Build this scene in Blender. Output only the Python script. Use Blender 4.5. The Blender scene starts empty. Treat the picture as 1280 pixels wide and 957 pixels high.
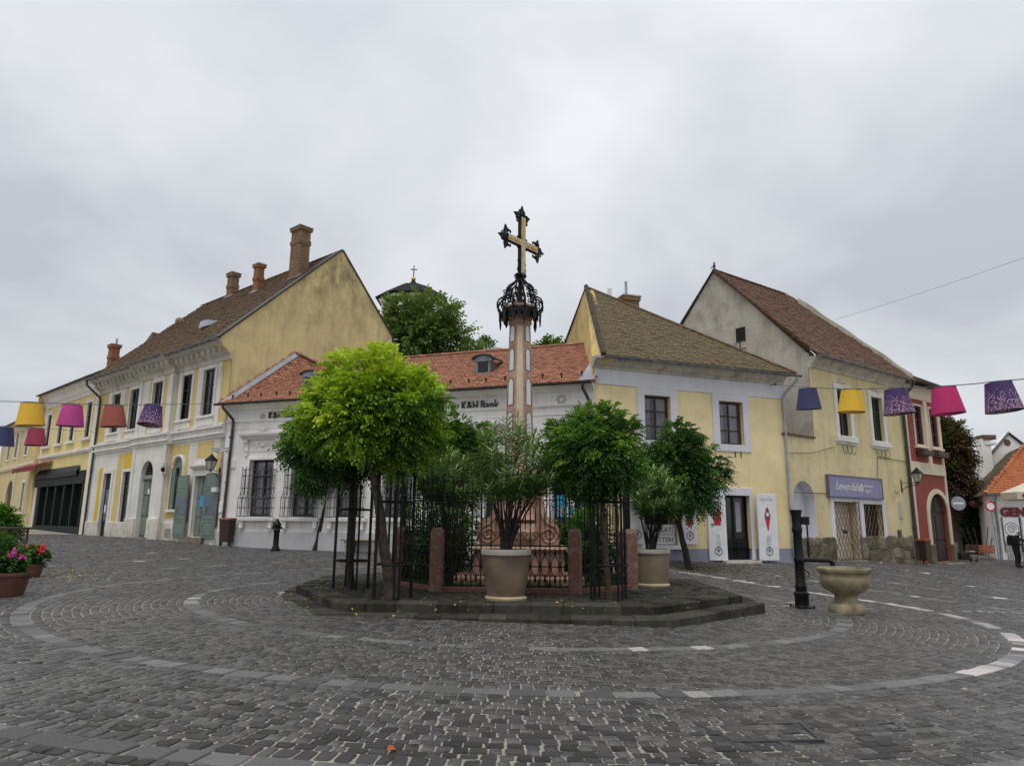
import bpy, bmesh, math, random
import numpy as np
from mathutils import Vector, Matrix
random.seed(7); RNG = np.random.default_rng(7)
S = bpy.context.scene
COL = S.collection

# ------------------------------------------------------------------ camera
F, PITCH, ROLL, EYE = 880.0, 0.1972, -0.0089, 1.5     # focal length in photo pixels (1280 wide), radians, metres
cam_data = bpy.data.cameras.new('camera'); cam = bpy.data.objects.new('camera', cam_data); COL.objects.link(cam)
cam_data.sensor_width = 36; cam_data.lens = F / 1280 * 36; cam_data.clip_start = 0.1; cam_data.clip_end = 3000
cam.matrix_world = Matrix.Translation((0, 0, EYE)) @ Matrix.Rotation(math.pi / 2 + PITCH, 4, 'X') @ Matrix.Rotation(-ROLL, 4, 'Z')
S.camera = cam

# ------------------------------------------------------------------ sky (overcast) and sun
SUN_AZ, SUN_EL = math.radians(200), math.radians(68)    # azimuth clockwise from +Y: behind the camera, to its left
W = bpy.data.worlds.new('World'); S.world = W; W.use_nodes = True
nt = W.node_tree; nt.nodes.clear()
def wn(t, **k):
    n = nt.nodes.new(t)
    for a, b in k.items(): setattr(n, a, b)
    return n
L = nt.links.new
w_out = wn('ShaderNodeOutputWorld'); w_bg = wn('ShaderNodeBackground'); w_bg.inputs['Strength'].default_value = 0.15
w_sky = wn('ShaderNodeTexSky', sky_type='NISHITA', sun_disc=False); w_sky.sun_elevation = SUN_EL; w_sky.sun_rotation = SUN_AZ
tc = wn('ShaderNodeTexCoord'); sep = wn('ShaderNodeSeparateXYZ'); L(tc.outputs['Generated'], sep.inputs[0])
# flatten the direction on a cloud ceiling so clouds stretch towards the horizon
mx = wn('ShaderNodeMath', operation='MAXIMUM'); L(sep.outputs['Z'], mx.inputs[0]); mx.inputs[1].default_value = 0.0
ad = wn('ShaderNodeMath', operation='ADD'); L(mx.outputs[0], ad.inputs[0]); ad.inputs[1].default_value = 0.32
comb = wn('ShaderNodeCombineXYZ')
for i, ax in enumerate('XY'):
    dv = wn('ShaderNodeMath', operation='DIVIDE'); L(sep.outputs[ax], dv.inputs[0]); L(ad.outputs[0], dv.inputs[1]); L(dv.outputs[0], comb.inputs[i])
n1 = wn('ShaderNodeTexNoise'); n1.inputs['Scale'].default_value = 1.25; n1.inputs['Detail'].default_value = 5; n1.inputs['Roughness'].default_value = 0.5; n1.inputs['Distortion'].default_value = 0.25
L(comb.outputs[0], n1.inputs['Vector'])
ramp = wn('ShaderNodeValToRGB'); cr = ramp.color_ramp
cr.elements[0].position = 0.36; cr.elements[0].color = (3.2, 3.34, 3.64, 1)
cr.elements[1].position = 0.62; cr.elements[1].color = (4.85, 4.95, 5.07, 1)
L(n1.outputs['Fac'], ramp.inputs[0])
# an overcast sky is brighter towards the zenith
gz_ = wn('ShaderNodeMapRange'); gz_.inputs[1].default_value = 0.0; gz_.inputs[2].default_value = 1.0; gz_.inputs[3].default_value = 0.93; gz_.inputs[4].default_value = 1.5
L(sep.outputs['Z'], gz_.inputs[0])
mul = wn('ShaderNodeVectorMath', operation='SCALE'); L(ramp.outputs[0], mul.inputs[0]); L(gz_.outputs[0], mul.inputs['Scale'])
mixw = wn('ShaderNodeMixRGB'); mixw.inputs[0].default_value = 0.93
L(w_sky.outputs[0], mixw.inputs[1]); L(mul.outputs[0], mixw.inputs[2]); L(mixw.outputs[0], w_bg.inputs['Color']); L(w_bg.outputs[0], w_out.inputs[0])

sun_d = bpy.data.lights.new('sun', 'SUN'); sun_d.energy = 1.5; sun_d.angle = math.radians(24); sun_d.color = (1.0, 0.97, 0.93)
sun = bpy.data.objects.new('sun', sun_d); COL.objects.link(sun)
sdir = Vector((math.sin(SUN_AZ) * math.cos(SUN_EL), math.cos(SUN_AZ) * math.cos(SUN_EL), math.sin(SUN_EL)))
sun.rotation_euler = sdir.to_track_quat('Z', 'Y').to_euler()
S.view_settings.view_transform = 'Standard'; S.view_settings.look = 'None'; S.view_settings.exposure = 0.06; S.view_settings.gamma = 1.0
S.view_settings.use_curve_mapping = False
S.render.resolution_x = 1024; S.render.resolution_y = 765

# ------------------------------------------------------------------ photo pixel helpers (a pixel is a direction; distances come from walls and ground)
CP, SP, CR, SR = math.cos(PITCH), math.sin(PITCH), math.cos(ROLL), math.sin(ROLL)
def ray(px, py):
    u = (px - 640) / F; v = (478.5 - py) / F
    u, v = CR * u + SR * v, -SR * u + CR * v
    return Vector((u, CP - SP * v, SP + CP * v))
def atY(px, py, Y):
    d = ray(px, py); p = d * (Y / d.y); p.z += EYE; return p
def atZ(px, py, z):
    d = ray(px, py); p = d * ((z - EYE) / d.z); p.z += EYE; return p
def project(x, y, z):
    z = z - EYE; D = y * CP + z * SP; v = (-y * SP + z * CP) / D; u = x / D
    return 640 + (CR * u - SR * v) * F, 478.5 - (SR * u + CR * v) * F

class Frame:
    """local frame: s along (to the right seen from the front), z up, o out of the wall towards the viewer"""
    def __init__(self, O, d):
        self.O = Vector((O[0], O[1], O[2] if len(O) > 2 else 0)); self.d = Vector((d[0], d[1], 0)).normalized()
        self.n = Vector((self.d.y, -self.d.x, 0))
    def w(self, s, z, o=0.0):
        return self.O + self.d * s + self.n * o + Vector((0, 0, z))
    def px(self, px, py, o=0.0):
        r = ray(px, py); P = self.O + self.n * o; n = self.n
        t = (n.x * P.x + n.y * P.y) / (n.x * r.x + n.y * r.y); q = r * t; q.z += EYE
        e = q - P; return e.x * self.d.x + e.y * self.d.y, q.z - self.O.z
    def rect(self, xl, xr, yt, yb, o=0.0):
        ym = (yt + yb) / 2; xm = (xl + xr) / 2
        return self.px(xl, ym, o)[0], self.px(xr, ym, o)[0], self.px(xm, yb, o)[1], self.px(xm, yt, o)[1]
    def sub(self, s, z=0.0, o=0.0, ang=0.0):
        p = self.w(s, z, o); c, si = math.cos(ang), math.sin(ang); d = self.d
        return Frame(p, (d.x * c - d.y * si, d.x * si + d.y * c))
def yaw(x, y, z=0.0, a=0.0): return Frame((x, y, z), (math.cos(a), math.sin(a)))

# ------------------------------------------------------------------ mesh builder
class MB:
    def __init__(self): self.v = []; self.f = []; self.m = []
    def add(self, vs, fs, mi=0):
        b = len(self.v); self.v += [tuple(p) for p in vs]
        for f in fs: self.f.append(tuple(b + i for i in f)); self.m.append(mi)
        return self
    def quad(self, a, b, c, d, mi=0): return self.add([a, b, c, d], [(0, 1, 2, 3)], mi)
    def box(self, fr, s0, s1, z0, z1, o0, o1, mi=0):
        vs = [fr.w(s, z, o) for o in (o0, o1) for z in (z0, z1) for s in (s0, s1)]
        return self.add(vs, [(0, 2, 3, 1), (4, 5, 7, 6), (0, 1, 5, 4), (2, 6, 7, 3), (0, 4, 6, 2), (1, 3, 7, 5)], mi)
    def bbox(self, fr, s0, s1, z0, z1, o0, o1, c=0.01, mi=0):
        """box with chamfered front edges"""
        a = [(s0, z0), (s1, z0), (s1, z1), (s0, z1)]; b = [(s0 + c, z0 + c), (s1 - c, z0 + c), (s1 - c, z1 - c), (s0 + c, z1 - c)]
        vs = [fr.w(s, z, o0) for s, z in a] + [fr.w(s, z, o1 - c) for s, z in a] + [fr.w(s, z, o1) for s, z in b]
        fs = [(3, 2, 1, 0), (8, 9, 10, 11)]
        for r in (0, 4):
            for i in range(4): j = (i + 1) % 4; fs.append((r + i, r + j, r + 4 + j, r + 4 + i))
        return self.add(vs, fs, mi)
    def prism(self, fr, poly, o0, o1, mi=0):
        n = len(poly); vs = [fr.w(s, z, o0) for s, z in poly] + [fr.w(s, z, o1) for s, z in poly]
        fs = [tuple(range(n))[::-1], tuple(range(n, 2 * n))] + [(i, (i + 1) % n, n + (i + 1) % n, n + i) for i in range(n)]
        return self.add(vs, fs, mi)
    def slab(self, pts, t, mi=0):
        """planar 3D polygon given a thickness t along its normal"""
        pts = [Vector(p) for p in pts]; n = (pts[1] - pts[0]).cross(pts[-1] - pts[0]).normalized() * t
        k = len(pts); vs = pts + [p + n for p in pts]
        return self.add(vs, [tuple(range(k))[::-1], tuple(range(k, 2 * k))] + [(i, (i + 1) % k, k + (i + 1) % k, k + i) for i in range(k)], mi)
    def tube(self, pts, r, n=6, mi=0, closed=False):
        pts = [Vector(p) for p in pts]; N = len(pts); rs = r if isinstance(r, (list, tuple)) else [r] * N
        ring = []; up = None
        for i, p in enumerate(pts):
            a = pts[(i - 1) % N] if (i > 0 or closed) else p; b = pts[(i + 1) % N] if (i < N - 1 or closed) else p
            t = (b - a)
            t = t.normalized() if t.length > 1e-9 else Vector((0, 0, 1))
            if up is None: up = Vector((0, 0, 1)) if abs(t.z) < 0.9 else Vector((1, 0, 0))
            x = t.cross(up)
            if x.length < 1e-6: x = t.orthogonal()
            x.normalize(); y = x.cross(t); up = y
            ring.append([p + (x * math.cos(q) + y * math.sin(q)) * rs[i] for q in [2 * math.pi * k / n for k in range(n)]])
        vs = [q for rr in ring for q in rr]; fs = []
        for i in range(N if closed else N - 1):
            j = (i + 1) % N
            for k in range(n): l = (k + 1) % n; fs.append((i * n + k, i * n + l, j * n + l, j * n + k))
        if not closed: fs += [tuple(range(n))[::-1], tuple((N - 1) * n + k for k in range(n))]
        return self.add(vs, fs, mi)
    def lathe(self, prof, c, n=24, mi=0, a0=0.0, sq=None):
        """prof: (radius, z) pairs"""
        c = Vector(c); vs = []; fs = []
        for r, z in prof:
            for k in range(n):
                a = a0 + 2 * math.pi * k / n; vs.append(c + Vector((r * math.cos(a), r * math.sin(a), z)))
        for i in range(len(prof) - 1):
            for k in range(n): l = (k + 1) % n; fs.append((i * n + k, i * n + l, (i + 1) * n + l, (i + 1) * n + k))
        fs += [tuple(range(n))[::-1], tuple((len(prof) - 1) * n + k for k in range(n))]
        return self.add(vs, fs, mi)
    def disc(self, fr, s, z, o0, o1, r, n=20, mi=0):
        return self.prism(fr, [(s + r * math.cos(2 * math.pi * k / n), z + r * math.sin(2 * math.pi * k / n)) for k in range(n)], o0, o1, mi)
    def ball(self, c, r, mi=0, n=8, m=6, sz=1.0):
        return self.lathe([(max(1e-3, r * math.sin(math.pi * i / m)), -r * sz * math.cos(math.pi * i / m)) for i in range(m + 1)], c, n, mi)
    def build(self, name, mat, parent=None, smooth=False, kind=None, label=None, sharp=None):
        me = bpy.data.meshes.new(name); me.from_pydata(self.v, [], self.f)
        mats = mat if isinstance(mat, (list, tuple)) else [mat]
        for mm in mats: me.materials.append(MAT[mm] if isinstance(mm, str) else mm)
        if len(mats) > 1: me.polygons.foreach_set('material_index', self.m)
        if smooth:
            me.polygons.foreach_set('use_smooth', [True] * len(me.polygons))
        me.update()
        if smooth: me.set_sharp_from_angle(angle=math.radians(sharp or 40))
        return link(name, me, parent, kind, label)
def link(name, me, parent=None, kind=None, label=None):
    o = bpy.data.objects.new(name, me); COL.objects.link(o)
    if parent is not None:
        o.parent = parent; o.matrix_parent_inverse = Matrix.Translation(-parent.location) if parent.type == 'EMPTY' else Matrix.Identity(4)
    if kind: o['kind'] = kind
    if label: o['label'] = label
    return o
def thing(name, label, cat, loc, group=None):
    o = bpy.data.objects.new(name, None); COL.objects.link(o); o.location = loc; o.empty_display_size = 0.3
    o['label'] = label; o['category'] = cat
    if group: o['group'] = group
    return o
def tag(o, label, cat, group=None):
    o['label'] = label; o['category'] = cat
    if group: o['group'] = group
    return o
def spiral(fr, s, z, o, r0, turns, a0, sgn=1, n=22, r1=0.15):
    """scroll curve in the plane of a frame, wound from radius r0 inwards"""
    out = []
    for i in range(n + 1):
        t = i / n; r = r0 * (1 - t) + r0 * r1 * t; a = a0 + sgn * turns * 2 * math.pi * t
        out.append(fr.w(s + r * math.cos(a), z + r * math.sin(a), o))
    return out
def text(name, body, fr, s, z, size, o, mat, parent, depth=0.006, shear=0.0, bold=0.0, align='LEFT', label=None, space=1.0, xs=1.0):
    cu = bpy.data.curves.new(name, 'FONT'); cu.body = body; cu.size = size; cu.extrude = depth / 2; cu.shear = shear; cu.offset = bold; cu.align_x = align
    cu.resolution_u = 3; cu.space_character = space
    tmp = bpy.data.objects.new(name, cu); COL.objects.link(tmp)
    dg = bpy.context.evaluated_depsgraph_get(); me = bpy.data.meshes.new_from_object(tmp.evaluated_get(dg))
    bpy.data.objects.remove(tmp)
    for v in me.vertices: v.co = fr.w(s + v.co.x * xs, z + v.co.y, o + v.co.z)
    me.materials.clear(); me.materials.append(MAT[mat])
    return link(name, me, parent, None, label)

# ------------------------------------------------------------------ materials
MAT = {}
def new_mat(name):
    m = bpy.data.materials.new(name); m.use_nodes = True; MAT[name] = m
    return m, m.node_tree, m.node_tree.nodes['Principled BSDF']
def nd(t, typ, **k):
    n = t.nodes.new(typ)
    for a, b in k.items(): setattr(n, a, b)
    return n
def noise(t, scale, detail=4, rough=0.55, vec=None, stretch=None):
    n = nd(t, 'ShaderNodeTexNoise'); n.inputs['Scale'].default_value = scale; n.inputs['Detail'].default_value = detail; n.inputs['Roughness'].default_value = rough
    co = nd(t, 'ShaderNodeTexCoord'); src = co.outputs['Object']
    if stretch:
        mp = nd(t, 'ShaderNodeMapping'); mp.inputs['Scale'].default_value = stretch; t.links.new(src, mp.inputs[0]); src = mp.outputs[0]
    t.links.new(src, n.inputs['Vector']); return n.outputs['Fac']
def ramp_(t, fac, p0, p1, c0=(0, 0, 0), c1=(1, 1, 1)):
    r = nd(t, 'ShaderNodeValToRGB'); e = r.color_ramp.elements
    e[0].position = p0; e[1].position = p1; e[0].color = (*c0, 1); e[1].color = (*c1, 1)
    t.links.new(fac, r.inputs[0]); return r.outputs[0]
def mix(t, fac, a, b, mode='MIX'):
    m = nd(t, 'ShaderNodeMixRGB', blend_type=mode)
    for i, x in enumerate((fac, a, b)):
        if isinstance(x, (int, float)): m.inputs[i].default_value = x if i == 0 else (x, x, x, 1)
        elif isinstance(x, tuple): m.inputs[i].default_value = (*x, 1)
        else: t.links.new(x, m.inputs[i])
    return m.outputs[0]
def bump(t, b, h, strength=0.3, dist=0.02):
    n = nd(t, 'ShaderNodeBump'); n.inputs['Strength'].default_value = strength; n.inputs['Distance'].default_value = dist
    t.links.new(h, n.inputs['Height']); t.links.new(n.outputs[0], b.inputs['Normal'])
def island(t):
    """a random number per loose piece (and per object)"""
    g = nd(t, 'ShaderNodeNewGeometry'); o = nd(t, 'ShaderNodeObjectInfo'); a = nd(t, 'ShaderNodeMath', operation='ADD')
    t.links.new(g.outputs['Random Per Island'], a.inputs[0]); t.links.new(o.outputs['Random'], a.inputs[1])
    f = nd(t, 'ShaderNodeMath', operation='FRACT'); t.links.new(a.outputs[0], f.inputs[0]); return f.outputs[0]
def height_mask(t, z0, z1):
    co = nd(t, 'ShaderNodeTexCoord'); s = nd(t, 'ShaderNodeSeparateXYZ'); t.links.new(co.outputs['Object'], s.inputs[0])
    m = nd(t, 'ShaderNodeMapRange'); m.inputs[1].default_value = z0; m.inputs[2].default_value = z1; t.links.new(s.outputs['Z'], m.inputs[0]); return m.outputs[0]
def plain(name, col, rough=0.6, var=0.12, scale=6, metal=0.0, spec=None, bmp=0.0, bscale=40):
    m, t, b = new_mat(name); b.inputs['Roughness'].default_value = rough; b.inputs['Metallic'].default_value = metal
    if spec is not None: b.inputs['Specular IOR Level'].default_value = spec
    dk = tuple(c * (1 - var * 2) for c in col); lt = tuple(min(1, c * (1 + var)) for c in col)
    t.links.new(ramp_(t, noise(t, scale, 5), 0.3, 0.7, dk, lt), b.inputs['Base Color'])
    if bmp: bump(t, b, noise(t, bscale, 3), bmp, 0.01)
    return m
def plaster(name, col, stain=(0.2, 0.18, 0.14), amount=0.35, streak=0.3, blotch=1.0, z0=None, z1=None, top=0.0, rough=0.9, spots=0.0, foot=None):
    """painted render: soft colour drift, vertical rain streaks, blotchy dirt; top: extra weathering between z0 and z1; foot: damp splash band below this height"""
    m, t, b = new_mat(name); b.inputs['Roughness'].default_value = rough; b.inputs['Specular IOR Level'].default_value = 0.15
    lt = tuple(min(1, c * 1.06) for c in col); dk = tuple(c * 0.88 for c in col)
    c = ramp_(t, noise(t, 0.9, 5), 0.3, 0.7, dk, lt)
    bl = ramp_(t, noise(t, 1.7 * blotch, 8, 0.68), 0.5, 0.78)
    c = mix(t, mix(t, 1.0, bl, amount, 'MULTIPLY'), c, stain)
    st = ramp_(t, noise(t, 1.0, 6, 0.6, stretch=(5, 5, 0.35)), 0.52, 0.8)
    c = mix(t, mix(t, 1.0, st, streak, 'MULTIPLY'), c, stain)
    if top:
        h = height_mask(t, z0, z1); n = ramp_(t, noise(t, 1.0, 9, 0.72, stretch=(1.3, 1.3, 0.7)), 0.42, 0.62)
        k = mix(t, 1.0, h, n, 'MULTIPLY'); c = mix(t, mix(t, 1.0, k, top, 'MULTIPLY'), c, stain)
    if foot is not None:
        h = height_mask(t, foot + 0.9, foot - 0.2); n = ramp_(t, noise(t, 2.3, 7, 0.7), 0.35, 0.65)
        k = mix(t, 1.0, h, n, 'MULTIPLY'); c = mix(t, mix(t, 1.0, k, 0.75, 'MULTIPLY'), c, stain)
    if spots:
        sp = ramp_(t, noise(t, 3.1, 9, 0.75), 0.66, 0.7); c = mix(t, mix(t, 1.0, sp, spots, 'MULTIPLY'), c, (0.32, 0.29, 0.25))
    t.links.new(c, b.inputs['Base Color']); bump(t, b, noise(t, 14, 6, 0.6), 0.18, 0.015)
    return m
def tiles(name, cols, rough=0.85, lichen=(0.2, 0.19, 0.1), lic=0.3):
    """clay tile: colour differs from tile to tile, lichen in patches"""
    m, t, b = new_mat(name); b.inputs['Roughness'].default_value = rough; b.inputs['Specular IOR Level'].default_value = 0.2
    r = nd(t, 'ShaderNodeValToRGB'); e = r.color_ramp.elements; e[0].color = (*cols[0], 1); e[1].color = (*cols[-1], 1); e[1].position = 1
    for i, c in enumerate(cols[1:-1]): x = e.new((i + 1) / (len(cols) - 1)); x.color = (*c, 1)
    t.links.new(island(t), r.inputs[0])
    c = mix(t, mix(t, 1.0, ramp_(t, noise(t, 1.3, 6, 0.65), 0.42, 0.7), lic, 'MULTIPLY'), r.outputs[0], lichen)
    c = mix(t, 0.35, c, ramp_(t, noise(t, 12, 4), 0.3, 0.8, (0.35,) * 3, (1, 1, 1)), 'MULTIPLY')
    t.links.new(c, b.inputs['Base Color']); bump(t, b, noise(t, 60, 3), 0.25, 0.006)
    return m
def stone(name, cols, rough=0.6, scale=8, bmp=0.3, pieces=False, spec=0.4):
    m, t, b = new_mat(name); b.inputs['Roughness'].default_value = rough; b.inputs['Specular IOR Level'].default_value = spec
    c = ramp_(t, noise(t, scale, 7, 0.65), 0.3, 0.72, cols[0], cols[1])
    if len(cols) > 2: c = mix(t, ramp_(t, noise(t, scale * 0.35, 6, 0.7), 0.5, 0.66), c, cols[2])
    if pieces:
        c = mix(t, 1.0, c, ramp_(t, island(t), 0.0, 1.0, (0.5,) * 3, (1.38,) * 3), 'MULTIPLY')
    t.links.new(c, b.inputs['Base Color']); bump(t, b, noise(t, scale * 6, 5), bmp, 0.01)
    return m
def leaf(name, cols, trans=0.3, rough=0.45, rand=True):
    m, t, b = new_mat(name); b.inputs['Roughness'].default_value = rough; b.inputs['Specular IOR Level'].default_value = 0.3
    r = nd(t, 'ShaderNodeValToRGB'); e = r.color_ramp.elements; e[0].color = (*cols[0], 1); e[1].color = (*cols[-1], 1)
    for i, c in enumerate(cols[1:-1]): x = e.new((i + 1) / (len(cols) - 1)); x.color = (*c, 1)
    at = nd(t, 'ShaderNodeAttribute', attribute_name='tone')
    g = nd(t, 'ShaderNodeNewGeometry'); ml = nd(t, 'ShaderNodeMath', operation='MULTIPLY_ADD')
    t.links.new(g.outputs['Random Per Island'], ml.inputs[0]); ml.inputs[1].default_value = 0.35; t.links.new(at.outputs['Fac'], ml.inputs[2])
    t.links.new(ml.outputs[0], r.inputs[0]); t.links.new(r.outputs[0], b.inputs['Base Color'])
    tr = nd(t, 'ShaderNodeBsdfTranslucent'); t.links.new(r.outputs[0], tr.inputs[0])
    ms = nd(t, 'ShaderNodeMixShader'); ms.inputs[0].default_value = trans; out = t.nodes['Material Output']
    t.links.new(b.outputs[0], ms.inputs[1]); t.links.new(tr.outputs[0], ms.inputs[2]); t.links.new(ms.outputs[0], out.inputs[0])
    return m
def glass(name, tint=0.75):
    m, t, b = new_mat(name); t.nodes.remove(b)
    tr = nd(t, 'ShaderNodeBsdfTransparent'); tr.inputs[0].default_value = (tint, tint, tint * 1.02, 1)
    gl = nd(t, 'ShaderNodeBsdfGlossy'); gl.inputs['Roughness'].default_value = 0.03; gl.inputs[0].default_value = (0.9, 0.93, 0.97, 1)
    fr = nd(t, 'ShaderNodeFresnel'); fr.inputs[0].default_value = 1.5; ms = nd(t, 'ShaderNodeMixShader')
    t.links.new(fr.outputs[0], ms.inputs[0]); t.links.new(tr.outputs[0], ms.inputs[1]); t.links.new(gl.outputs[0], ms.inputs[2])
    t.links.new(ms.outputs[0], t.nodes['Material Output'].inputs[0])

plaster('bank_white', (0.82, 0.795, 0.765), (0.40, 0.37, 0.34), 0.32, 0.3, foot=0.5)
plaster('bank_plinth', (0.52, 0.51, 0.52), (0.25, 0.24, 0.22), 0.4, 0.3)
plaster('trim_white', (0.74, 0.715, 0.66), (0.34, 0.30, 0.25), 0.4, 0.45)
plaster('cornice_old', (0.56, 0.53, 0.47), (0.16, 0.14, 0.11), 0.8, 0.8)
plaster('cream_plinth', (0.68, 0.64, 0.56), (0.28, 0.25, 0.2), 0.5, 0.3, foot=0.8)
plaster('h3_yellow', (0.66, 0.50, 0.20), (0.42, 0.32, 0.15), 0.4, 0.3)
plaster('h3_bright_yellow', (0.66, 0.48, 0.07), (0.45, 0.33, 0.08), 0.2, 0.2)
plaster('gable_yellow', (0.67, 0.56, 0.29), (0.13, 0.11, 0.065), 0.4, 0.3, 0.55, z0=9.5, z1=14.5, top=0.85)
plaster('h2_yellow', (0.74, 0.60, 0.27), (0.4, 0.3, 0.13), 0.25, 0.25)
plaster('h1_ochre', (0.60, 0.50, 0.27), (0.3, 0.25, 0.14), 0.3, 0.3)
plaster('h5_yellow', (0.82, 0.68, 0.39), (0.46, 0.37, 0.22), 0.34, 0.36)
plaster('h5_gable', (0.66, 0.52, 0.22), (0.16, 0.13, 0.08), 0.6, 0.6, z0=7, z1=11, top=0.5)
plaster('h5_plinth', (0.30, 0.31, 0.38), (0.16, 0.16, 0.18), 0.5, 0.3)
plaster('h6_yellow', (0.68, 0.585, 0.34), (0.30, 0.25, 0.15), 0.5, 0.5, spots=0.8)
plaster('h6_gable', (0.50, 0.47, 0.40), (0.17, 0.15, 0.115), 0.75, 0.55, 0.8, z0=8, z1=13.5, top=0.65, spots=0.7)
plaster('h7_red', (0.27, 0.075, 0.062), (0.2, 0.07, 0.06), 0.35, 0.3)
plaster('h7_cream', (0.66, 0.57, 0.44), (0.36, 0.29, 0.2), 0.3, 0.3)
plaster('niche_white', (0.66, 0.66, 0.70), (0.36, 0.36, 0.38), 0.25, 0.2, spots=0.3)
plaster('rest_white', (0.82, 0.80, 0.77), (0.45, 0.42, 0.38), 0.2, 0.2)
tiles('tile_red', [(0.22, 0.09, 0.055), (0.42, 0.19, 0.115), (0.31, 0.135, 0.085), (0.50, 0.25, 0.165), (0.36, 0.155, 0.10), (0.45, 0.215, 0.14)], lic=0.2, lichen=(0.16, 0.10, 0.07))
tiles('tile_brown', [(0.10, 0.068, 0.045), (0.20, 0.125, 0.075), (0.14, 0.09, 0.058), (0.25, 0.145, 0.09), (0.085, 0.062, 0.048)], lichen=(0.17, 0.14, 0.075), lic=0.6)
tiles('tile_olive', [(0.13, 0.10, 0.06), (0.20, 0.15, 0.085), (0.155, 0.125, 0.075), (0.22, 0.15, 0.09), (0.11, 0.09, 0.055)], lichen=(0.17, 0.155, 0.085), lic=0.65)
tiles('tile_old_red', [(0.12, 0.065, 0.045), (0.22, 0.115, 0.075), (0.16, 0.088, 0.06), (0.27, 0.15, 0.105), (0.095, 0.06, 0.045)], lichen=(0.11, 0.095, 0.06), lic=0.6)
tiles('tile_orange', [(0.40, 0.12, 0.05), (0.5, 0.17, 0.07), (0.44, 0.14, 0.065)], lic=0.1)
tiles('brick_old', [(0.20, 0.125, 0.075), (0.29, 0.17, 0.10), (0.24, 0.15, 0.10), (0.33, 0.20, 0.12), (0.17, 0.12, 0.085)], lic=0.3)
tiles('brick_red', [(0.30, 0.13, 0.07), (0.38, 0.17, 0.09), (0.33, 0.15, 0.09)], lic=0.2)
plain('mortar', (0.3, 0.27, 0.22), 0.9, 0.2)
plain('zinc', (0.22, 0.235, 0.26), 0.45, 0.2, 3, metal=0.6)
plain('zinc_pale', (0.36, 0.38, 0.42), 0.5, 0.15, 2, metal=0.5)
plain('gutter_dark', (0.055, 0.058, 0.062), 0.5, 0.2, 3, metal=0.3)
plain('iron', (0.007, 0.0075, 0.008), 0.55, 0.2, 20, spec=0.25)
plain('iron_green', (0.006, 0.008, 0.008), 0.55, 0.2, 20, spec=0.25)
plain('iron_grey', (0.045, 0.045, 0.048), 0.5, 0.2, 20)
plain('rust', (0.16, 0.09, 0.055), 0.8, 0.3, 9)
plain('wood_black', (0.018, 0.014, 0.012), 0.5, 0.25, 9)
plain('wood_brown', (0.06, 0.03, 0.02), 0.6, 0.25, 7)
plain('door_brown', (0.045, 0.032, 0.025), 0.6, 0.25, 7)
plain('shutter_green', (0.16, 0.205, 0.175), 0.6, 0.15, 4)
plain('shutter_panel', (0.105, 0.135, 0.155), 0.5, 0.1, 4)
plain('shop_green', (0.009, 0.017, 0.015), 0.6, 0.2, 5, spec=0.2)
plain('awning_black', (0.012, 0.012, 0.013), 0.7, 0.2, 5)
plain('awning_red', (0.20, 0.012, 0.02), 0.8, 0.2, 3)
plain('interior', (0.006, 0.006, 0.006), 0.9, 0.1)
plain('curtain', (0.74, 0.72, 0.67), 0.9, 0.15, 5)
plain('bin_brown', (0.045, 0.022, 0.016), 0.5, 0.2, 6)
plain('bin_orange', (0.35, 0.09, 0.04), 0.6, 0.2, 6)
plain('board_white', (0.74, 0.74, 0.76), 0.45, 0.06, 3)
plain('print_black', (0.03, 0.03, 0.035), 0.6, 0.1)
plain('print_grey', (0.30, 0.30, 0.32), 0.6, 0.1)
plain('print_red', (0.55, 0.02, 0.035), 0.5, 0.15, 20)
plain('print_brown', (0.18, 0.07, 0.04), 0.6, 0.3, 30)
plain('print_blue', (0.02, 0.16, 0.55), 0.5, 0.1)
plain('print_cyan', (0.03, 0.35, 0.6), 0.5, 0.1)
plain('print_green', (0.1, 0.3, 0.08), 0.5, 0.1)
plain('sign_lavender', (0.23, 0.225, 0.36), 0.5, 0.08, 3)
plain('sign_edge', (0.12, 0.11, 0.17), 0.5, 0.1)
plain('letter_red', (0.18, 0.015, 0.02), 0.5, 0.15)
plain('letter_black', (0.02, 0.02, 0.02), 0.4, 0.05)
plain('shade_yellow', (0.66, 0.40, 0.025), 0.75, 0.05, 3)
plain('shade_navy', (0.035, 0.04, 0.11), 0.75, 0.1, 3)
plain('shade_pink', (0.46, 0.05, 0.24), 0.75, 0.06, 3)
plain('shade_crimson', (0.30, 0.03, 0.07), 0.75, 0.06, 3)
plain('shade_terracotta', (0.30, 0.075, 0.05), 0.75, 0.08, 3)
plain('shade_magenta', (0.45, 0.014, 0.12), 0.75, 0.05, 3)
plain('wire_grey', (0.09, 0.09, 0.1), 0.6, 0.1)
plain('bark', (0.075, 0.055, 0.038), 0.9, 0.35, 9, bmp=0.6, bscale=22)
plain('bark_dark', (0.03, 0.023, 0.017), 0.9, 0.3, 9, bmp=0.6, bscale=22)
plain('pot_taupe', (0.16, 0.112, 0.074), 0.85, 0.26, 2.2, bmp=0.2)
plain('pot_rim', (0.36, 0.33, 0.29), 0.8, 0.15, 4, bmp=0.2)
plain('pot_olive', (0.20, 0.16, 0.10), 0.85, 0.14, 2.2, bmp=0.2)
plain('pot_foot', (0.42, 0.33, 0.21), 0.85, 0.12, 3)
plain('soil', (0.03, 0.022, 0.015), 0.95, 0.3, 30)
plain('terracotta', (0.11, 0.045, 0.03), 0.8, 0.2, 4)
plain('basin_stone', (0.30, 0.25, 0.155), 0.8, 0.3, 3.5, bmp=0.25)
plain('pump_iron', (0.008, 0.009, 0.011), 0.45, 0.2, 14, spec=0.25)
plain('lamp_glass', (0.42, 0.42, 0.36), 0.2, 0.1)
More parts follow.
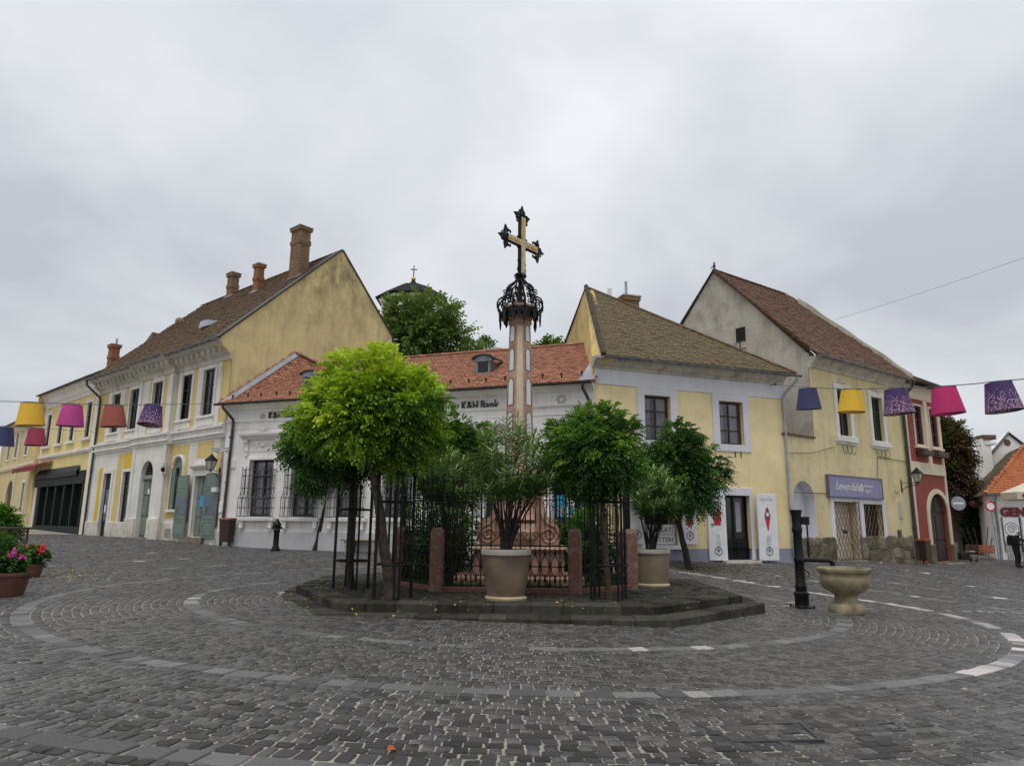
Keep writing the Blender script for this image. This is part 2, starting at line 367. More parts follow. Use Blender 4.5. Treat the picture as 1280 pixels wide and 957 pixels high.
plain('plastic_white', (0.66, 0.66, 0.64), 0.4, 0.08)
plain('bench_wood', (0.30, 0.21, 0.09), 0.7, 0.2, 8)
plain('concrete', (0.28, 0.27, 0.25), 0.9, 0.2, 5)
plain('gold', (0.55, 0.34, 0.06), 0.35, 0.1, 8, metal=0.8)
plain('cloth_dark', (0.012, 0.012, 0.015), 0.9, 0.2, 6)
plain('skin', (0.42, 0.22, 0.15), 0.6, 0.05)
plain('hair', (0.02, 0.013, 0.01), 0.6, 0.2)
plain('umbrella_cloth', (0.66, 0.60, 0.47), 0.85, 0.06, 3)
plain('flower_red', (0.6, 0.02, 0.03), 0.6, 0.15, 30)
plain('cloth_pink', (0.55, 0.12, 0.15), 0.9, 0.3, 25)
plain('church_roof', (0.022, 0.024, 0.024), 0.85, 0.15, 3, spec=0.1)
plain('sign_white', (0.8, 0.8, 0.8), 0.4, 0.03)
plain('sign_red', (0.5, 0.02, 0.03), 0.4, 0.05)
plain('fallen_leaf', (0.42, 0.30, 0.06), 0.8, 0.25, 3)
plain('fallen_leaf_brown', (0.32, 0.09, 0.03), 0.8, 0.25, 3)
plain('verge_dark', (0.06, 0.045, 0.035), 0.9, 0.35, 6, bmp=0.6, bscale=14)
plain('moss', (0.05, 0.065, 0.02), 0.95, 0.3, 12)
stone('monument_marble', [(0.30, 0.165, 0.115), (0.52, 0.36, 0.27), (0.26, 0.125, 0.09)], 0.6, 5, 0.25)
stone('monument_light', [(0.52, 0.40, 0.29), (0.64, 0.52, 0.40)], 0.6, 4, 0.15)
stone('post_marble', [(0.11, 0.048, 0.036), (0.25, 0.125, 0.095), (0.27, 0.19, 0.16)], 0.65, 22, 0.3)
stone('kerb_red', [(0.10, 0.04, 0.03), (0.19, 0.08, 0.062)], 0.7, 9, 0.2)
stone('panel_white', [(0.60, 0.60, 0.61), (0.74, 0.74, 0.74)], 0.7, 3, 0.1)
stone('step_stone', [(0.030, 0.027, 0.022), (0.074, 0.068, 0.057), (0.028, 0.032, 0.016)], 0.85, 7, 0.6, pieces=True, spec=0.12)
stone('rubble', [(0.10, 0.085, 0.06), (0.24, 0.20, 0.14), (0.08, 0.09, 0.04)], 0.9, 5, 0.8, pieces=True)
stone('cobble', [(0.042, 0.040, 0.039), (0.125, 0.119, 0.114)], 0.34, 16, 1.0, pieces=True, spec=0.45)
stone('slab', [(0.085, 0.085, 0.086), (0.165, 0.162, 0.158)], 0.5, 10, 0.5, pieces=True, spec=0.4)
stone('slab_pale', [(0.33, 0.30, 0.28), (0.52, 0.49, 0.47)], 0.5, 6, 0.2, pieces=True, spec=0.4)
stone('cross_stone', [(0.42, 0.32, 0.16), (0.66, 0.58, 0.44), (0.34, 0.23, 0.09)], 0.6, 8, 0.2)
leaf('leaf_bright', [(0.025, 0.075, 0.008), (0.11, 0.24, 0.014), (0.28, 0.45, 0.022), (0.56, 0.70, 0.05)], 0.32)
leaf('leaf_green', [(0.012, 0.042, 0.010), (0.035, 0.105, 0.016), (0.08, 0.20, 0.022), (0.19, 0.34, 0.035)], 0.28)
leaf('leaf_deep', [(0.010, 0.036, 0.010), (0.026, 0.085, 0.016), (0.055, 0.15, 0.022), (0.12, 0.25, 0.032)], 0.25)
leaf('leaf_oleander', [(0.03, 0.075, 0.018), (0.08, 0.165, 0.04), (0.15, 0.26, 0.065), (0.27, 0.38, 0.12)], 0.2, 0.4)
leaf('leaf_far', [(0.035, 0.08, 0.016), (0.075, 0.155, 0.026), (0.13, 0.23, 0.04), (0.22, 0.31, 0.06)], 0.3)
leaf('leaf_copper', [(0.035, 0.022, 0.01), (0.08, 0.045, 0.018), (0.10, 0.075, 0.022), (0.07, 0.10, 0.025)], 0.25)
glass('glass'); glass('glass_dark', 0.5)
# joint sand and earth between the cobbles
m, t, b = new_mat('joint_sand'); b.inputs['Roughness'].default_value = 0.95
c = ramp_(t, noise(t, 22, 5), 0.3, 0.7, (0.20, 0.182, 0.145), (0.36, 0.33, 0.27))
c = mix(t, ramp_(t, noise(t, 0.5, 7, 0.68), 0.52, 0.70), c, (0.075, 0.07, 0.058)); t.links.new(c, b.inputs['Base Color'])
bump(t, b, noise(t, 90, 3), 0.5, 0.006)
# lampshade cloth with scattered pale dots thickening towards the hem
m, t, b = new_mat('shade_dotted'); b.inputs['Roughness'].default_value = 0.75
co = nd(t, 'ShaderNodeTexCoord'); vo = nd(t, 'ShaderNodeTexVoronoi'); vo.inputs['Scale'].default_value = 52; t.links.new(co.outputs['Object'], vo.inputs['Vector'])
sp = nd(t, 'ShaderNodeSeparateXYZ'); t.links.new(co.outputs['Object'], sp.inputs[0])
mr = nd(t, 'ShaderNodeMapRange'); mr.inputs[1].default_value = -0.06; mr.inputs[2].default_value = -0.40; mr.inputs[3].default_value = -0.05; mr.inputs[4].default_value = 1.0; t.links.new(sp.outputs['Z'], mr.inputs[0])
gt = nd(t, 'ShaderNodeMath', operation='LESS_THAN'); sr = nd(t, 'ShaderNodeSeparateColor'); t.links.new(vo.outputs['Color'], sr.inputs[0])
t.links.new(sr.outputs[0], gt.inputs[0]); t.links.new(mr.outputs[0], gt.inputs[1])
dd = nd(t, 'ShaderNodeMath', operation='LESS_THAN'); t.links.new(vo.outputs['Distance'], dd.inputs[0]); dd.inputs[1].default_value = 0.42
mm = nd(t, 'ShaderNodeMath', operation='MULTIPLY'); t.links.new(gt.outputs[0], mm.inputs[0]); t.links.new(dd.outputs[0], mm.inputs[1])
t.links.new(mix(t, mm.outputs[0], (0.05, 0.02, 0.105), (0.55, 0.33, 0.37)), b.inputs['Base Color'])
# ------------------------------------------------------------------ plan of the square (metres; camera at the origin looking along +Y)
FB = Frame((-12.245, 30.056), (0.939, -0.344)); LB = 16.15      # bank front
F3 = Frame((-23.46, 39.594), (0.762, -0.648)); L3 = 14.72       # ornate house front
F2 = Frame((-23.46 - 0.735 * 10.6, 39.594 + 0.678 * 10.6), (0.735, -0.678)); L2 = 10.6
F1 = Frame((F2.O.x - 0.70 * 14, F2.O.y + 0.714 * 14), (0.70, -0.714)); L1 = 14.0
F5 = Frame((2.92, 24.5), (0.94, 0.342)); L5 = 8.29              # ice-cream house front
F6 = Frame((10.712, 27.335), (0.805, 0.593)); L6 = 9.75; L7 = 13.5
RC = (0.14, 15.96)                                              # centre of the paving rings
RINGS = [6.49, 8.95, 11.24, 13.6, 16.0, 18.4, 20.8]

# ------------------------------------------------------------------ ground: nearly level round the monument, rising to the houses
SX, SY = -0.0199, -0.0054
ctrl = [(-12.2, 30.0, .52), (-5.5, 27.6, .40), (-9, 28.8, .43), (2.9, 24.5, .36), (7.1, 26, .22), (10.7, 27.3, .17), (14.5, 30.1, .12), (18.2, 32.8, -.13), (21.5, 35.3, -.08),
        (-17.6, 34.6, .66), (-23.5, 39.6, .70), (-30.5, 46, .9), (-12, 34, .6), (-1, 26.2, .38), (24.4, 34, -.35), (26.3, 38, -.12), (-2, 36, .5), (10, 38, .1), (-40, 60, 1.2), (30, 60, .3), (32, 38, -.35), (0, 60, .6)]
ctrl = [(x, y, z - SX * x - SY * y) for x, y, z in ctrl]
for r, n in ((0, 1), (3.5, 6), (6.5, 10), (9.2, 16)):
    for k in range(n):
        a = 2 * math.pi * k / n; x, y = RC[0] + r * math.cos(a), RC[1] + r * math.sin(a)
        if y < 22.3: ctrl.append((x, y, 0.0))
ctrl += [(x, y, 0.0) for x in (-14, -7, 0, 7, 14) for y in (-4, 2)] + [(-14, 9, 0), (14, 9, 0), (-15, 17, .05), (16, 17, -.02), (-18, 24, .3), (18, 24, 0), (-40, 20, .3), (40, 20, 0)]
CT = np.array(ctrl)
def _phi(d2): return np.where(d2 > 1e-12, 0.5 * d2 * np.log(np.maximum(d2, 1e-12)), 0.0)
_n = len(CT); _A = np.zeros((_n + 3, _n + 3)); _d2 = ((CT[:, None, :2] - CT[None, :, :2]) ** 2).sum(-1)
_A[:_n, :_n] = _phi(_d2) + np.eye(_n) * 0.6; _A[:_n, _n:] = np.c_[np.ones(_n), CT[:, :2]]; _A[_n:, :_n] = _A[:_n, _n:].T
_W = np.linalg.solve(_A, np.r_[CT[:, 2], 0, 0, 0])
def gzn(x, y):
    x = np.clip(np.asarray(x, float), -45, 40); y = np.clip(np.asarray(y, float), -6, 62); out = np.zeros(x.shape)
    for i in range(_n): out += _W[i] * _phi((x - CT[i, 0]) ** 2 + (y - CT[i, 1]) ** 2)
    return out + _W[_n] + _W[_n + 1] * x + _W[_n + 2] * y + SX * x + SY * y
def gz(x, y): return float(gzn(np.array([x]), np.array([y]))[0])
_gt = {}
def gz_fast(x, y):
    """bilinear lookup on the ground grid"""
    if not _gt:
        _gt['x'] = np.arange(-45, 45.1, .5); _gt['y'] = np.arange(-6, 62.1, .5); a_, b_ = np.meshgrid(_gt['x'], _gt['y']); _gt['z'] = gzn(a_, b_)
    i = min(max((x + 45) / .5, 0), len(_gt['x']) - 2); j = min(max((y + 6) / .5, 0), len(_gt['y']) - 2); i0, j0 = int(i), int(j); u, v = i - i0, j - j0; Z = _gt['z']
    return Z[j0, i0] * (1 - u) * (1 - v) + Z[j0, i0 + 1] * u * (1 - v) + Z[j0 + 1, i0] * (1 - u) * v + Z[j0 + 1, i0 + 1] * u * v
def onground(px, py, it=12):
    """where the ray of a photo pixel meets the ground"""
    d = ray(px, py); t = 5.0; lo, hi = 1.0, 70.0
    for _ in range(40):
        t = (lo + hi) / 2; p = d * t
        if p.z + EYE > gz_fast(p.x, p.y): lo = t
        else: hi = t
    p = d * t; return Vector((p.x, p.y, gz_fast(p.x, p.y)))
xs = np.unique(np.r_[-1200, -500, -200, -100, -60, np.arange(-45, 40.1, 0.75), 60, 100, 200, 500, 1200]); ys = np.unique(np.r_[-400, -100, -30, np.arange(-6, 62.1, 0.75), 90, 150, 300, 700, 1600])
GX, GY = np.meshgrid(xs, ys); GZ = gzn(GX, GY) - 0.010
mb = MB(); mb.v = [tuple(p) for p in np.stack([GX, GY, GZ], -1).reshape(-1, 3)]; nx = len(xs)
mb.f = [(j * nx + i, j * nx + i + 1, (j + 1) * nx + i + 1, (j + 1) * nx + i) for j in range(len(ys) - 1) for i in range(nx - 1)]; mb.m = [0] * len(mb.f)
ground = mb.build('ground', 'joint_sand', smooth=True, kind='structure')

# cobbles: unit stones in a few shapes, laid in rows concentric with the rings
def unit_stone(rng, ch=0.10, jit=0.075, n=6, ct=(0.05, 0.14)):
    out = []
    for _ in range(n):
        c = np.array([(-.5, -.5), (.5, -.5), (.5, .5), (-.5, .5)]) + rng.uniform(-jit, jit, (4, 2))
        cut = rng.uniform(*ct, 4); o = []
        for i in range(4):                    # knock the corners off
            p, q, r_ = c[i - 1], c[i], c[(i + 1) % 4]
            o += [q + (p - q) * cut[i], q + (r_ - q) * cut[i]]
        o = np.array(o); ins = o * (1 - ch) ; tz = rng.uniform(-.02, .02, 8)
        out.append((o, ins, tz))
    return out
STONES = unit_stone(RNG, n=10); SLABS = unit_stone(RNG, 0.04, 0.018, 6, (0.015, 0.05))
def stone_verts(kind, x, y, z, a, l, w):
    """24 vertices: skirt, shoulder and top; (x, y) centre, a = direction of the row, l along it, w across"""
    o, ins, tz = kind; ca, sa = math.cos(a), math.sin(a)
    def tr(p, zz): return np.stack([x + ca * p[:, 0] * l - sa * p[:, 1] * w, y + sa * p[:, 0] * l + ca * p[:, 1] * w, z + zz], 1)
    return np.concatenate([tr(o, np.full(8, -.03)), tr(o, np.full(8, -.006)), tr(ins, tz * 0.12 + 0.001)])
_sf = [tuple(range(16, 24))] + [(r + i, r + (i + 1) % 8, r + 8 + (i + 1) % 8, r + 8 + i) for r in (0, 8) for i in range(8)]
_sf4 = [(16, 18, 20, 22)]
UPPER = [(-2.94, 12.54), (2.45, 12.40), (4.58, 14.46), (4.62, 18.6), (2.5, 20.7), (-2.7, 20.7), (-4.75, 18.7), (-4.61, 15.73)]
LOWER = [(-3.15, 12.10), (2.61, 11.88), (5.02, 14.47), (5.1, 18.8), (2.7, 21.15), (-2.9, 21.15), (-5.15, 18.9), (-5.05, 15.6)]
ZU, ZL = 0.164, 0.008
def inside(P, x, y, grow=0.0):
    for i in range(len(P)):
        ax, ay = P[i]; bx, by = P[(i + 1) % len(P)]; ex, ey = bx - ax, by - ay
        if (ex * (y - ay) - ey * (x - ax)) / math.hypot(ex, ey) < -grow: return False
    return True
FRONTS = [(FB, LB), (F3, L3), (F2, L2), (F1, L1), (F5, L5), (F6, L7)]
def blocked(x, y):
    if inside(LOWER, x, y, -0.02): return True
    for fr, l in FRONTS:
        ex, ey = x - fr.O.x, y - fr.O.y; s = ex * fr.d.x + ey * fr.d.y; o = ex * fr.n.x + ey * fr.n.y
        if -0.3 < s < l + 0.3 and -14 < o < 0.03: return True
    return False
stones = []   # (pixel size, type, args)
def try_stone(typ, x, y, a, l, w):
    if y < 2.6 or y > 47: return
    z = -0.02 * x - 0.0054 * y
    px, py = project(x, y, z + (0.3 if y > 25 else 0))
    if not (-170 < px < 1450 and py < 1030): return
    if blocked(x, y): return
    D = math.hypot(x, y); stones.append((l * F / D if -5 < px < 1285 and py < 957 else 0.0, typ, x, y, a, l, w))
r = 3.0
edges = []
while r < 34:
    nextring = next((R for R in RINGS if R - 0.12 > r - 1e-6), None)
    if nextring and r + 0.135 > nextring - 0.12:
        gap = nextring - 0.12 - r
        if gap > 0.05: edges.append((r, gap, 'cobble'))
        edges.append((nextring - 0.12, 0.24, 'slab')); r = nextring + 0.12
    else:
        h = random.uniform(0.115, 0.15)
        if nextring and nextring - 0.12 - (r + h) < 0.07: h = nextring - 0.12 - r
        edges.append((r, h, 'cobble')); r += h
for r0, h, typ in edges:
    rm = r0 + h / 2; a = random.uniform(0, 0.05)
    sc = 1.0 if rm < 17 else 1.35
    while a < 2 * math.pi:
        l = random.uniform(0.09, 0.162) * sc if typ == 'cobble' else random.choice((0.24, 0.28, 0.3, 0.36, 0.42))
        am = a + l / 2 / rm; x, y = RC[0] + rm * math.cos(am), RC[1] + rm * math.sin(am)
        if y > 0: try_stone(typ, x, y, am + math.pi / 2 + random.gauss(0, 0.05 if typ == 'cobble' else 0.012), l - (random.uniform(.008, .030) if typ == 'cobble' else .014), h - (random.uniform(.007, .027) if typ == 'cobble' else .012))
        a += l / rm
stones.sort(key=lambda q: -q[0])
SX_ = np.array([q[2] for q in stones]); SY_ = np.array([q[3] for q in stones]); SZ_ = gzn(SX_, SY_)
slope = 0.012
cnt = {'cobble': 0, 'slab': 0}
stuffv = {'cobble': [], 'slab': [], 'slab_pale': []}
unit_me = {}
def unit_mesh(typ, k, mat):
    key = (typ, k, mat)
    if key not in unit_me:
        v = stone_verts((STONES if typ == 'cobble' else SLABS)[k], 0, 0, 0, 0, 1, 1)
        me = bpy.data.meshes.new(typ); me.from_pydata([tuple(p) for p in v], [], _sf); me.materials.append(MAT[mat]); me.update(); unit_me[key] = me
    return unit_me[key]
for i, (sz, typ, x, y, a, l, w) in enumerate(stones):
    z = SZ_[i] + random.gauss(0, 0.003)
    K_ = STONES if typ == 'cobble' else SLABS; k = random.randrange(len(K_))
    mat = typ
    if typ == 'slab':
        th = math.degrees(math.atan2(y - RC[1], x - RC[0])); rr = math.hypot(x - RC[0], y - RC[1])
        pale = 0.8 if (rr < 9.5 and rr > 8.5 and -56 < th < 78) else (0.05 if -80 < th < 60 else 0.02)
        if random.random() < pale: mat = 'slab_pale'
    if cnt[typ] < 300 and sz > 10:
        cnt[typ] += 1
        o = bpy.data.objects.new('cobble' if typ == 'cobble' else 'paving_slab', unit_mesh(typ, k, mat)); COL.objects.link(o); o.parent = ground
        o.location = (x, y, z); o.rotation_euler = (random.gauss(0, .02), random.gauss(0, .02), a); o.scale = (l, w, 1)
    else:
        stuffv[mat].append(stone_verts(K_[k], x, y, z, a, l, w))
for mat, vs in stuffv.items():
    if not vs: continue
    V = np.concatenate(vs); n = len(vs); fs = []
    lo = np.concatenate([np.array(f) for f in _sf]); st = np.array([len(f) for f in _sf])
    loops = (lo[None, :] + (np.arange(n) * 24)[:, None]).ravel(); sizes = np.tile(st, n); starts = np.r_[0, np.cumsum(sizes)[:-1]]
    me = bpy.data.meshes.new('cobbles'); me.vertices.add(len(V)); me.vertices.foreach_set('co', V.ravel()); me.loops.add(len(loops)); me.loops.foreach_set('vertex_index', loops)
    me.polygons.add(len(sizes)); me.polygons.foreach_set('loop_start', starts); me.polygons.foreach_set('loop_total', sizes); me.update(calc_edges=True); me.materials.append(MAT[mat])
    link('cobbles' if mat == 'cobble' else 'paving_slabs', me, ground, 'stuff')

# rectangular covers let into the cobbles
def cover(name, pxs, label):
    P = [onground(*p) for p in pxs]; c = sum(P, Vector()) / len(P)
    t = thing(name, label, 'manhole', c)
    for i in range(len(P)):
        a, b = P[i], P[(i + 1) % len(P)]; fr = Frame((a.x, a.y, 0), (b.x - a.x, b.y - a.y)); l = (b - a).length
        m_ = MB(); m_.bbox(fr, -.012, l + .012, a.z - .05, a.z + .006, -.012, .012, .003); m_.build('frame_bar', 'iron_grey', t)
    return t
cover('manhole_frame', [(919, 926), (1028, 926), (1000, 903), (874, 905)], 'large rectangular steel frame of a cover let into the cobbles, sandy joints')
cover('manhole_frame', [(1087, 914), (1130, 913), (1117, 903), (1072, 905)], 'small rectangular steel frame of a cover let into the cobbles')

# ------------------------------------------------------------------ stepped stone platform
plat = thing('stone_platform', 'dark weathered two-step stone platform carrying the cross monument', 'platform', (0, 16.3, 0))
def step_block(fr, s0, s1, z0, z1, dp, c=.025):
    j = lambda k=.006: random.uniform(-k, k)
    mb = MB(); oj, zj = j(.012), j(.007); prof = [(-dp, z0), (oj, z0), (oj + j(), z1 - c + zj), (oj - c, z1 + zj), (-dp, z1 + zj)]
    vs = [fr.w(s, z, o) for s in (s0 + .004, s1 - .004) for o, z in prof]
    return mb.add(vs, [(4, 3, 2, 1, 0), (5, 6, 7, 8, 9)] + [(i, (i + 1) % 5, 5 + (i + 1) % 5, 5 + i) for i in range(5)])
for P, zt, dp, zb in ((UPPER, ZU, .42, -.25), (LOWER, ZL, .5, -.4)):
    for i in range(8):
        (ax, ay), (bx, by) = P[i], P[(i + 1) % 8]; l = math.hypot(bx - ax, by - ay); fr = Frame((ax, ay), (bx - ax, by - ay))
        n = max(2, round(l / .52)); cuts = [l * (k + (random.uniform(-.16, .16) if 0 < k < n else 0)) / n for k in range(n + 1)]
        for k in range(n):
            step_block(fr, cuts[k], cuts[k + 1], zb, zt, dp).build('kerb_stone', 'step_stone', plat)
m_ = MB(); m_.add([(x * .93 + 0, 16.5 + (y - 16.5) * .93, ZU - .022) for x, y in UPPER], [tuple(range(8))]); m_.build('paving_bed', 'joint_sand' , plat)
vs = []
yy = 12.7
while yy < 20.6:
    h = random.uniform(.11, .15); x = -4.7 + random.uniform(0, .1)
    while x < 4.6:
        l = random.uniform(.11, .18)
        if inside(UPPER, x + l / 2, yy + h / 2, -.40): vs.append(stone_verts(random.choice(STONES), x + l / 2, yy + h / 2, ZU - .004 + random.gauss(0, .003), random.gauss(0, .04), l - .014, h - .014))
        x += l
    yy += h
m_ = MB(); m_.v = [tuple(p) for q in vs for p in q]; m_.f = [tuple(24 * k + i for i in f) for k in range(len(vs)) for f in _sf]; m_.m = [0] * len(m_.f)
m_.build('cobbles', 'step_stone', plat, kind='stuff')
# ------------------------------------------------------------------ building kit
def wall(mb, fr, s0, s1, z0, z1, ops=(), th=0.4, mi=0, o=0.0):
    """wall face with openings (sa, sb, za, zb[, 'arch']) and their reveals"""
    xs = sorted({s0, s1} | {v for q in ops for v in q[:2]}); zs = sorted({z0, z1} | {v for q in ops for v in q[2:4]})
    for i in range(len(xs) - 1):
        for j in range(len(zs) - 1):
            a, b = (xs[i] + xs[i + 1]) / 2, (zs[j] + zs[j + 1]) / 2
            if any(q[0] < a < q[1] and q[2] < b < q[3] for q in ops): continue
            mb.quad(fr.w(xs[i], zs[j], o), fr.w(xs[i + 1], zs[j], o), fr.w(xs[i + 1], zs[j + 1], o), fr.w(xs[i], zs[j + 1], o), mi)
    for q in ops:
        a, b, c, d = q[:4]
        if len(q) > 4:
            r = (b - a) / 2; sp = d - r; m = (a + b) / 2; arc = [(m + r * math.cos(t), sp + r * math.sin(t)) for t in [math.pi * k / 16 for k in range(17)]]
            mb.prism(fr, [(b, d)] + [(m, d)] + arc[8::-1], o - th, o, mi); mb.prism(fr, [(m, d), (a, d)] + arc[:7:-1], o - th, o, mi)
        for (p, q_) in (((a, c), (b, c)), ((b, c), (b, d)), ((b, d), (a, d)), ((a, d), (a, c))):
            mb.quad(fr.w(p[0], p[1], o), fr.w(q_[0], q_[1], o), fr.w(q_[0], q_[1], o - th), fr.w(p[0], p[1], o - th), mi)
    return mb
def cornice(mb, fr, s0, s1, prof, mi=0):
    """extrude an (o, z) outline along the wall"""
    n = len(prof); vs = [fr.w(s, z, o) for s in (s0, s1) for o, z in prof]
    return mb.add(vs, [tuple(range(n))[::-1], tuple(range(n, 2 * n))] + [(i, (i + 1) % n, n + (i + 1) % n, n + i) for i in range(n)], mi)
def surround(mb, fr, r, w, o1, wt=None, wb=None, mi=0, sill=True):
    a, b, c, d = r; wt = w if wt is None else wt; wb = w if wb is None else wb
    mb.bbox(fr, a - w, a, c, d, -.02, o1, .006, mi); mb.bbox(fr, b, b + w, c, d, -.02, o1, .006, mi); mb.bbox(fr, a - w, b + w, d, d + wt, -.02, o1, .006, mi)
    if wb: mb.bbox(fr, a - w, b + w, c - wb, c, -.02, o1, .006, mi)
    return mb
def window(fr, r, parent, mf='wood_black', o=-0.16, fw=0.07, cols=2, rows=(0.34,), curtain=0.5, name='window', bars=None, depth=0.05, mglass='glass', label=None, gap=0.03):
    """wooden window: frame with mullions and transoms (rows: heights from the top, as fractions), each pane, curtains and the dark room behind"""
    a, b, c, d = r; f = MB()
    f.bbox(fr, a, a + fw, c, d, o - depth, o, .01); f.bbox(fr, b - fw, b, c, d, o - depth, o, .01)
    f.bbox(fr, a + fw, b - fw, d - fw, d, o - depth, o - .002, .01); f.bbox(fr, a + fw, b - fw, c, c + fw, o - depth, o - .002, .01)
    zs = [d - fw] + [d - (d - c) * q for q in rows] + [c + fw]; ss = [a + fw + (b - a - 2 * fw) * k / cols for k in range(cols + 1)]; mw = fw * .62
    for z in zs[1:-1]: f.bbox(fr, a + fw, b - fw, z - mw / 2, z + mw / 2, o - depth, o + .012, .008)
    for s in ss[1:-1]: f.bbox(fr, s - mw / 2, s + mw / 2, c + fw, d - fw, o - depth, o + .006, .008)
    w = f.build(name, mf, parent, label=label)
    for i in range(len(ss) - 1):
        for j in range(len(zs) - 1):
            MB().box(fr, ss[i] + .01, ss[i + 1] - .01, zs[j + 1] + .01, zs[j] - .01, o - depth * .7, o - depth * .6).build('pane', mglass, w)
    if curtain:
        k = MB(); n = 10; wd = (b - a) * curtain / 2
        for x0, x1 in ((a + .02, a + wd), (b - wd, b - .02)):
            for i in range(n):
                p, q = x0 + (x1 - x0) * i / n, x0 + (x1 - x0) * (i + 1) / n; oa = o - .16 - .03 * (i % 2); ob = o - .16 - .03 * ((i + 1) % 2)
                k.quad(fr.w(p, c + .02, oa), fr.w(q, c + .02, ob), fr.w(q, d - .02, ob), fr.w(p, d - .02, oa))
        k.build('curtain', 'curtain', w)
    MB().quad(*[fr.w(s, z, o - .34) for s, z in ((a - .1, c - .1), (b + .1, c - .1), (b + .1, d + .1), (a - .1, d + .1))]).build('dark_room', 'interior', w)
    return w
def plane_px(P, n, px, py):
    r = ray(px, py); E = Vector((0, 0, EYE)); t = (P - E).dot(n) / r.dot(n); return E + r * t
def tile_field(parent, P0, eu, ev, poly, tw, ex, mat, th=.03, name='roof_tiles', wear=.004):
    """overlapping flat clay tiles on a roof plane; poly: convex outline in (u, v) metres"""
    P0, eu, ev = Vector(P0), Vector(eu), Vector(ev); nn = eu.cross(ev).normalized()
    if nn.z < 0: nn = -nn
    us = [p[0] for p in poly]; vs_ = [p[1] for p in poly]
    area = sum(poly[i][0] * poly[(i + 1) % len(poly)][1] - poly[(i + 1) % len(poly)][0] * poly[i][1] for i in range(len(poly)))
    pl = poly if area > 0 else poly[::-1]
    V = []; Fc = []; row = 0; v = min(vs_)
    while v < max(vs_):
        u = min(us) - (tw / 2 if row % 2 else 0)
        while u < max(us):
            if inside(pl, u + tw / 2, v + ex * .5, tw * .25):
                du, dv, dh = random.gauss(0, wear), random.gauss(0, wear * 2), random.gauss(0, wear * .8)
                b0 = len(V); L_ = ex * 1.35; w = tw - .006
                for uu, vv, hh in ((0, L_, .004), (0, ex * .22, th), (w * .25, 0, th), (w * .75, 0, th), (w, ex * .22, th), (w, L_, .004)):
                    V.append(P0 + eu * (u + uu + du) + ev * (v + vv + dv) + nn * (hh + dh))
                for uu, vv in ((0, ex * .22), (w * .25, 0), (w * .75, 0), (w, ex * .22)):
                    V.append(P0 + eu * (u + uu + du) + ev * (v + vv + dv) + nn * (-.005))
                Fc += [(b0, b0 + 1, b0 + 2, b0 + 3, b0 + 4, b0 + 5), (b0 + 1, b0 + 6, b0 + 7, b0 + 2), (b0 + 2, b0 + 7, b0 + 8, b0 + 3), (b0 + 3, b0 + 8, b0 + 9, b0 + 4)]
            u += tw
        v += ex; row += 1
    m = MB(); m.v = [tuple(p) for p in V]; m.f = Fc; m.m = [0] * len(Fc)
    return m.build(name, mat, parent, kind='stuff')
def ridge(parent, a, b, mat, step=.36, r=.11, name='ridge_tile'):
    a, b = Vector(a), Vector(b); l = (b - a).length; d = (b - a) / l; x = d.cross(Vector((0, 0, 1))).normalized(); z = x.cross(d)
    for k in range(int(l / step)):
        m = MB(); N = 7; vs = []
        for t, rr in ((k * step - .03, r * random.uniform(1.0, 1.1)), ((k + 1) * step, r * .9)):
            for i in range(N):
                q = math.pi * i / (N - 1); vs.append(a + d * t + x * math.cos(q) * rr + z * (math.sin(q) * rr * .8 - .02))
        for t, rr in ((k * step - .03, r * .8), ((k + 1) * step, r * .72)):
            for i in range(N):
                q = math.pi * i / (N - 1); vs.append(a + d * t + x * math.cos(q) * rr + z * (math.sin(q) * rr * .8 - .02))
        fs = [(i, i + 1, N + i + 1, N + i) for i in range(N - 1)] + [(i, i + 1, 2 * N + i + 1, 2 * N + i) for i in range(N - 1)]
        m.add(vs, fs).build(name, mat, parent)
def gutter(parent, a, b, r=.075, mat='zinc', nb=8, name='gutter'):
    a, b = Vector(a), Vector(b); d = (b - a).normalized(); x = d.cross(Vector((0, 0, 1))).normalized(); m = MB(); N = 9; vs = []
    for p in (a, b):
        for rr in (r, r * .86):
            for i in range(N):
                q = math.pi + math.pi * i / (N - 1); vs.append(p + x * math.cos(q) * rr + Vector((0, 0, math.sin(q) * rr)))
    fs = []
    for i in range(N - 1): fs += [(i, i + 1, 2 * N + i + 1, 2 * N + i), (N + i, N + i + 1, 3 * N + i + 1, 3 * N + i)]
    fs += [(0, N, 3 * N, 2 * N), (N - 1, 2 * N - 1, 4 * N - 1, 3 * N - 1)] + [(i, i + 1, N + i + 1, N + i) for i in range(N - 1)]
    m.add(vs, fs); g = m.build(name, mat, parent, smooth=True)
    k = MB()
    for i in range(nb):
        c = a + (b - a) * ((i + .5) / nb); ring_ = [c + x * math.cos(math.pi + math.pi * j / 8) * (r + .012) + Vector((0, 0, math.sin(math.pi + math.pi * j / 8) * (r + .012))) for j in range(9)]
        k.tube(ring_, .011, 4)
    if nb: k.build('gutter_brackets', mat, g)
    return g
def downpipe(parent, pts, r=.055, mat='zinc', clips=()):
    p = MB().tube(pts, r, 10).build('downpipe', mat, parent, smooth=True)
    for c in clips: MB().tube([Vector(c) - Vector((0, 0, .03)), Vector(c) + Vector((0, 0, .03))], r * 1.25, 10).build('pipe_clip', mat, p)
    return p
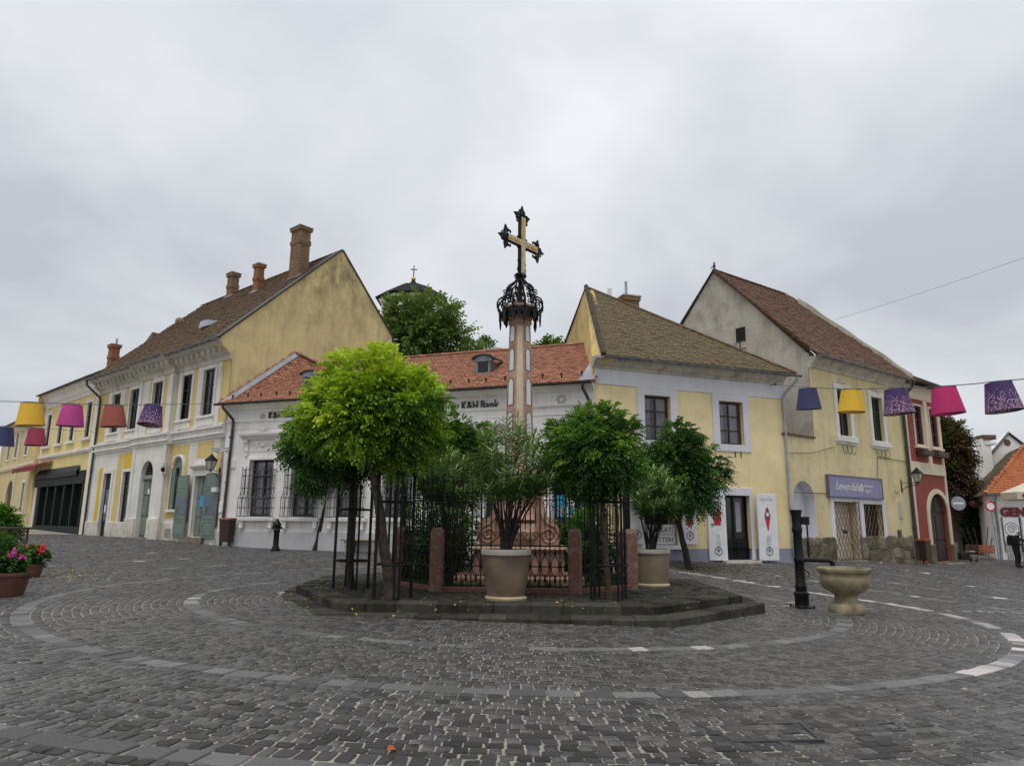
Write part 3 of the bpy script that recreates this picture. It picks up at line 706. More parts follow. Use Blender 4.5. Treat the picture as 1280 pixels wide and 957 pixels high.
def chimney(parent, c, w, d, z0, z1, ang, mat='brick_old', cap=.07, band=True, name='chimney', flue=False):
    """brick stack: core, courses of single bricks, corbelled head"""
    fr = yaw(c[0], c[1], 0, ang); k = MB(); k.box(fr, -w / 2 + .02, w / 2 - .02, z0, z1 - .02, -d / 2 + .02, d / 2 - .02); st = k.build(name, 'mortar', parent)
    b = MB(); z = z0; row = 0; H = .075
    while z < z1 - .02:
        e = 0.0
        if band and z > z1 - .95 and z < z1 - .72: e = .035
        if z > z1 - .22: e = cap
        for (s0, s1, oo0, oo1, ax) in ((-w / 2 - e, w / 2 + e, d / 2 + e - .12, d / 2 + e, 0), (-w / 2 - e, w / 2 + e, -d / 2 - e, -d / 2 - e + .12, 0), (-d / 2, d / 2, 0, 0, -1), (-d / 2, d / 2, 0, 0, 1)):
            t = s0 + (.13 if row % 2 else 0)
            if row % 2:
                seg = [(s0, t)]
            else: seg = []
            while t < s1 - .01: seg.append((t, min(s1, t + .26))); t += .26
            for p, q in seg:
                if q - p < .03: continue
                if ax == 0: b.box(fr, p + .005, q - .005, z + .004, z + H - .008, oo0 + random.gauss(0, .002), oo1 + random.gauss(0, .003))
                else:
                    x0, x1 = (w / 2 + e - .12, w / 2 + e) if ax > 0 else (-w / 2 - e, -w / 2 - e + .12)
                    if p > -d / 2 + .02 or True: b.box(fr, x0 + random.gauss(0, .002), x1 + random.gauss(0, .002), z + .004, z + H - .008, max(p, -d / 2 + .125) + .005 - e, min(q, d / 2 - .125) - .005 + e) if min(q, d / 2 - .125) - max(p, -d / 2 + .125) > .03 else None
        z += H; row += 1
    b.build('bricks', mat, st, kind='stuff')
    MB().box(fr, -w / 2 - cap - .02, w / 2 + cap + .02, z1, z1 + .06, -d / 2 - cap - .02, d / 2 + cap + .02).build('cap', 'concrete' if not flue else mat, st)
    return st
def roof_axes(a, b, top):
    """unit vectors along the eave a->b and up the slope towards point top"""
    a, b, top = Vector(a), Vector(b), Vector(top); eu = (b - a).normalized(); e = top - a; ev = (e - eu * e.dot(eu)).normalized(); return eu, ev
def uv(p, P0, eu, ev): e = Vector(p) - Vector(P0); return (e.dot(eu), e.dot(ev))
def wall_lamp(fr, s, z, parent=None, label='', arm=.55):
    """iron bracket with a tapered four-sided lantern"""
    p = fr.w(s, z, 0); t = thing('wall_lamp', label, 'lamp', p)
    m = MB(); m.box(fr, s - .035, s + .035, z - .45, z + .12, .001, .03)
    m.tube([fr.w(s, z - .42, .02)] + [fr.w(s, z - .42 + .34 * math.sin(q) * .9, .02 + arm * (1 - math.cos(q))) for q in [math.pi / 2 * i / 8 for i in range(1, 9)]], .016, 6)
    m.tube([fr.w(s, z, .02), fr.w(s, z - .05, arm)], .014, 6); m.build('bracket', 'iron', t)
    g = fr.sub(s, z, arm); body = MB()
    z0, z1, w0, w1 = .0, .38, .085, .165
    for k in range(4):
        sg = [(-1, -1), (1, -1), (1, 1), (-1, 1)]; a_, b_ = sg[k], sg[(k + 1) % 4]
        body.tube([g.w(a_[0] * w0, z0, a_[1] * w0), g.w(a_[0] * w1, z1, a_[1] * w1)], .013, 4)
        for ww, zz in ((w0, z0), (w1, z1)): body.tube([g.w(a_[0] * ww, zz, a_[1] * ww), g.w(b_[0] * ww, zz, b_[1] * ww)], .013, 4)
    vs = [g.w(x * .2, z1 + .01, y * .2) for x, y in sg] + [g.w(x * .08, z1 + .17, y * .08) for x, y in sg] + [g.w(0, z1 + .3, 0)]
    body.add(vs, [(0, 1, 5, 4), (1, 2, 6, 5), (2, 3, 7, 6), (3, 0, 4, 7), (4, 5, 8), (5, 6, 8), (6, 7, 8), (7, 4, 8), (0, 3, 2, 1)])
    body.tube([g.w(0, -.07, 0), g.w(0, 0, 0)], .03, 6); body.build('lantern', 'iron', t)
    gl = MB()
    for k in range(4):
        a_, b_ = sg[k], sg[(k + 1) % 4]; e = .92
        gl.quad(g.w(a_[0] * w0 * e, z0 + .01, a_[1] * w0 * e), g.w(b_[0] * w0 * e, z0 + .01, b_[1] * w0 * e), g.w(b_[0] * w1 * e, z1 - .01, b_[1] * w1 * e), g.w(a_[0] * w1 * e, z1 - .01, a_[1] * w1 * e))
    gl.build('lamp_glass', 'lamp_glass', t)
    return t
def louvre_shutter(fr, s0, s1, z0, z1, o, parent, mat='shutter_green', panels=3, name='shutter', thick=.045, label=None):
    m = MB(); st = .07; m.box(fr, s0, s0 + st, z0, z1, o, o + thick); m.box(fr, s1 - st, s1, z0, z1, o, o + thick)
    zz = [z0 + (z1 - z0) * k / panels for k in range(panels + 1)]
    for k in range(panels + 1): m.box(fr, s0 + st, s1 - st, max(z0, zz[k] - .04), min(z1, zz[k] + .04), o, o + thick - .003)
    m.box(fr, s0 + st, s1 - st, z0 + .02, z1 - .02, o + .012, o + .028); sh = m.build(name, mat, parent, label=label)
    for k in range(panels):
        q = MB(); q.bbox(fr, s0 + st + .04, s1 - st - .04, zz[k] + .09, zz[k + 1] - .09, o + .02, o + thick - .002, .012); q.build('panel', mat, sh)
    return sh
def panel_door(fr, r, parent, mat, o=-.22, leaves=2, rows=(0, .3, .62, 1), name='door', label=None, handle=True):
    a, b, c, d = r; m = MB(); m.box(fr, a, b, c, d, o - .05, o); dr = m.build(name, mat, parent, label=label)
    for k in range(leaves):
        x0 = a + (b - a) * k / leaves; x1 = a + (b - a) * (k + 1) / leaves
        MB().box(fr, x1 - .012, x1 + .012, c, d, o, o + .02).build('stile', mat, dr)
        for j in range(len(rows) - 1):
            z0 = c + (d - c) * rows[j]; z1 = c + (d - c) * rows[j + 1]
            q = MB(); q.bbox(fr, x0 + .08, x1 - .08, z0 + .07, z1 - .07, o, o + .03, .02); q.build('panel', mat, dr)
    if handle:
        xm = (a + b) / 2 + .07; MB().tube([fr.w(xm, c + 1.05, o), fr.w(xm, c + 1.05, o + .06), fr.w(xm + .11, c + 1.04, o + .06)], .012, 6).build('handle', 'iron', dr)
    return dr

# ------------------------------------------------------------------ the bank
EZ = 6.38
bank = thing('bank_building', 'long white single-storey bank with red tiled roof and barred windows', 'building', FB.w(LB / 2, .4))
wins = [FB.rect(310, 338, 573, 645), FB.rect(365, 395, 575, 646), FB.rect(419, 455, 577, 648)]
w0, w1 = wins[0], wins[2]; step = (w1[0] - w0[0]) / 2; ww = 1.24; zb, zt = 1.72, 4.02
ops = [(w0[0] + step * k, w0[0] + step * k + ww, zb, zt) for k in range(5)]
dd_ = FB.rect(690, 722, 600, 692); door_op = (dd_[0], dd_[0] + 1.45, .3, 3.3)
ops.append((ops[4][0] + step, ops[4][0] + step + ww, zb, zt)); ops = [q for q in ops if q[1] < door_op[0] - .4]
mb = MB(); wall(mb, FB, 0, LB, -.3, EZ, ops + [door_op], .5); mb.build('wall', 'bank_white', bank)
mb = MB(); mb.quad(FB.w(LB, -.3), FB.w(LB, EZ), FB.w(LB, EZ, -7), FB.w(LB, -.3, -7)); mb.quad(FB.w(0, -.3, -7.2), FB.w(LB, -.3, -7.2), FB.w(LB, EZ, -7.2), FB.w(0, EZ, -7.2)); mb.build('rear_wall', 'bank_white', bank)
MB().bbox(FB, .0, door_op[0] - .02, -.3, 1.12, -.05, .07, .02).build('plinth', 'bank_plinth', bank); MB().bbox(FB, door_op[1] + .02, LB - .05, -.3, 1.12, -.05, .07, .02).build('plinth', 'bank_plinth', bank)
mb = MB()
cornice(mb, FB, .05, LB, [(-.02, 5.62), (.05, 5.62), (.09, 5.68), (.09, 5.72), (.03, 5.75), (-.02, 5.75)]); cornice(mb, FB, .05, LB, [(-.02, 5.34), (.03, 5.34), (.03, 5.38), (-.02, 5.38)])
cornice(mb, FB, .02, LB, [(-.02, 6.16), (.06, 6.16), (.1, 6.22), (.18, 6.26), (.3, 6.36), (.3, 6.42), (-.02, 6.42)]); mb.build('cornice', 'bank_white', bank)
for q in ops:
    wi = window(FB, q, bank, 'wood_black', -.24, .08, 2, (.3,), .7)
    a, b = q[0], q[1]; m = MB(); surround(m, FB, q, .12, .04, .12, 0); m.build('surround', 'bank_white', wi)
    m = MB(); m.bbox(FB, a - .28, b + .28, 1.52, 1.66, -.02, .2, .02)
    for x in (a - .18, b + .02):
        m.prism(FB, [(x, 1.2), (x + .16, 1.2), (x + .16, 1.52), (x, 1.52)], .072, .15); m.tube([FB.w(x + .01, 1.26, .13), FB.w(x + .15, 1.26, .13)], .05, 8)
    m.build('sill', 'bank_white', wi)
    m = MB(); cornice(m, FB, a - .42, b + .42, [(-.02, 4.86), (.1, 4.86), (.14, 4.93), (.26, 4.97), (.32, 5.05), (.32, 5.12), (-.02, 5.15)])
    for x in (a - .28, b + .1):
        m.prism(FB, [(x, 4.3), (x + .18, 4.3), (x + .18, 4.86), (x, 4.86)], -.02, .07); m.tube([FB.w(x, 4.78, .11), FB.w(x + .18, 4.78, .11)], .08, 8); m.tube([FB.w(x + .02, 4.42, .06), FB.w(x + .16, 4.42, .06)], .05, 8); m.ball(FB.w(x + .09, 4.22, .03), .07)
    mid = (a + b) / 2
    m.bbox(FB, a - .06, b + .06, 4.36, 4.84, -.02, .025, .01)
    for sg in (-1, 1):
        for k, (x, z, rr) in enumerate(((.15, 4.62, .10), (.36, 4.55, .11), (.5, 4.66, .07), (.27, 4.7, .06))): m.tube(spiral(FB, mid + sg * x, z, .035, rr, 1.2, math.pi / 2, sg), .018, 5)
        m.tube(spiral(FB, mid + sg * .22, 5.24, .05, .11, 1.1, math.pi / 2, sg), .02, 5); m.tube([FB.w(mid + sg * .3, 5.2, .05), FB.w(mid + sg * .55, 5.16, .05)], .018, 5)
    m.ball(FB.w(mid, 4.62, .03), .09); m.ball(FB.w(mid, 5.3, .05), .1); m.build('pediment', 'bank_white', wi, smooth=True)
    # basket grille: flat above, bellied below
    g = MB(); prof = [(1.70, .40), (2.45, .40), (2.62, .27), (3.62, .27)]; n = 9
    s0, s1 = a - .12, b + .12
    for i in range(n):
        s = s0 + (s1 - s0) * i / (n - 1)
        g.tube([FB.w(s, z, o) for z, o in prof], .014, 5)
        g.tube(spiral(FB, s, 2.62, .3, .07, .8, -math.pi / 2, 1, 8), .011, 4)
        g.ball(FB.w(s, 3.68, .27), .035, n=5, m=4)
    for z, o in ((1.70, .41), (2.05, .41), (2.45, .41), (2.85, .28), (3.35, .28), (3.60, .28)): g.tube([FB.w(s0, z, 0)] + [FB.w(s0, z, o), FB.w(s1, z, o)] + [FB.w(s1, z, 0)], .016, 5)
    for sd in (s0, s1):
        for k in (1, 2): g.tube([FB.w(sd, z, o * k / 3) for z, o in prof], .012, 4)
    for sg in (-1, 1):
        g.tube(spiral(FB, mid + sg * .25, 3.76, .27, .16, 1.2, -math.pi / 2, sg), .012, 4)
    g.build('window_grille', 'iron_grey', wi)
dr = panel_door(FB, door_op, bank, 'door_brown', -.3, 2)
m = MB(); surround(m, FB, door_op, .22, .06, .25, 0); m.build('surround', 'bank_white', dr)
for k, (mt, nm) in enumerate((('print_cyan', 'poster'), ('board_white', 'poster'), ('print_blue', 'poster'))):
    x = door_op[0] + .12 + k * .36; p = MB().box(FB, x, x + .27, 1.75, 2.52, -.24, -.235).build(nm, mt, dr)
    MB().box(FB, x + .03, x + .24, 1.8, 2.12, -.234, -.232).build('print', ('print_grey', 'print_blue', 'board_white')[k], p)
# lettering and plaster medallions
def med(px, py):
    s, z = FB.px(px, py); m = MB(); ring_ = [FB.w(s + .12 * math.cos(q), z + .12 * math.sin(q), .02) for q in [2 * math.pi * k / 14 for k in range(14)]]; m.tube(ring_, .03, 6, closed=True)
    for k in range(8): m.ball(FB.w(s + .17 * math.cos(k * math.pi / 4), z + .17 * math.sin(k * math.pi / 4), .02), .03, n=5, m=4)
    m.build('medallion', 'bank_plinth', bank)
med(702, 499); med(700, 500) if False else None
for px, py in ((336, 524), (577, 512)):
    s, z = FB.px(px, py); text('lettering', 'K&H', FB, s, z - .02, .48, .05, 'letter_black', bank, .05, bold=.0025, space=1.12, xs=.68); text('lettering', 'Bank', FB, s + .78, z - .02, .48, .05, 'letter_black', bank, .05, bold=.0025, space=1.08, xs=.72)
    m = MB(); x = s - .32; zz = z + .13
    for k in range(6): q = k * math.pi / 3; m.tube([FB.w(x + .05 * math.cos(q), zz + .05 * math.sin(q), .03), FB.w(x + .13 * math.cos(q + .5), zz + .13 * math.sin(q + .5), .03)], .022, 5)
    m.build('emblem', 'bank_plinth', bank)
# roof: front slope from eave to ridge, a higher corner where it meets the neighbour's gable
OV = .42; wR = 3.7
ea, eb = FB.w(-.25, EZ + .06, OV), FB.w(LB + .05, EZ + .06, OV)
_, rz = FB.px(728, 430, -wR); ra, rb = FB.w(0.6, rz, -wR), FB.w(LB + .05, rz, -wR)
eu, ev = roof_axes(ea, eb, ra); nrm = eu.cross(ev); nrm = nrm if nrm.z > 0 else -nrm
GA, GN = FB.O.copy(), Vector((0.762, -0.648, 0))              # the neighbour's gable plane
J0 = plane_px(ea, nrm, 279, 501); R0 = plane_px(ea, nrm, 400, 456); P2 = plane_px(GA, GN, 369, 441) + GN * .04; JG = plane_px(GA, GN, 274, 503) + GN * .04
roof = MB(); roof.slab([eb, rb, R0, J0, ea], -.08); roof.slab([rb, FB.w(LB, EZ, -7.4), FB.w(0, EZ, -7.4), ra], .06); rf = roof.build('roof', 'tile_red', bank)
lt = uv(J0, ea, eu, ev); hr = uv(rb, ea, eu, ev); rk = uv(R0, ea, eu, ev); ul = (eb - ea).length
tile_field(rf, ea, eu, ev, [(max(0, lt[0] - .2), 0), (ul, 0), (ul - .25, hr[1]), (rk[0], rk[1])], .18, .15, 'tile_red')
wn2 = (R0 - JG).cross(P2 - JG).normalized(); wn2 = wn2 if wn2.z > 0 else -wn2; e1 = wn2.cross(Vector((0, 0, 1))).normalized(); e1 = e1 if e1.dot(eu) > 0 else -e1; e2 = wn2.cross(e1); e2 = e2 if e2.z > 0 else -e2
m = MB(); m.add([JG, R0, P2, JG - wn2 * .08, R0 - wn2 * .08, P2 - wn2 * .08], [(0, 1, 2), (3, 5, 4), (0, 3, 4, 1), (1, 4, 5, 2), (2, 5, 3, 0)]); m.build('roof_wedge', 'tile_red', rf)
tile_field(rf, JG, e1, e2, [uv(JG, JG, e1, e2), uv(R0, JG, e1, e2), uv(P2, JG, e1, e2)], .18, .15, 'tile_red')
ridge(rf, R0 + nrm * .03, Vector(rb) + Vector((0, 0, .02)), 'tile_red'); ridge(rf, P2 + wn2 * .04, R0 + wn2 * .04, 'tile_red', .3, .09)
m = MB(); dn = (R0 - P2).normalized(); sd = (P2 - JG).normalized(); off = (R0 - JG).cross(sd).cross(sd); off = -off.normalized() * .2
m.add([JG + wn2 * .05, P2 + wn2 * .05, P2 + wn2 * .05 + off, JG + wn2 * .05 + off], [(0, 1, 2, 3)]); m.build('flashing', 'zinc_pale', rf); m = MB()
m.slab([Vector(eb) + nrm * .03 - eu * .5, Vector(rb) + nrm * .05 - eu * .5, Vector(rb) + nrm * .05 + eu * .02, Vector(eb) + nrm * .03 + eu * .02], .025).build('flashing', 'zinc_pale', rf); m = MB()
p1 = plane_px(GA, GN, 400, 455) + GN * .04; m.add([P2 + Vector((0, 0, .02)), p1, p1 - Vector((0, 0, .28)) + GN * .1, P2 - Vector((0, 0, .26)) + GN * .1], [(0, 1, 2, 3)]); m.build('flashing', 'zinc_pale', rf)
gutter(rf, FB.w(-.3, EZ + .02, OV + .07), FB.w(LB + .02, EZ + .02, OV + .07), .075, 'gutter_dark', 18)
m = MB()
for k in range(22):
    u = .5 + k * (ul - 1) / 21; v = .42 + .08 * (k % 2); p = Vector(ea) + eu * u + ev * v; 
    q = MB(); q.box(Frame(p, FB.d), -.02, .02, 0, .2, -.02, .02); q.box(Frame(p, FB.d), -.045, .045, .13, .17, -.025, .025); q.build('snow_guard', 'iron', rf)
def dormer(px, py, w=.62):
    c = plane_px(ea, nrm, px, py); fr = Frame((c.x, c.y, c.z), FB.d); m = MB(); n = 10
    top = [(w * .62 * math.cos(q), .5 + .16 * math.sin(q)) for q in [math.pi * k / n for k in range(n + 1)]]
    m.prism(fr, [(-w / 2, -.12), (w / 2, -.12), (w / 2, .5), (-w / 2, .5)], -.9, .12); d = m.build('dormer', 'zinc', rf)
    k = MB()
    arc = [(s * 1.15, z + .02) for s, z in top]; vs = [fr.w(s, z, .22) for s, z in arc] + [fr.w(s, z + .06, -1.0) for s, z in arc] + [fr.w(s, z + .05, .22) for s, z in arc] + [fr.w(s, z + .11, -1.0) for s, z in arc]; N = n + 1
    fs = [(i, i + 1, N + i + 1, N + i) for i in range(n)] + [(2 * N + i, 2 * N + i + 1, 3 * N + i + 1, 3 * N + i) for i in range(n)] + [(i, i + 1, 2 * N + i + 1, 2 * N + i) for i in range(n)]
    k.add(vs, fs); k.build('dormer_roof', 'gutter_dark', d)
    f = MB(); f.box(fr, -.2, .2, .02, .42, .1, .13); f.build('pane', 'glass_dark', d); f = MB(); f.box(fr, -.22, .22, .0, .44, .08, .122); f.build('dormer_frame', 'print_black', d)
    k = MB(); vs = [fr.w(s, z, .16) for s, z in top] + [fr.w(-w * .62, .44, .16), fr.w(w * .62, .44, .16)]; k.prism(fr, [(w * .6, .44)] + [(s * .98, z) for s, z in top] + [(-w * .6, .44)], .121, .16); k.build('dormer_hood', 'zinc', d)
dormer(388, 484); dormer(605, 466)
# downpipes
downpipe(bank, [FB.w(.15, EZ - .02, OV + .07), FB.w(.15, EZ - .15, OV + .07), FB.w(.42, 5.75, .12), FB.w(.42, 5.5, .1), FB.w(.3, .4, .1)], .06, 'gutter_dark', [FB.w(.35, z, .1) for z in (1.2, 3.1, 5)])
downpipe(bank, [FB.w(LB - .3, EZ, OV + .07), FB.w(LB - .3, EZ - .2, OV + .05), FB.w(LB - .18, 5.8, .1), FB.w(LB - .18, .3, .1)], .06, 'gutter_dark')
# cctv pair, house lamp, plates, bin
for px, a in ((276, .9), (289, -.3)):
    s, z = FB.px(px, 563); t_ = thing('security_camera', 'white box security camera aimed left beside bank downpipe' if px < 280 else 'white box security camera aimed right on the bank wall', 'camera', FB.w(s, z, .1))
    fr = FB.sub(s, z, .32, a); m = MB(); m.bbox(fr, -.17, .17, -.06, .06, -.06, .06, .015); m.build('housing', 'plastic_white', t_); MB().box(fr, -.2, .2, .065, .08, -.08, .08).build('hood', 'plastic_white', t_)
    MB().tube([FB.w(s, z - .1, 0), FB.w(s, z - .1, .2), FB.w(s, z - .05, .3)], .025, 6).build('bracket', 'plastic_white', t_)
wall_lamp(FB, *FB.px(275, 588), label='green-black lantern on a bracket at the corner of the white bank')
for px, py, w_, h_, mt in ((271, 612, .26, .2, 'sign_white'), (278, 634, .3, .42, 'bank_white'), (292, 579, .26, .4, 'bank_white')):
    s, z = FB.px(px, py); m = MB(); m.bbox(FB, s - w_ / 2, s + w_ / 2, z - h_ / 2, z + h_ / 2, .0, .05 if px != 271 else .19, .012); m.build('meter_box' if px != 271 else 'plate', mt, bank)
# ------------------------------------------------------------------ ornate two-storey house beside the bank
h3 = thing('ornate_house', 'tall two-storey white and yellow stuccoed house with brown tiled roof and stained side gable', 'house', F3.w(L3 / 2, .6))
_, GZ3 = F3.px(200, 445, .75); E3 = GZ3 - .02
c0, c1 = F3.px(178, 520)[0], F3.px(219, 520)[0]; RO = .22
def norm(rs, zb, zt, w=None):
    out = []
    for r in rs:
        m_, h_ = (r[0] + r[1]) / 2, (r[1] - r[0]) / 2 if w is None else w / 2; out.append((m_ - h_, m_ + h_, zb, zt))
    return out
up = norm([F3.rect(139, 150, 495, 540), F3.rect(162, 172.5, 489, 536), F3.rect(226, 239, 472, 523), F3.rect(253, 268, 466, 518)], 6.12, 8.28, 1.08)
upc = norm([F3.rect(190, 202.5, 480, 530, RO)], 6.12, 8.22, 1.08)[0]
drA = norm([F3.rect(126.6, 136.4, 594, 664)], .66, 3.95, 1.0)[0]; wiB = norm([F3.rect(151, 161, 593, 652)], 1.3, 3.95, .95)[0]
drC = norm([F3.rect(172.4, 188.5, 575, 665, RO)], .72, 4.35, 1.35)[0]
wiD = norm([F3.rect(213.6, 228.5, 573, 632)], 2.0, 4.4, .98)[0]; drE = norm([F3.rect(241, 257, 600, 665)], .82, 3.45, 1.1)[0]
WT = E3 - .55
mb = MB(); wall(mb, F3, 0, c0, -.3, WT, [q for q in up if q[1] < c0] + [drA, wiB], .5); wall(mb, F3, c1, L3, -.3, WT, [q for q in up if q[0] > c1] + [(*wiD, 'arch'), drE], .5)
wall(mb, F3, c0, c1, -.3, WT, [upc, (*drC, 'arch')], .72, o=RO)
for c in (c0, c1): mb.quad(F3.w(c, -.3, -.01), F3.w(c, -.3, RO), F3.w(c, WT, RO), F3.w(c, WT, -.01))
mb.build('wall', 'trim_white', h3)
# yellow fields behind the white pilasters
def field(s0, s1, z0, z1, o=.012, mt='h3_yellow', nm='stucco_panel'): m = MB(); m.box(F3, s0, s1, z0, z1, o - .03, o); m.build(nm, mt, h3)
def fieldring(r, s0, s1, z0, z1, o=.012, mt='h3_yellow'):
    a, b, c, d = r; m = MB(); m.box(F3, s0, a, z0, z1, o - .03, o); m.box(F3, b, s1, z0, z1, o - .03, o); m.box(F3, a, b, d, z1, o - .03, o); m.box(F3, a, b, z0, c, o - .03, o); m.build('stucco_panel', mt, h3)
for q in (up[1], up[2]):
    fieldring(q, q[0] - .55, q[1] + .55, 5.72, 9.0)
fieldring(upc, upc[0] - .45, upc[1] + .45, 5.72, 9.05, RO + .012)
field(0.05, up[0][0] - .42, 5.75, 9.0); field(L3 - .75, L3 - .1, 5.75, 9.0)
field(drA[0] - .85, drA[0] - .3, 1.44, 4.3, mt='h3_bright_yellow'); field(wiB[0] - .2, wiB[1] + .2, 4.12, 4.95, mt='h3_bright_yellow'); field(drA[1] + .55, wiB[0] - .32, 1.3, 4.9)
a, b = wiD[0], wiD[1]; rD = (a - .13, b + .13, wiD[2] - .1, wiD[3] + .13); fieldring(rD, a - .5, b + .45, 1.6, 4.95)
field(drE[0] - .1, drE[1] + .3, 4.25, 4.95); field(L3 - .62, L3 - .2, 1.2, 4.4)
for s0, s1 in ((.05, drA[0] - .02), (drA[1] + .02, c0 - .02), (c1 + .02, drE[0] - .35)): MB().bbox(F3, s0, s1, -.3, 1.42, -.05, .09, .02).build('plinth', 'cream_plinth', h3)
for s0, s1 in ((c0 - .02, drC[0] - .05), (drC[1] + .05, c1 + .02)): MB().bbox(F3, s0, s1, -.3, 1.6, RO - .05, RO + .1, .02).build('plinth', 'cream_plinth', h3)
MB().bbox(F3, drE[1] + .3, L3 - .02, -.3, 1.2, -.05, .08, .02).build('plinth', 'cream_plinth', h3)
m = MB()
sc = [(-.02, 5.05), (.05, 5.05), (.07, 5.14), (.16, 5.2), (.16, 5.27), (.1, 5.3), (.12, 5.42), (.22, 5.5), (.22, 5.58), (-.02, 5.62)]
cornice(m, F3, 0, c0 - .22, sc); cornice(m, F3, c1 + .22, L3, sc); cornice(m, F3, c0 - .22, c1 + .22, [(o + RO if o > 0 else o, z) for o, z in sc]); m.build('string_course', 'trim_white', h3)
m = MB()
mc = [(-.02, WT - .25), (.07, WT - .25), (.1, WT - .05), (.3, WT + .1), (.36, WT + .3), (.62, WT + .42), (.7, WT + .56), (-.02, WT + .56)]
cornice(m, F3, 0, c0 - .1, mc); cornice(m, F3, c1 + .1, L3 - .02, mc); cornice(m, F3, c0 - .1, c1 + .1, [(o + (RO if o > 0 else 0), z) for o, z in mc])
for k in range(28):
    s = .3 + k * (L3 - .6) / 27; o = RO if c0 - .1 < s < c1 + .1 else 0; m.prism(F3, [(s - .07, WT + .12), (s + .07, WT + .12), (s + .07, WT + .3), (s - .07, WT + .3)], o + .28, o + .48)
m.build('cornice', 'cornice_old', h3)
for s in (up[0][0] - .3, up[0][1] + .42, c0 - .35, c1 + .35, up[2][1] + .78, L3 - .9): MB().bbox(F3, s - .17, s + .17, 5.62, WT - .26, -.02, .07, .015).build('pilaster', 'trim_white', h3)
for s in (c0 + .15, c1 - .15): MB().bbox(F3, s - .15, s + .15, 5.6, WT - .26, RO - .02, RO + .07, .015).build('pilaster', 'trim_white', h3); MB().bbox(F3, s - .15, s + .15, 1.6, 5.04, RO - .02, RO + .05, .015).build('pilaster', 'trim_white', h3)

for i, q in enumerate(up + [upc]):
    o = RO if i == 4 else 0; fr = F3.sub(0, 0, o); wi = window(fr, q, h3, 'wood_black', -.08, .09, 2, (.33,), .8); a, b = q[0], q[1]; mid = (a + b) / 2
    m = MB(); surround(m, fr, q, .16, .05, .16, 0); m.bbox(fr, a - .24, b + .24, 6.02, 6.14, -.02, .12, .015); m.bbox(fr, a - .2, b + .2, 5.68, 6.02, -.02, .06, .02)
    if i == 4:
        n = 12; arc = [(mid + .62 * math.cos(math.pi * k / n), 8.38 + .58 * math.sin(math.pi * k / n)) for k in range(n + 1)]; m.prism(fr, arc, -.02, .05)
        for k in range(9): q_ = math.pi * (k + .5) / 9; m.tube([fr.w(mid + .12 * math.cos(q_), 8.42 + .12 * math.sin(q_), .05), fr.w(mid + .48 * math.cos(q_), 8.42 + .44 * math.sin(q_), .05)], .03, 5)
    else:
        m.bbox(fr, a - .1, b + .1, 8.43, 9.02, -.02, .035, .02)
        for sg in (-1, 1):
            for x, z, rr in ((.14, 8.82, .12), (.36, 8.7, .14), (.2, 8.58, .09), (.42, 8.9, .07)): m.tube(spiral(fr, mid + sg * x, z, .05, rr, 1.3, math.pi / 2, sg, 14), .025, 5)
        m.ball(fr.w(mid, 8.72, .05), .08)
        for x in (a - .36, b + .24): m.bbox(fr, x, x + .12, 8.5, 8.95, .0, .05, .01)
    m.build('surround', 'trim_white', wi)
# ground floor openings
d = panel_door(F3, drA, h3, 'shop_green', -.1, 1, (0, .22, .95), handle=True); MB().box(F3, drA[0] + .1, drA[1] - .1, drA[2] + .8, drA[3] - .85, -.09, -.06).build('pane', 'glass_dark', d); MB().box(F3, drA[0] + .3, drA[0] + .5, 1.9, 2.3, -.058, -.052).build('notice', 'board_white', d)
m = MB(); surround(m, F3, drA, .2, .06, .2, 0); m.build('surround', 'trim_white', d); MB().box(F3, drA[0] - .15, drA[1] + .15, .3, .64, -.3, .2).build('step', 'concrete', d)
w = window(F3, wiB, h3, 'wood_black', -.08, .08, 1, (.28,), .9); m = MB(); surround(m, F3, wiB, .14, .05, .14, 0); m.build('surround', 'trim_white', w)
frC = F3.sub(0, 0, RO); a, b, c_, d_ = drC; sp = d_ - (b - a) / 2
d = panel_door(frC, (a, b, c_, sp - .2), h3, 'shutter_green', -.22, 2, (0, .34, .7, 1), label='grey-green double door under an arched fanlight')
MB().box(frC, a - .05, b + .05, sp - .2, sp - .02, -.3, -.1).build('transom', 'concrete', d); arc = [((a + b) / 2 + (b - a) / 2 * math.cos(math.pi * k / 14), sp + (b - a) / 2 * math.sin(math.pi * k / 14)) for k in range(15)]
MB().prism(frC, arc, -.26, -.22).build('fanlight', 'glass_dark', d); m = MB()
for k in range(1, 6): q_ = math.pi * k / 6; m.tube([frC.w((a + b) / 2, sp, -.2), frC.w((a + b) / 2 + .66 * math.cos(q_), sp + .66 * math.sin(q_), -.2)], .018, 4)
m.build('fanlight_bars', 'wood_black', d); MB().prism(frC, arc, -.68, -.66).build('dark_room', 'interior', d); MB().box(frC, (a + b) / 2 - .1, (a + b) / 2 + .08, 2.75, 3.0, -.188, -.182).build('notice', 'board_white', d)
MB().box(frC, a - .3, b + .3, .3, .72, -.6, .3).build('step', 'concrete', d)
a, b, c_, d_ = wiD; sp = d_ - (b - a) / 2; wi = window(F3, (a, b, c_, sp), h3, 'shop_green', -.2, .08, 2, (), 0)
arc = [((a + b) / 2 + (b - a) / 2 * math.cos(math.pi * k / 14), sp + (b - a) / 2 * math.sin(math.pi * k / 14)) for k in range(15)]; MB().prism(F3, arc, -.12, -.06).build('arch_panel', 'shutter_green', wi)
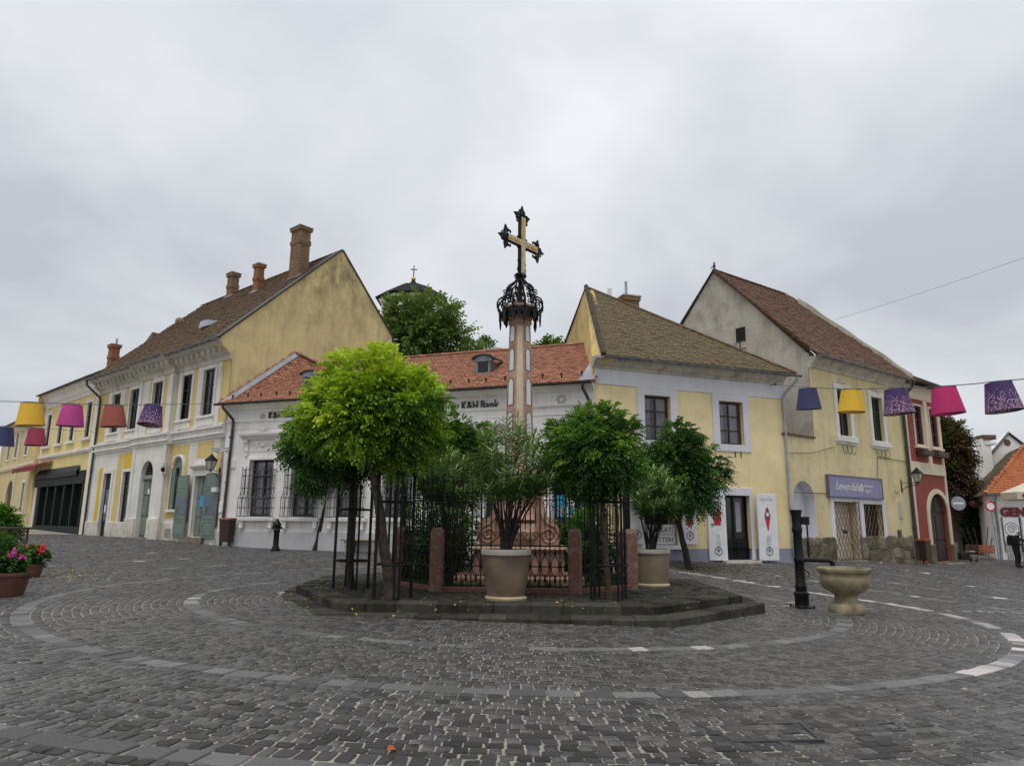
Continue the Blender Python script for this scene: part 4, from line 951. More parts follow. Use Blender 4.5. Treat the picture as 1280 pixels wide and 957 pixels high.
m = MB(); m.tube([F3.w((a + b) / 2 + .56 * math.cos(math.pi * k / 16), sp + .56 * math.sin(math.pi * k / 16), .0) for k in range(17)], .07, 6); m.bbox(F3, a - .13, a, c_, sp, -.02, .05, .01); m.bbox(F3, b, b + .13, c_, sp, -.02, .05, .01); m.bbox(F3, a - .2, b + .2, c_ - .12, c_, -.02, .14, .01); m.build('surround', 'trim_white', wi)
louvre_shutter(F3.sub(a, 0, 0, 0), -.02, .40, c_, sp, .02, wi, panels=3); louvre_shutter(F3, b - .38, b, c_ + .02, sp - .02, -.06, wi, panels=3)
dE = panel_door(F3, drE, h3, 'shutter_green', -.12, 2, (0, .3, .62, 1)); a, b, c_, d_ = drE
MB().box(F3, a + .42, a + .72, 2.1, 2.6, -.085, -.078).build('sticker', 'print_cyan', dE)
m = MB(); surround(m, F3, drE, .16, .05, .16, 0); cornice(m, F3, a - .3, b + .3, [(-.02, d_ + .3), (.08, d_ + .3), (.2, d_ + .42), (.2, d_ + .5), (-.02, d_ + .52)]); m.build('surround', 'trim_white', dE)
l0, l1 = F3.rect(219, 235, 600, 665, .15)[:2]; r0_, r1_ = F3.rect(254, 268, 600, 665, .2)[:2]
for frs, x0, x1 in ((F3.sub(l0, 0, .12, -.06), 0, l1 - l0), (F3.sub(r0_, 0, .16, .08), 0, r1_ - r0_)):
    sh = louvre_shutter(frs, x0, x1, c_ - .02, d_ + .05, 0, dE, panels=4); m = MB(); m.bbox(frs, x0 + .06, x1 - .06, c_ + .95, c_ + 1.75, .04, .056, .004); ps = m.build('printed_panel', 'shutter_panel', sh)
    MB().box(frs, x0 + .24, x0 + .38, c_ + 1.5, c_ + 1.64, .057, .06).build('print', 'print_blue', ps)
    for k in range(3): MB().box(frs, x0 + .22, x0 + .40, c_ + 1.05 + k * .1, c_ + 1.1 + k * .1, .057, .06).build('print', 'print_black', ps)
MB().box(F3, a - .3, b + .3, .2, .8, -.4, .22).build('step', 'rubble', dE)
m = MB(); s, z = F3.px(206.5, 585, RO); m.bbox(frC, s - .18, s + .18, z - .3, z + .3, 0, .06, .01); nb = m.build('plaque', 'cornice_old', h3); MB().ball(frC.w(s + .03, z - .06, .1), .12).build('bell', 'iron', nb)
MB().box(F3, c1 + .35, c1 + .95, .75, 1.15, .085, .1).build('vent_grate', 'concrete', h3)
# side gable
G3 = Frame(F3.w(L3, 0), (0.648, 0.762))
gp = G3.px(428, 313); gr_ = G3.px(490, 421); gpoly = [(0.0, -.3), (gr_[0], -.3), (gr_[0], gr_[1]), (gp[0], gp[1]), (-.62, E3 + .08), (-.5, E3 - .25), (0.0, E3 - .62)]
m = MB(); m.prism(G3, gpoly, -.45, 0); m.build('gable_wall', 'gable_yellow', h3)
m = MB(); m.prism(G3, [(gr_[0], 5), (gr_[0] + .5, 5), (gr_[0] + .5, gr_[1] - .35), (gr_[0], gr_[1] - .35)], -1.2, -.05); m.build('rear_stub_wall', 'gable_yellow', h3)
m = MB(); e = .07
for (p, q) in (((-.7, E3 + .02), gp), (gp, (gr_[0] + .05, gr_[1] - .06))):
    dx, dz = q[0] - p[0], q[1] - p[1]; l = math.hypot(dx, dz); nx_, nz_ = -dz / l * e, dx / l * e
    m.prism(G3, [p, q, (q[0] + nx_, q[1] + nz_), (p[0] + nx_, p[1] + nz_)] if nz_ > 0 else [p, q, (q[0] - nx_, q[1] - nz_), (p[0] - nx_, p[1] - nz_)], -.55, .05)
m.build('verge', 'wood_black', h3)
# roof
ea, eb = F3.w(-.2, E3 + .05, .72), F3.w(L3 - .03, E3 + .05, .72); top = G3.w(gp[0], gp[1] - .02, 0)
eu, ev = roof_axes(ea, eb, top); hv = uv(top, ea, eu, ev)[1]; ul = (eb - ea).length
roof = MB(); rl, rr_ = ea + ev * hv, eb + ev * hv; roof.slab([ea, eb, rr_, rl], -.1); bk = G3.w(gr_[0], gr_[1], 0) - G3.w(gp[0], gp[1], 0); roof.slab([rl, rr_, rr_ + bk, rl + bk], .1); rf = roof.build('roof', 'tile_brown', h3)
tile_field(rf, ea, eu, ev, [(0, 0), (ul, 0), (ul, hv), (0, hv)], .2, .17, 'tile_brown', wear=.009)
ridge(rf, rl, rr_, 'tile_brown', .4, .12)
gutter(rf, F3.w(-.25, E3 + .02, .80), F3.w(c0 - .1, E3 + .02, .80), .085, 'zinc', 7); gutter(rf, F3.w(c0 - .1, E3 + .01, .80 + RO), F3.w(c1 + .1, E3 + .01, .80 + RO), .085, 'zinc', 3); gutter(rf, F3.w(c1 + .1, E3 + .02, .80), F3.w(L3, E3 + .02, .80), .085, 'zinc', 4)
nrm = eu.cross(ev); nrm = nrm if nrm.z > 0 else -nrm
ang3 = math.atan2(F3.d.y, F3.d.x)
for px, py, ptop, wpx, mt in ((373, 343, 287, 25, 'brick_old'), (322, 362, 332, 13.5, 'brick_red'), (290, 368, 343, 15, 'brick_old')):
    p = plane_px(ea, nrm, px, py); wm = wpx * p.y / F * .82; zt = atY(px + 4, ptop, p.y).z; st = chimney(rf, p, wm, wm * .8, p.z - .7, zt, ang3, mt)
    m = MB(); q = p + ev * -.45; m.slab([q - eu * wm * .6, q + eu * wm * .6, q + eu * wm * .6 + ev * .3, q - eu * wm * .6 + ev * .3], .06 if nrm.dot(eu.cross(ev)) > 0 else -.06); m.build('lead_apron', 'zinc_pale', st)
p = plane_px(ea, nrm, 256, 410); m = MB(); fr = Frame(p, F3.d); m.add([fr.w(-.3, 0, .2), fr.w(.25, 0, .2), fr.w(.25, .38, .1), fr.w(-.3, .38, .1), fr.w(.75, .35, -.6), fr.w(-.3, .5, -.6)], [(0, 1, 2, 3), (3, 2, 4, 5), (1, 4, 2), (0, 3, 5)]); m.build('roof_vent', 'zinc_pale', rf)
p = plane_px(ea, nrm, 226, 404); MB().ball(p + nrm * .1, .28).build('clay_pot', 'brick_old', rf)
p = plane_px(ea, nrm, 186, 424); m = MB(); fr = Frame(p, F3.d); m.prism(fr, [(-2.6, -1.2), (0, .0), (0, .5), (-.1, .52), (-2.6, -.75)], -.5, -.2); m.build('parapet', 'tile_brown', rf)
downpipe(h3, [F3.w(-.05, E3, .8), F3.w(-.05, E3 - .3, .78), F3.w(.35, E3 - 1.0, .14), F3.w(.3, E3 - 1.3, .1), F3.w(.18, .5, .1)], .06, 'gutter_dark', [F3.w(.25, z, .1) for z in (2, 4.2, 6.5)])

# ------------------------------------------------------------------ yellow house with the green shopfront
h2 = thing('shop_house', 'yellow two-storey house with a dark green shopfront and small red awning', 'house', F2.w(L2 / 2, .8))
_, E2 = F2.px(82, 483, .4)
ups = norm([F2.rect(57, 63.5, 525, 564), F2.rect(72.5, 78.5, 518, 560), F2.rect(87.5, 94, 512, 556), F2.rect(106.5, 115.5, 503, 549)], 6.2, 8.25, .85)
sa, sb = F2.px(40, 620)[0], F2.px(104, 620)[0]; shop = (sa, sb, .9, 4.3)
mb = MB(); wall(mb, F2, 0, L2, -.3, E2, ups + [shop], .5); mb.build('wall', 'h2_yellow', h2)
m = MB(); m.bbox(F2, L2 - .55, L2 - .03, -.3, E2 - .9, -.02, .06, .02); m.bbox(F2, .02, .5, -.3, E2 - .9, -.02, .06, .02)
cornice(m, F2, -.1, L2, [(-.02, E2 - .9), (.06, E2 - .9), (.1, E2 - .7), (.16, E2 - .65), (.2, E2 - .3), (.4, E2 - .15), (.45, E2 + .02), (-.02, E2 + .02)]); cornice(m, F2, 0, L2, [(-.02, 5.3), (.06, 5.3), (.14, 5.42), (.14, 5.55), (-.02, 5.6)])
m.build('cornice', 'trim_white', h2)
for q in ups:
    wi = window(F2, q, h2, 'wood_black', -.05, .08, 2, (.33,), .6); m = MB(); surround(m, F2, q, .2, .05, .22, 0); m.bbox(F2, q[0] - .3, q[1] + .3, 6.0, 6.16, -.02, .16, .02); m.build('surround', 'trim_white', wi)
sf = MB(); sf.box(F2, sa, sb, 3.55, 4.28, -.3, .08); sf.box(F2, sa, sb, .7, 1.15, -.3, .02); n = 6
shopf = sf.build('shopfront', 'shop_green', h2)
for k in range(n + 1):
    s = sa + .12 + (sb - sa - .24) * k / n; MB().bbox(F2, s - .12, s + .12, 1.15, 3.55, -.3, .06, .02).build('shop_pilaster', 'shop_green', shopf)
for k in range(n):
    s0 = sa + .12 + (sb - sa - .24) * k / n + .14; s1 = sa + .12 + (sb - sa - .24) * (k + 1) / n - .14
    MB().box(F2, s0, s1, 1.2, 3.5, -.26, -.24).build('shop_pane', 'glass_dark', shopf); MB().bbox(F2, s0 + .2, s0 + .24, 1.2, 3.5, -.23, -.2, .004).build('glazing_bar', 'wood_black', shopf)
MB().quad(F2.w(sa, .7, -.8), F2.w(sb, .7, -.8), F2.w(sb, 4.3, -.8), F2.w(sa, 4.3, -.8)).build('dark_room', 'interior', shopf)
def awning(s0, s1, z0, z1, o, mt, nm, label, cat='awning'):
    m = MB(); m.add([F2.w(s0, z1, .05), F2.w(s1, z1, .05), F2.w(s1, z0, o), F2.w(s0, z0, o), F2.w(s0, z1 - .05, .05), F2.w(s1, z1 - .05, .05), F2.w(s1, z0 - .05, o), F2.w(s0, z0 - .05, o), F2.w(s1, z0 - .28, o), F2.w(s0, z0 - .28, o)], [(0, 1, 2, 3), (4, 7, 6, 5), (3, 2, 8, 9), (0, 3, 7, 4), (1, 5, 6, 2)])
    return tag(m.build(nm, mt), label, cat)
awning(F2.px(48, 598)[0], F2.px(101, 583)[0], 4.3, 4.62, .2, 'awning_black', 'awning', 'long black folded awning above the dark green shopfront')
awning(F2.px(36, 585)[0] - .2, F2.px(66, 580)[0], 4.8, 5.15, .9, 'awning_red', 'awning', 'short dark red awning on the yellow shop house')
ea, eb = F2.w(-.2, E2 + .04, .55), F2.w(L2, E2 + .04, .55); tp = F2.w(L2, E2 + 3.3, -4.6); eu, ev = roof_axes(ea, eb, tp); hv = uv(tp, ea, eu, ev)[1]
roof = MB(); roof.slab([ea, eb, eb + ev * hv, ea + ev * hv], -.1); roof.slab([ea + ev * hv, eb + ev * hv, F2.w(L2, E2, -9.5), F2.w(0, E2, -9.5)], .1); rf = roof.build('roof', 'tile_brown', h2)
tile_field(rf, ea, eu, ev, [(0, 0), ((eb - ea).length, 0), ((eb - ea).length, hv), (0, hv)], .24, .2, 'tile_brown', wear=.009); gutter(rf, F2.w(-.2, E2, .62), F2.w(L2, E2, .62), .07, 'gutter_dark', 6)
m = MB(); m.prism(F2.sub(0, 0, 0, math.pi / 2), [(-.5, E2), (4.6, E2 + 3.3), (9.5, E2), (9.5, -.3), (0, -.3)], -.3, 0) ; m.build('side_wall', 'h2_yellow', h2)
nrm = eu.cross(ev); nrm = nrm if nrm.z > 0 else -nrm; p = atY(141, 452, 46.0); wm = 15 * p.y / F * .8; ch = chimney(rf, p, wm, wm * .8, p.z - .8, atY(141, 432, p.y).z, ang3, 'brick_red', band=True)
MB().tube([Vector((p.x + .1, p.y, atY(141, 434, p.y).z)), Vector((p.x + .1, p.y, atY(141, 423, p.y).z))], .07, 8).build('flue', 'zinc_pale', ch)

# ------------------------------------------------------------------ ochre house further down the street
h1 = thing('ochre_house', 'ochre plastered house with a big arched gateway beyond the shop', 'house', F1.w(L1 / 2, 1))
_, E1 = F1.px(22, 528, .3); gA = F1.rect(4, 14, 602, 662); gate = ((gA[0] + gA[1]) / 2 - 1.1, (gA[0] + gA[1]) / 2 + 1.1, .7, F1.px(10, 601)[1])
ups = norm([F1.rect(31, 37, 535, 572), F1.rect(18, 23.5, 543, 577), F1.rect(9, 13.5, 548, 580)], 6.0, 8.0, .9); low = norm([F1.rect(25.5, 29.5, 608, 640)], 2.0, 4.0, .8)
mb = MB(); wall(mb, F1, 0, L1, -.3, E1, ups + low + [(*gate, 'arch')], .5); mb.build('wall', 'h1_ochre', h1)
for q in ups + low: wi = window(F1, q, h1, 'wood_brown', -.05, .08, 2, (.33,), .5); m = MB(); surround(m, F1, q, .16, .05, .18, .12); m.build('surround', 'trim_white', wi)
panel_door(F1, gate, h1, 'wood_brown', -.15, 2); m = MB(); cornice(m, F1, 0, L1, [(-.02, 5.1), (.1, 5.1), (.14, 5.3), (-.02, 5.4)]); cornice(m, F1, 0, L1, [(-.02, E1 - .7), (.1, E1 - .6), (.35, E1), (-.02, E1)])
for s in (.2, L1 - .4, gate[1] + .5): m.bbox(F1, s - .2, s + .2, -.3, E1 - .7, -.02, .07, .02)
m.build('cornice', 'h7_cream', h1)
ea, eb = F1.w(-.2, E1 + .03, .5), F1.w(L1, E1 + .03, .5); tp = F1.w(L1, E1 + 3, -4.6); eu, ev = roof_axes(ea, eb, tp); hv = uv(tp, ea, eu, ev)[1]; roof = MB(); roof.slab([ea, eb, eb + ev * hv, ea + ev * hv], -.1); rf = roof.build('roof', 'tile_brown', h1)
tile_field(rf, ea, eu, ev, [(0, 0), ((eb - ea).length, 0), ((eb - ea).length, hv), (0, hv)], .3, .24, 'tile_brown')

# ------------------------------------------------------------------ ice-cream house
h5 = thing('ice_cream_house', 'pale yellow house with mossy tiled roof and white boards beside its shop door', 'house', F5.w(L5 / 2, .2))
_, E5 = F5.px(875, 457, .42)
upw = norm([F5.rect(806, 838, 496, 552), F5.rect(899, 929, 502, 555.5)], F5.px(914, 555.5)[1], F5.px(914, 502)[1], 1.08)
dr5 = F5.rect(903, 938, 619, 699.5); wd5 = F5.rect(806, 846, 632, 680); wd5 = (wd5[0], wd5[1], .82, 2.35)
mb = MB(); wall(mb, F5, 0, L5, .68, E5, upw + [(dr5[0], dr5[1], .68, dr5[3]), wd5], .5); mb.build('wall', 'h5_yellow', h5)
mb = MB(); wall(mb, F5, 0, L5, -.4, .68, [(dr5[0], dr5[1], dr5[2], .68)], .5, o=.0); mb.build('plinth', 'h5_plinth', h5)
m = MB(); m.bbox(F5, .02, L5 - .02, E5 - .92, E5 - .36, -.02, .035, .01); m.build('frieze', 'niche_white', h5)
m = MB(); cornice(m, F5, -.1, L5 - .05, [(-.02, E5 - .36), (.06, E5 - .36), (.1, E5 - .28), (.2, E5 - .22), (.3, E5 - .1), (.38, E5 - .04), (.38, E5 + .04), (-.02, E5 + .04)]); m.build('cornice', 'cornice_old', h5)
for q in upw:
    wi = window(F5, q, h5, 'wood_brown', -.14, .075, 2, (.34, .67), .75); m = MB(); surround(m, F5, q, .3, .04, .26, .26); m.build('surround', 'niche_white', wi)
a, b, c_, d_ = dr5
sd = MB(); surround(sd, F5, dr5, .14, .05, .28, 0); dz = panel_door(F5, (a, b, c_, c_ + .75), h5, 'iron', -.16, 2, (0, 1), name='door', handle=False, label='glazed double door of the ice-cream shop, coloured black for its dark open entrance'); sd.build('surround', 'niche_white', dz)  # door blackened to stand for the shade of the open entrance
m = MB()
for s_ in (a + .03, (a + b) / 2, b - .03): m.box(F5, s_ - .04, s_ + .04, c_ + .75, d_ - .08, -.21, -.15)
m.box(F5, a, b, d_ - .08, d_, -.21, -.155); m.build('door_frame', 'iron', dz)
for s_, e_ in ((a + .07, (a + b) / 2 - .04), ((a + b) / 2 + .04, b - .07)): MB().box(F5, s_, e_, c_ + .75, d_ - .08, -.19, -.185).build('pane', 'glass_dark', dz)
MB().box(F5, a - .1, b + .1, c_, d_, -.5, -.48).build('dark_room', 'interior', dz); MB().box(F5, b - .5, b - .28, c_ + 1.0, c_ + 2.1, -.18, -.175).build('poster', 'print_grey', dz); MB().box(F5, a - .15, b + .15, c_ - .2, c_ - .02, -.05, .35).build('step', 'cream_plinth', dz)
wn_ = MB(); surround(wn_, F5, wd5, .1, .03, .1, 0); wn_.bbox(F5, wd5[0] - .2, wd5[1] + .3, .66, .82, -.02, .2, .01); wb = wn_.build('serving_window', 'board_white', h5); a2, b2 = wd5[0], wd5[1]
MB().box(F5, a2, b2, .82, 2.35, -.6, -.55).build('dark_room', 'interior', wb)
for z0, z1, tx in ((.84, 1.16, 'FRUTTERI'), (1.18, 1.52, 'GELATI')):
    bd = MB().bbox(F5, a2 + .02, b2 - .02, z0, z1, -.12, -.08, .004).build('menu_board', 'board_white', wb); text('lettering', tx, F5, b2 - .12, z0 + .08, .24, -.072, 'print_black', bd, .004, align='RIGHT')
def hexlogo(fr, s, z, o, r, par):
    m = MB(); m.tube([fr.w(s + r * math.sin(k * math.pi / 3), z + r * math.cos(k * math.pi / 3), o) for k in range(6)], r * .1, 4, closed=True); m.build('logo', 'print_black', par); text('lettering', 'F', fr, s, z - r * .42, r * 1.15, o, 'print_black', par, .004, bold=.006, align='CENTER')
def board(fr, s0, s1, z0, z1, head, kind, label, par):
    m = MB(); m.bbox(fr, s0, s1, z0, z1, 0, .05, .008); b_ = m.build('shutter_board', 'board_white', par, label=label); sm = (s0 + s1) / 2; w_ = s1 - s0; H_ = z1 - z0
    zz = z1 - .16
    for i, hline in enumerate(head): text('lettering', hline, fr, sm, zz - .1, .13 if i else .15, .053, 'print_grey' if i == 0 and kind != 'waffle' else 'print_black', b_, .004, align='CENTER'); zz -= .2
    p = MB(); pm = 'print_red'
    zc = z0 + H_ * .62
    if kind == 'drink': p.prism(fr, [(sm - .13, zc - .28), (sm + .13, zc - .28), (sm + .17, zc + .22), (sm - .17, zc + .22)], .051, .056); p.tube([fr.w(sm + .05, zc + .2, .055), fr.w(sm + .16, zc + .48, .055)], .012, 4)
    if kind == 'cone': p.prism(fr, [(sm - .02, zc - .42), (sm + .02, zc - .42), (sm + .13, zc + .05), (sm - .13, zc + .05)], .051, .056)
    if kind == 'waffle': p.disc(fr, sm, z0 + H_ * .52, .051, .056, .17)
    p.build('print', pm, b_)
    if kind == 'cone':
        q = MB(); q.disc(fr, sm, zc + .14, .0565, .06, .13); q.disc(fr, sm, zc + .3, .0605, .064, .08); q.build('print', 'print_brown', b_); MB().disc(fr, sm + .0, zc + .16, .0645, .067, .07).build('print', 'board_white', b_); MB().disc(fr, sm, zc + .4, .0645, .068, .035).build('print', 'print_red', b_)
    if kind == 'waffle': MB().disc(fr, sm - .03, z0 + H_ * .55, .0565, .06, .1).build('print', 'print_brown', b_); MB().disc(fr, sm, z0 + H_ * .88, .051, .055, .1).build('print', 'print_brown', b_)
    if kind == 'drink': MB().disc(fr, sm - .2, zc - .26, .0565, .06, .06).build('print', 'print_green', b_)
    if kind != 'waffle':
        for k in range(8): l_ = w_ * random.uniform(.18, .34); MB().box(fr, sm - l_ / 2, sm + l_ / 2, z0 + H_ * .36 - k * .075, z0 + H_ * .36 - k * .075 + .022, .051, .054).build('print_line', 'print_grey', b_)
    hexlogo(fr, sm, z0 + (.33 if kind != 'waffle' else .3), .054, .15, b_)
bl = F5.rect(884, 904.5, 616, 700); board(F5.sub(bl[0], 0, .03, -.12), 0, bl[1] - bl[0] + .02, bl[2], 2.72, ('FRUTTA', 'BUBBLE', 'TEA'), 'drink', 'white board with a red bubble tea left of the shop door', h5)
br = F5.rect(942, 966, 620, 700.5); board(F5.sub(br[0], 0, .22, .0), 0, br[1] - br[0], br[2] + .02, 2.68, ('FRUTTA',), 'cone', 'white board with an ice-cream cone right of the shop door', h5)
bw = F5.rect(851, 869.5, 632, 681); board(F5.sub(bw[0], 0, .05), 0, bw[1] - bw[0], .84, 2.35, ('GOFRI', 'WAFFEL'), 'waffle', 'white board with a waffle beside the serving window', h5)
bx_ = F5.rect(786, 804, 632, 681); board(F5.sub(bx_[0], 0, .05), 0, bx_[1] - bx_[0], .84, 2.35, ('FRUTTA',), 'none', None, h5)
# roof: triangular front slope under a hip, gable on the bank side
ea, eb = F5.w(.25, E5 + .05, .48), F5.w(L5 + .3, E5 + .05, .48); pk = atY(735, 360, 28.4)
eu, ev = roof_axes(ea, eb, pk); pu = uv(pk, ea, eu, ev); ul = (eb - ea).length
rr_ = Vector((9.6, 34.5, E5)); rl = atY(706, 437, 33.0)
roof = MB(); roof.slab([ea, eb, pk], -.09); roof.slab([pk, eb, rr_], .08); roof.slab([pk, rr_, rl], .08); rf = roof.build('roof', 'tile_olive', h5)
tile_field(rf, ea, eu, ev, [(0, 0), (ul, 0), pu], .175, .15, 'tile_olive', wear=.006)
ridge(rf, pk, eb, 'tile_old_red', .36, .11); gutter(rf, F5.w(.1, E5, .56), F5.w(L5 + .45, E5 - .02, .56), .085, 'zinc', 7)
m = MB(); gq = [F5.w(.02, -.3, -.14), F5.w(.02, E5 - .3, -.14), ea - Vector((0, 0, .1)) - eu * .02, pk - eu * .1, Vector((rl.x - .05, rl.y, rl.z)), Vector((rl.x - .05, rl.y, -.3))]; k = len(gq)
m.add(gq + [p + Vector((.3, 0, -.05)) for p in gq], [tuple(range(k)), tuple(range(k, 2 * k))] + [(i, (i + 1) % k, k + (i + 1) % k, k + i) for i in range(k)]); m.build('gable_wall', 'h5_gable', h5)
m = MB(); m.tube([ea + Vector((-.1, 0, .02)), pk + Vector((-.08, 0, .08))], .10, 6); m.tube([pk + Vector((-.08, 0, .05)), rl + Vector((-.1, 0, .05))], .05, 6); m.build('verge', 'verge_dark', rf)
ch = atY(786, 386, 29.3); st = chimney(rf, ch, .72, .6, ch.z - 1.2, atY(786, 373, 29.3).z, .3, 'brick_old', .05, False); MB().tube([Vector((ch.x - .1, ch.y, ch.z + .2)), Vector((ch.x - .1, ch.y, atY(783, 352, 29.3).z))], .06, 8).build('flue', 'zinc_pale', st)
p = atY(762, 372, 29); MB().tube([p - Vector((0, 0, .6)), p + Vector((0, 0, .4))], .09, 8).build('flue', 'plastic_white', rf)
dp = [F5.w(L5 + .25, E5 - .08, .56), F5.w(L5 + .22, E5 - .25, .55), F5.w(L5 - .08, E5 - .75, .16), F5.w(L5 - .1, E5 - .95, .1), F5.w(L5 - .08, .4, .1), F5.w(L5 - .05, .28, .22)]
downpipe(h5, dp, .055, 'zinc_pale', [F5.w(L5 - .09, z, .1) for z in (1.0, 2.2, 3.6, 5.2)])
s, z = F5.px(766, 470) ; 
m = MB(); s, z = F5.px(962, 482); m.tube([F5.w(s, z, 0), F5.w(s, z, .3)], .015, 5); m.ball(F5.w(s, z, .33), .05); m.build('wire_anchor', 'iron_grey', h5)
for px in (919, 926): s, z = F5.px(px, 567); MB().box(F5, s - .02, s + .02, z - .14, z + .1, .0, .03).build('rusty_hook', 'rust', h5)

# ------------------------------------------------------------------ weathered yellow house with the grey gable
h6 = thing('weathered_house', 'weathered yellow house with bare grey gable, rubble base and lattice-barred door', 'house', F6.w(L6 / 2, .1))
_, E6 = F6.px(1075, 457, .5); E6 += .0
RB = 1.05
upw = norm([F6.rect(1048, 1061, 487, 545), F6.rect(1089.5, 1104, 497, 551)], F6.px(1055, 545)[1], F6.px(1055, 488)[1], .98)
nic = F6.rect(990.5, 1020, 601, 681); nic = (max(.18, nic[0]), nic[1], 1.0, nic[3]); dr6 = F6.rect(1044, 1072, 627, 701); gw6 = F6.rect(1080, 1103.5, 630, 680)
HS = 2.0; ZC = F6.px(995, 545)[1]      # the tall part starts here; a lower wall with the niche closes the gap to the ice-cream house
mb = MB(); wall(mb, F6, 0, HS, -.3, ZC, [(*nic, 'arch')], .45); wall(mb, F6, HS, L6, -.3, E6, upw + [dr6, gw6], .45); mb.build('wall', 'h6_yellow', h6)
MB().box(F6, -.2, HS - .02, ZC, ZC + .08, -3, .08).build('coping', 'tile_brown', h6)
a, b, c_, d_ = nic; MB().quad(F6.w(a, c_, -.44), F6.w(b, c_, -.44), F6.w(b, d_, -.44), F6.w(a, d_, -.44)).build('niche', 'niche_white', h6)
m = MB(); r_ = (b - a) / 2; sp = d_ - r_; pts = [(a, c_), (a, sp)] + [((a + b) / 2 - r_ * math.cos(t), sp + r_ * math.sin(t)) for t in [math.pi * k / 16 for k in range(1, 16)]] + [(b, sp), (b, c_)]
for i in range(len(pts) - 1):
    p, q = pts[i], pts[i + 1]; cx_ = (a + b) / 2; sh = lambda p_: (cx_ + (p_[0] - cx_) * .99, p_[1] - (.01 if p_[1] > sp else 0)); p, q = sh(p), sh(q)
    m.quad(F6.w(*p, .004), F6.w(*q, .004), F6.w(*q, -.43), F6.w(*p, -.43))
m.quad(F6.w(a, c_ + .01, .004), F6.w(b, c_ + .01, .004), F6.w(b, c_ + .01, -.43), F6.w(a, c_ + .01, -.43)); m.build('niche_reveal', 'niche_white', h6)
# rubble base: single stones
m = MB(); m.box(F6, .03, dr6[0] - .05, -.4, RB - .05, -.02, .06); m.box(F6, dr6[1] + .05, L6 - .1, -.4, RB - .05, -.02, .06); rbm = m.build('rubble_base', 'rubble', h6)
for s0, s1 in ((.05, dr6[0] - .06), (dr6[1] + .06, L6 - .12)):
    zz = -.2
    while zz < RB - .05:
        hh = random.uniform(.22, .5); s = s0
        while s < s1 - .05:
            l = min(random.uniform(.22, .75), s1 - s); n = random.randint(6, 8); cx_, cz_ = s + l / 2, min(zz + hh / 2 + random.uniform(-.09, .09), RB - hh * .42); poly = []
            for k in range(n): q_ = 2 * math.pi * (k + random.uniform(-.25, .25)) / n; rx, rz = l / 2 * 1.2, hh / 2 * 1.25; x_, z_ = math.cos(q_), math.sin(q_); mx_ = max(abs(x_), abs(z_)); poly.append((cx_ + x_ / mx_ * rx * random.uniform(.84, .97), cz_ + z_ / mx_ * rz * random.uniform(.82, .97)))
            q = MB(); od = random.uniform(.07, .095); inn = [(cx_ + (x_ - cx_) * .78, cz_ + (z_ - cz_) * .78) for x_, z_ in poly]
            vs = [F6.w(*p_, .05) for p_ in poly] + [F6.w(*p_, od - .03) for p_ in poly] + [F6.w(*p_, od) for p_ in inn]; q.add(vs, [tuple(range(2 * n, 3 * n))] + [(r0 + i, r0 + (i + 1) % n, r0 + n + (i + 1) % n, r0 + n + i) for r0 in (0, n) for i in range(n)])
            q.build('stone', 'rubble', rbm); s += l
        zz += hh
for q in upw:
    wi = window(F6, q, h6, 'wood_black', -.12, .075, 2, (.32,), .8); m = MB(); surround(m, F6, q, .24, .05, .24, 0); m.bbox(F6, q[0] - .34, q[1] + .34, q[2] - .26, q[2], -.02, .14, .02); m.bbox(F6, q[0] - .28, q[1] + .28, q[2] - .36, q[2] - .26, -.02, .08, .02)
    mid = (q[0] + q[1]) / 2
    for sg in (-1, 1): m.tube(spiral(F6, mid + sg * .2, q[3] + .34, .03, .12, 1.2, math.pi / 2, sg, 14), .022, 5)
    m.ball(F6.w(mid, q[3] + .36, .03), .08); m.build('surround', 'trim_white', wi)
    for k in range(3): x = q[0] + .1 + k * .36; MB().tube([F6.w(x, q[2] - .4, .05), F6.w(x, q[2] - .7, .08), F6.w(x + .08, q[2] - .78, .12), F6.w(x + .14, q[2] - .66, .14)], .014, 5).build('iron_hook', 'iron', wi)
def lattice(fr, r, o, par, nd_=8, mat='rust', t_=.014, sx_=.5):
    a, b, c, d = r; m = MB(); w_, h_ = b - a, d - c
    for z in (c, d): m.box(fr, a, b, z - .02, z + .02, o - .012, o + .012)
    for s in (a, b): m.box(fr, s - .02, s + .02, c, d, o - .0125, o + .0125)
    stp = w_ / nd_ * 2 * .62; k = -h_ * sx_
    while k < w_:
        for sg in (1, -1):
            s0, z0, s1, z1 = k, 0, k + h_ * sx_, h_
            if s0 < 0: z0 += -s0 / sx_; s0 = 0
            if s1 > w_: z1 -= (s1 - w_) / sx_; s1 = w_
            if z1 - z0 > .02:
                f_ = (lambda x: a + x) if sg > 0 else (lambda x: b - x); m.tube([fr.w(f_(s0), c + z0, o + .003 * sg), fr.w(f_(s1), c + z1, o + .003 * sg)], t_, 4)
        k += stp
    return m.build('lattice_grille', mat, par)
a, b, c_, d_ = dr6
m = MB(); surround(m, F6, dr6, .26, .05, .24, 0); d6 = panel_door(F6, (a, b, c_, d_), h6, 'umbrella_cloth', -.3, 1, (0, .5, 1), handle=False, name='door'); m.build('surround', 'niche_white', d6); lattice(F6, (a + .02, a + .72 * (b - a), c_ + .05, d_), .0, d6, 6); lattice(F6.sub(a + .74 * (b - a), 0, 0, -.35), (0, .26 * (b - a), c_ + .05, d_), .0, d6, 3)
MB().box(F6, a + .55, a + .85, c_ + 1.1, c_ + 1.22, .015, .05).build('lock', 'iron', d6); MB().box(F6, a - .1, b + .25, c_ - .12, c_ + .01, -.3, .25).build('step', 'concrete', d6); MB().box(F6, a + .1, b + .2, c_ - .3, c_ - .13, -.3, .42).build('step', 'concrete', d6)
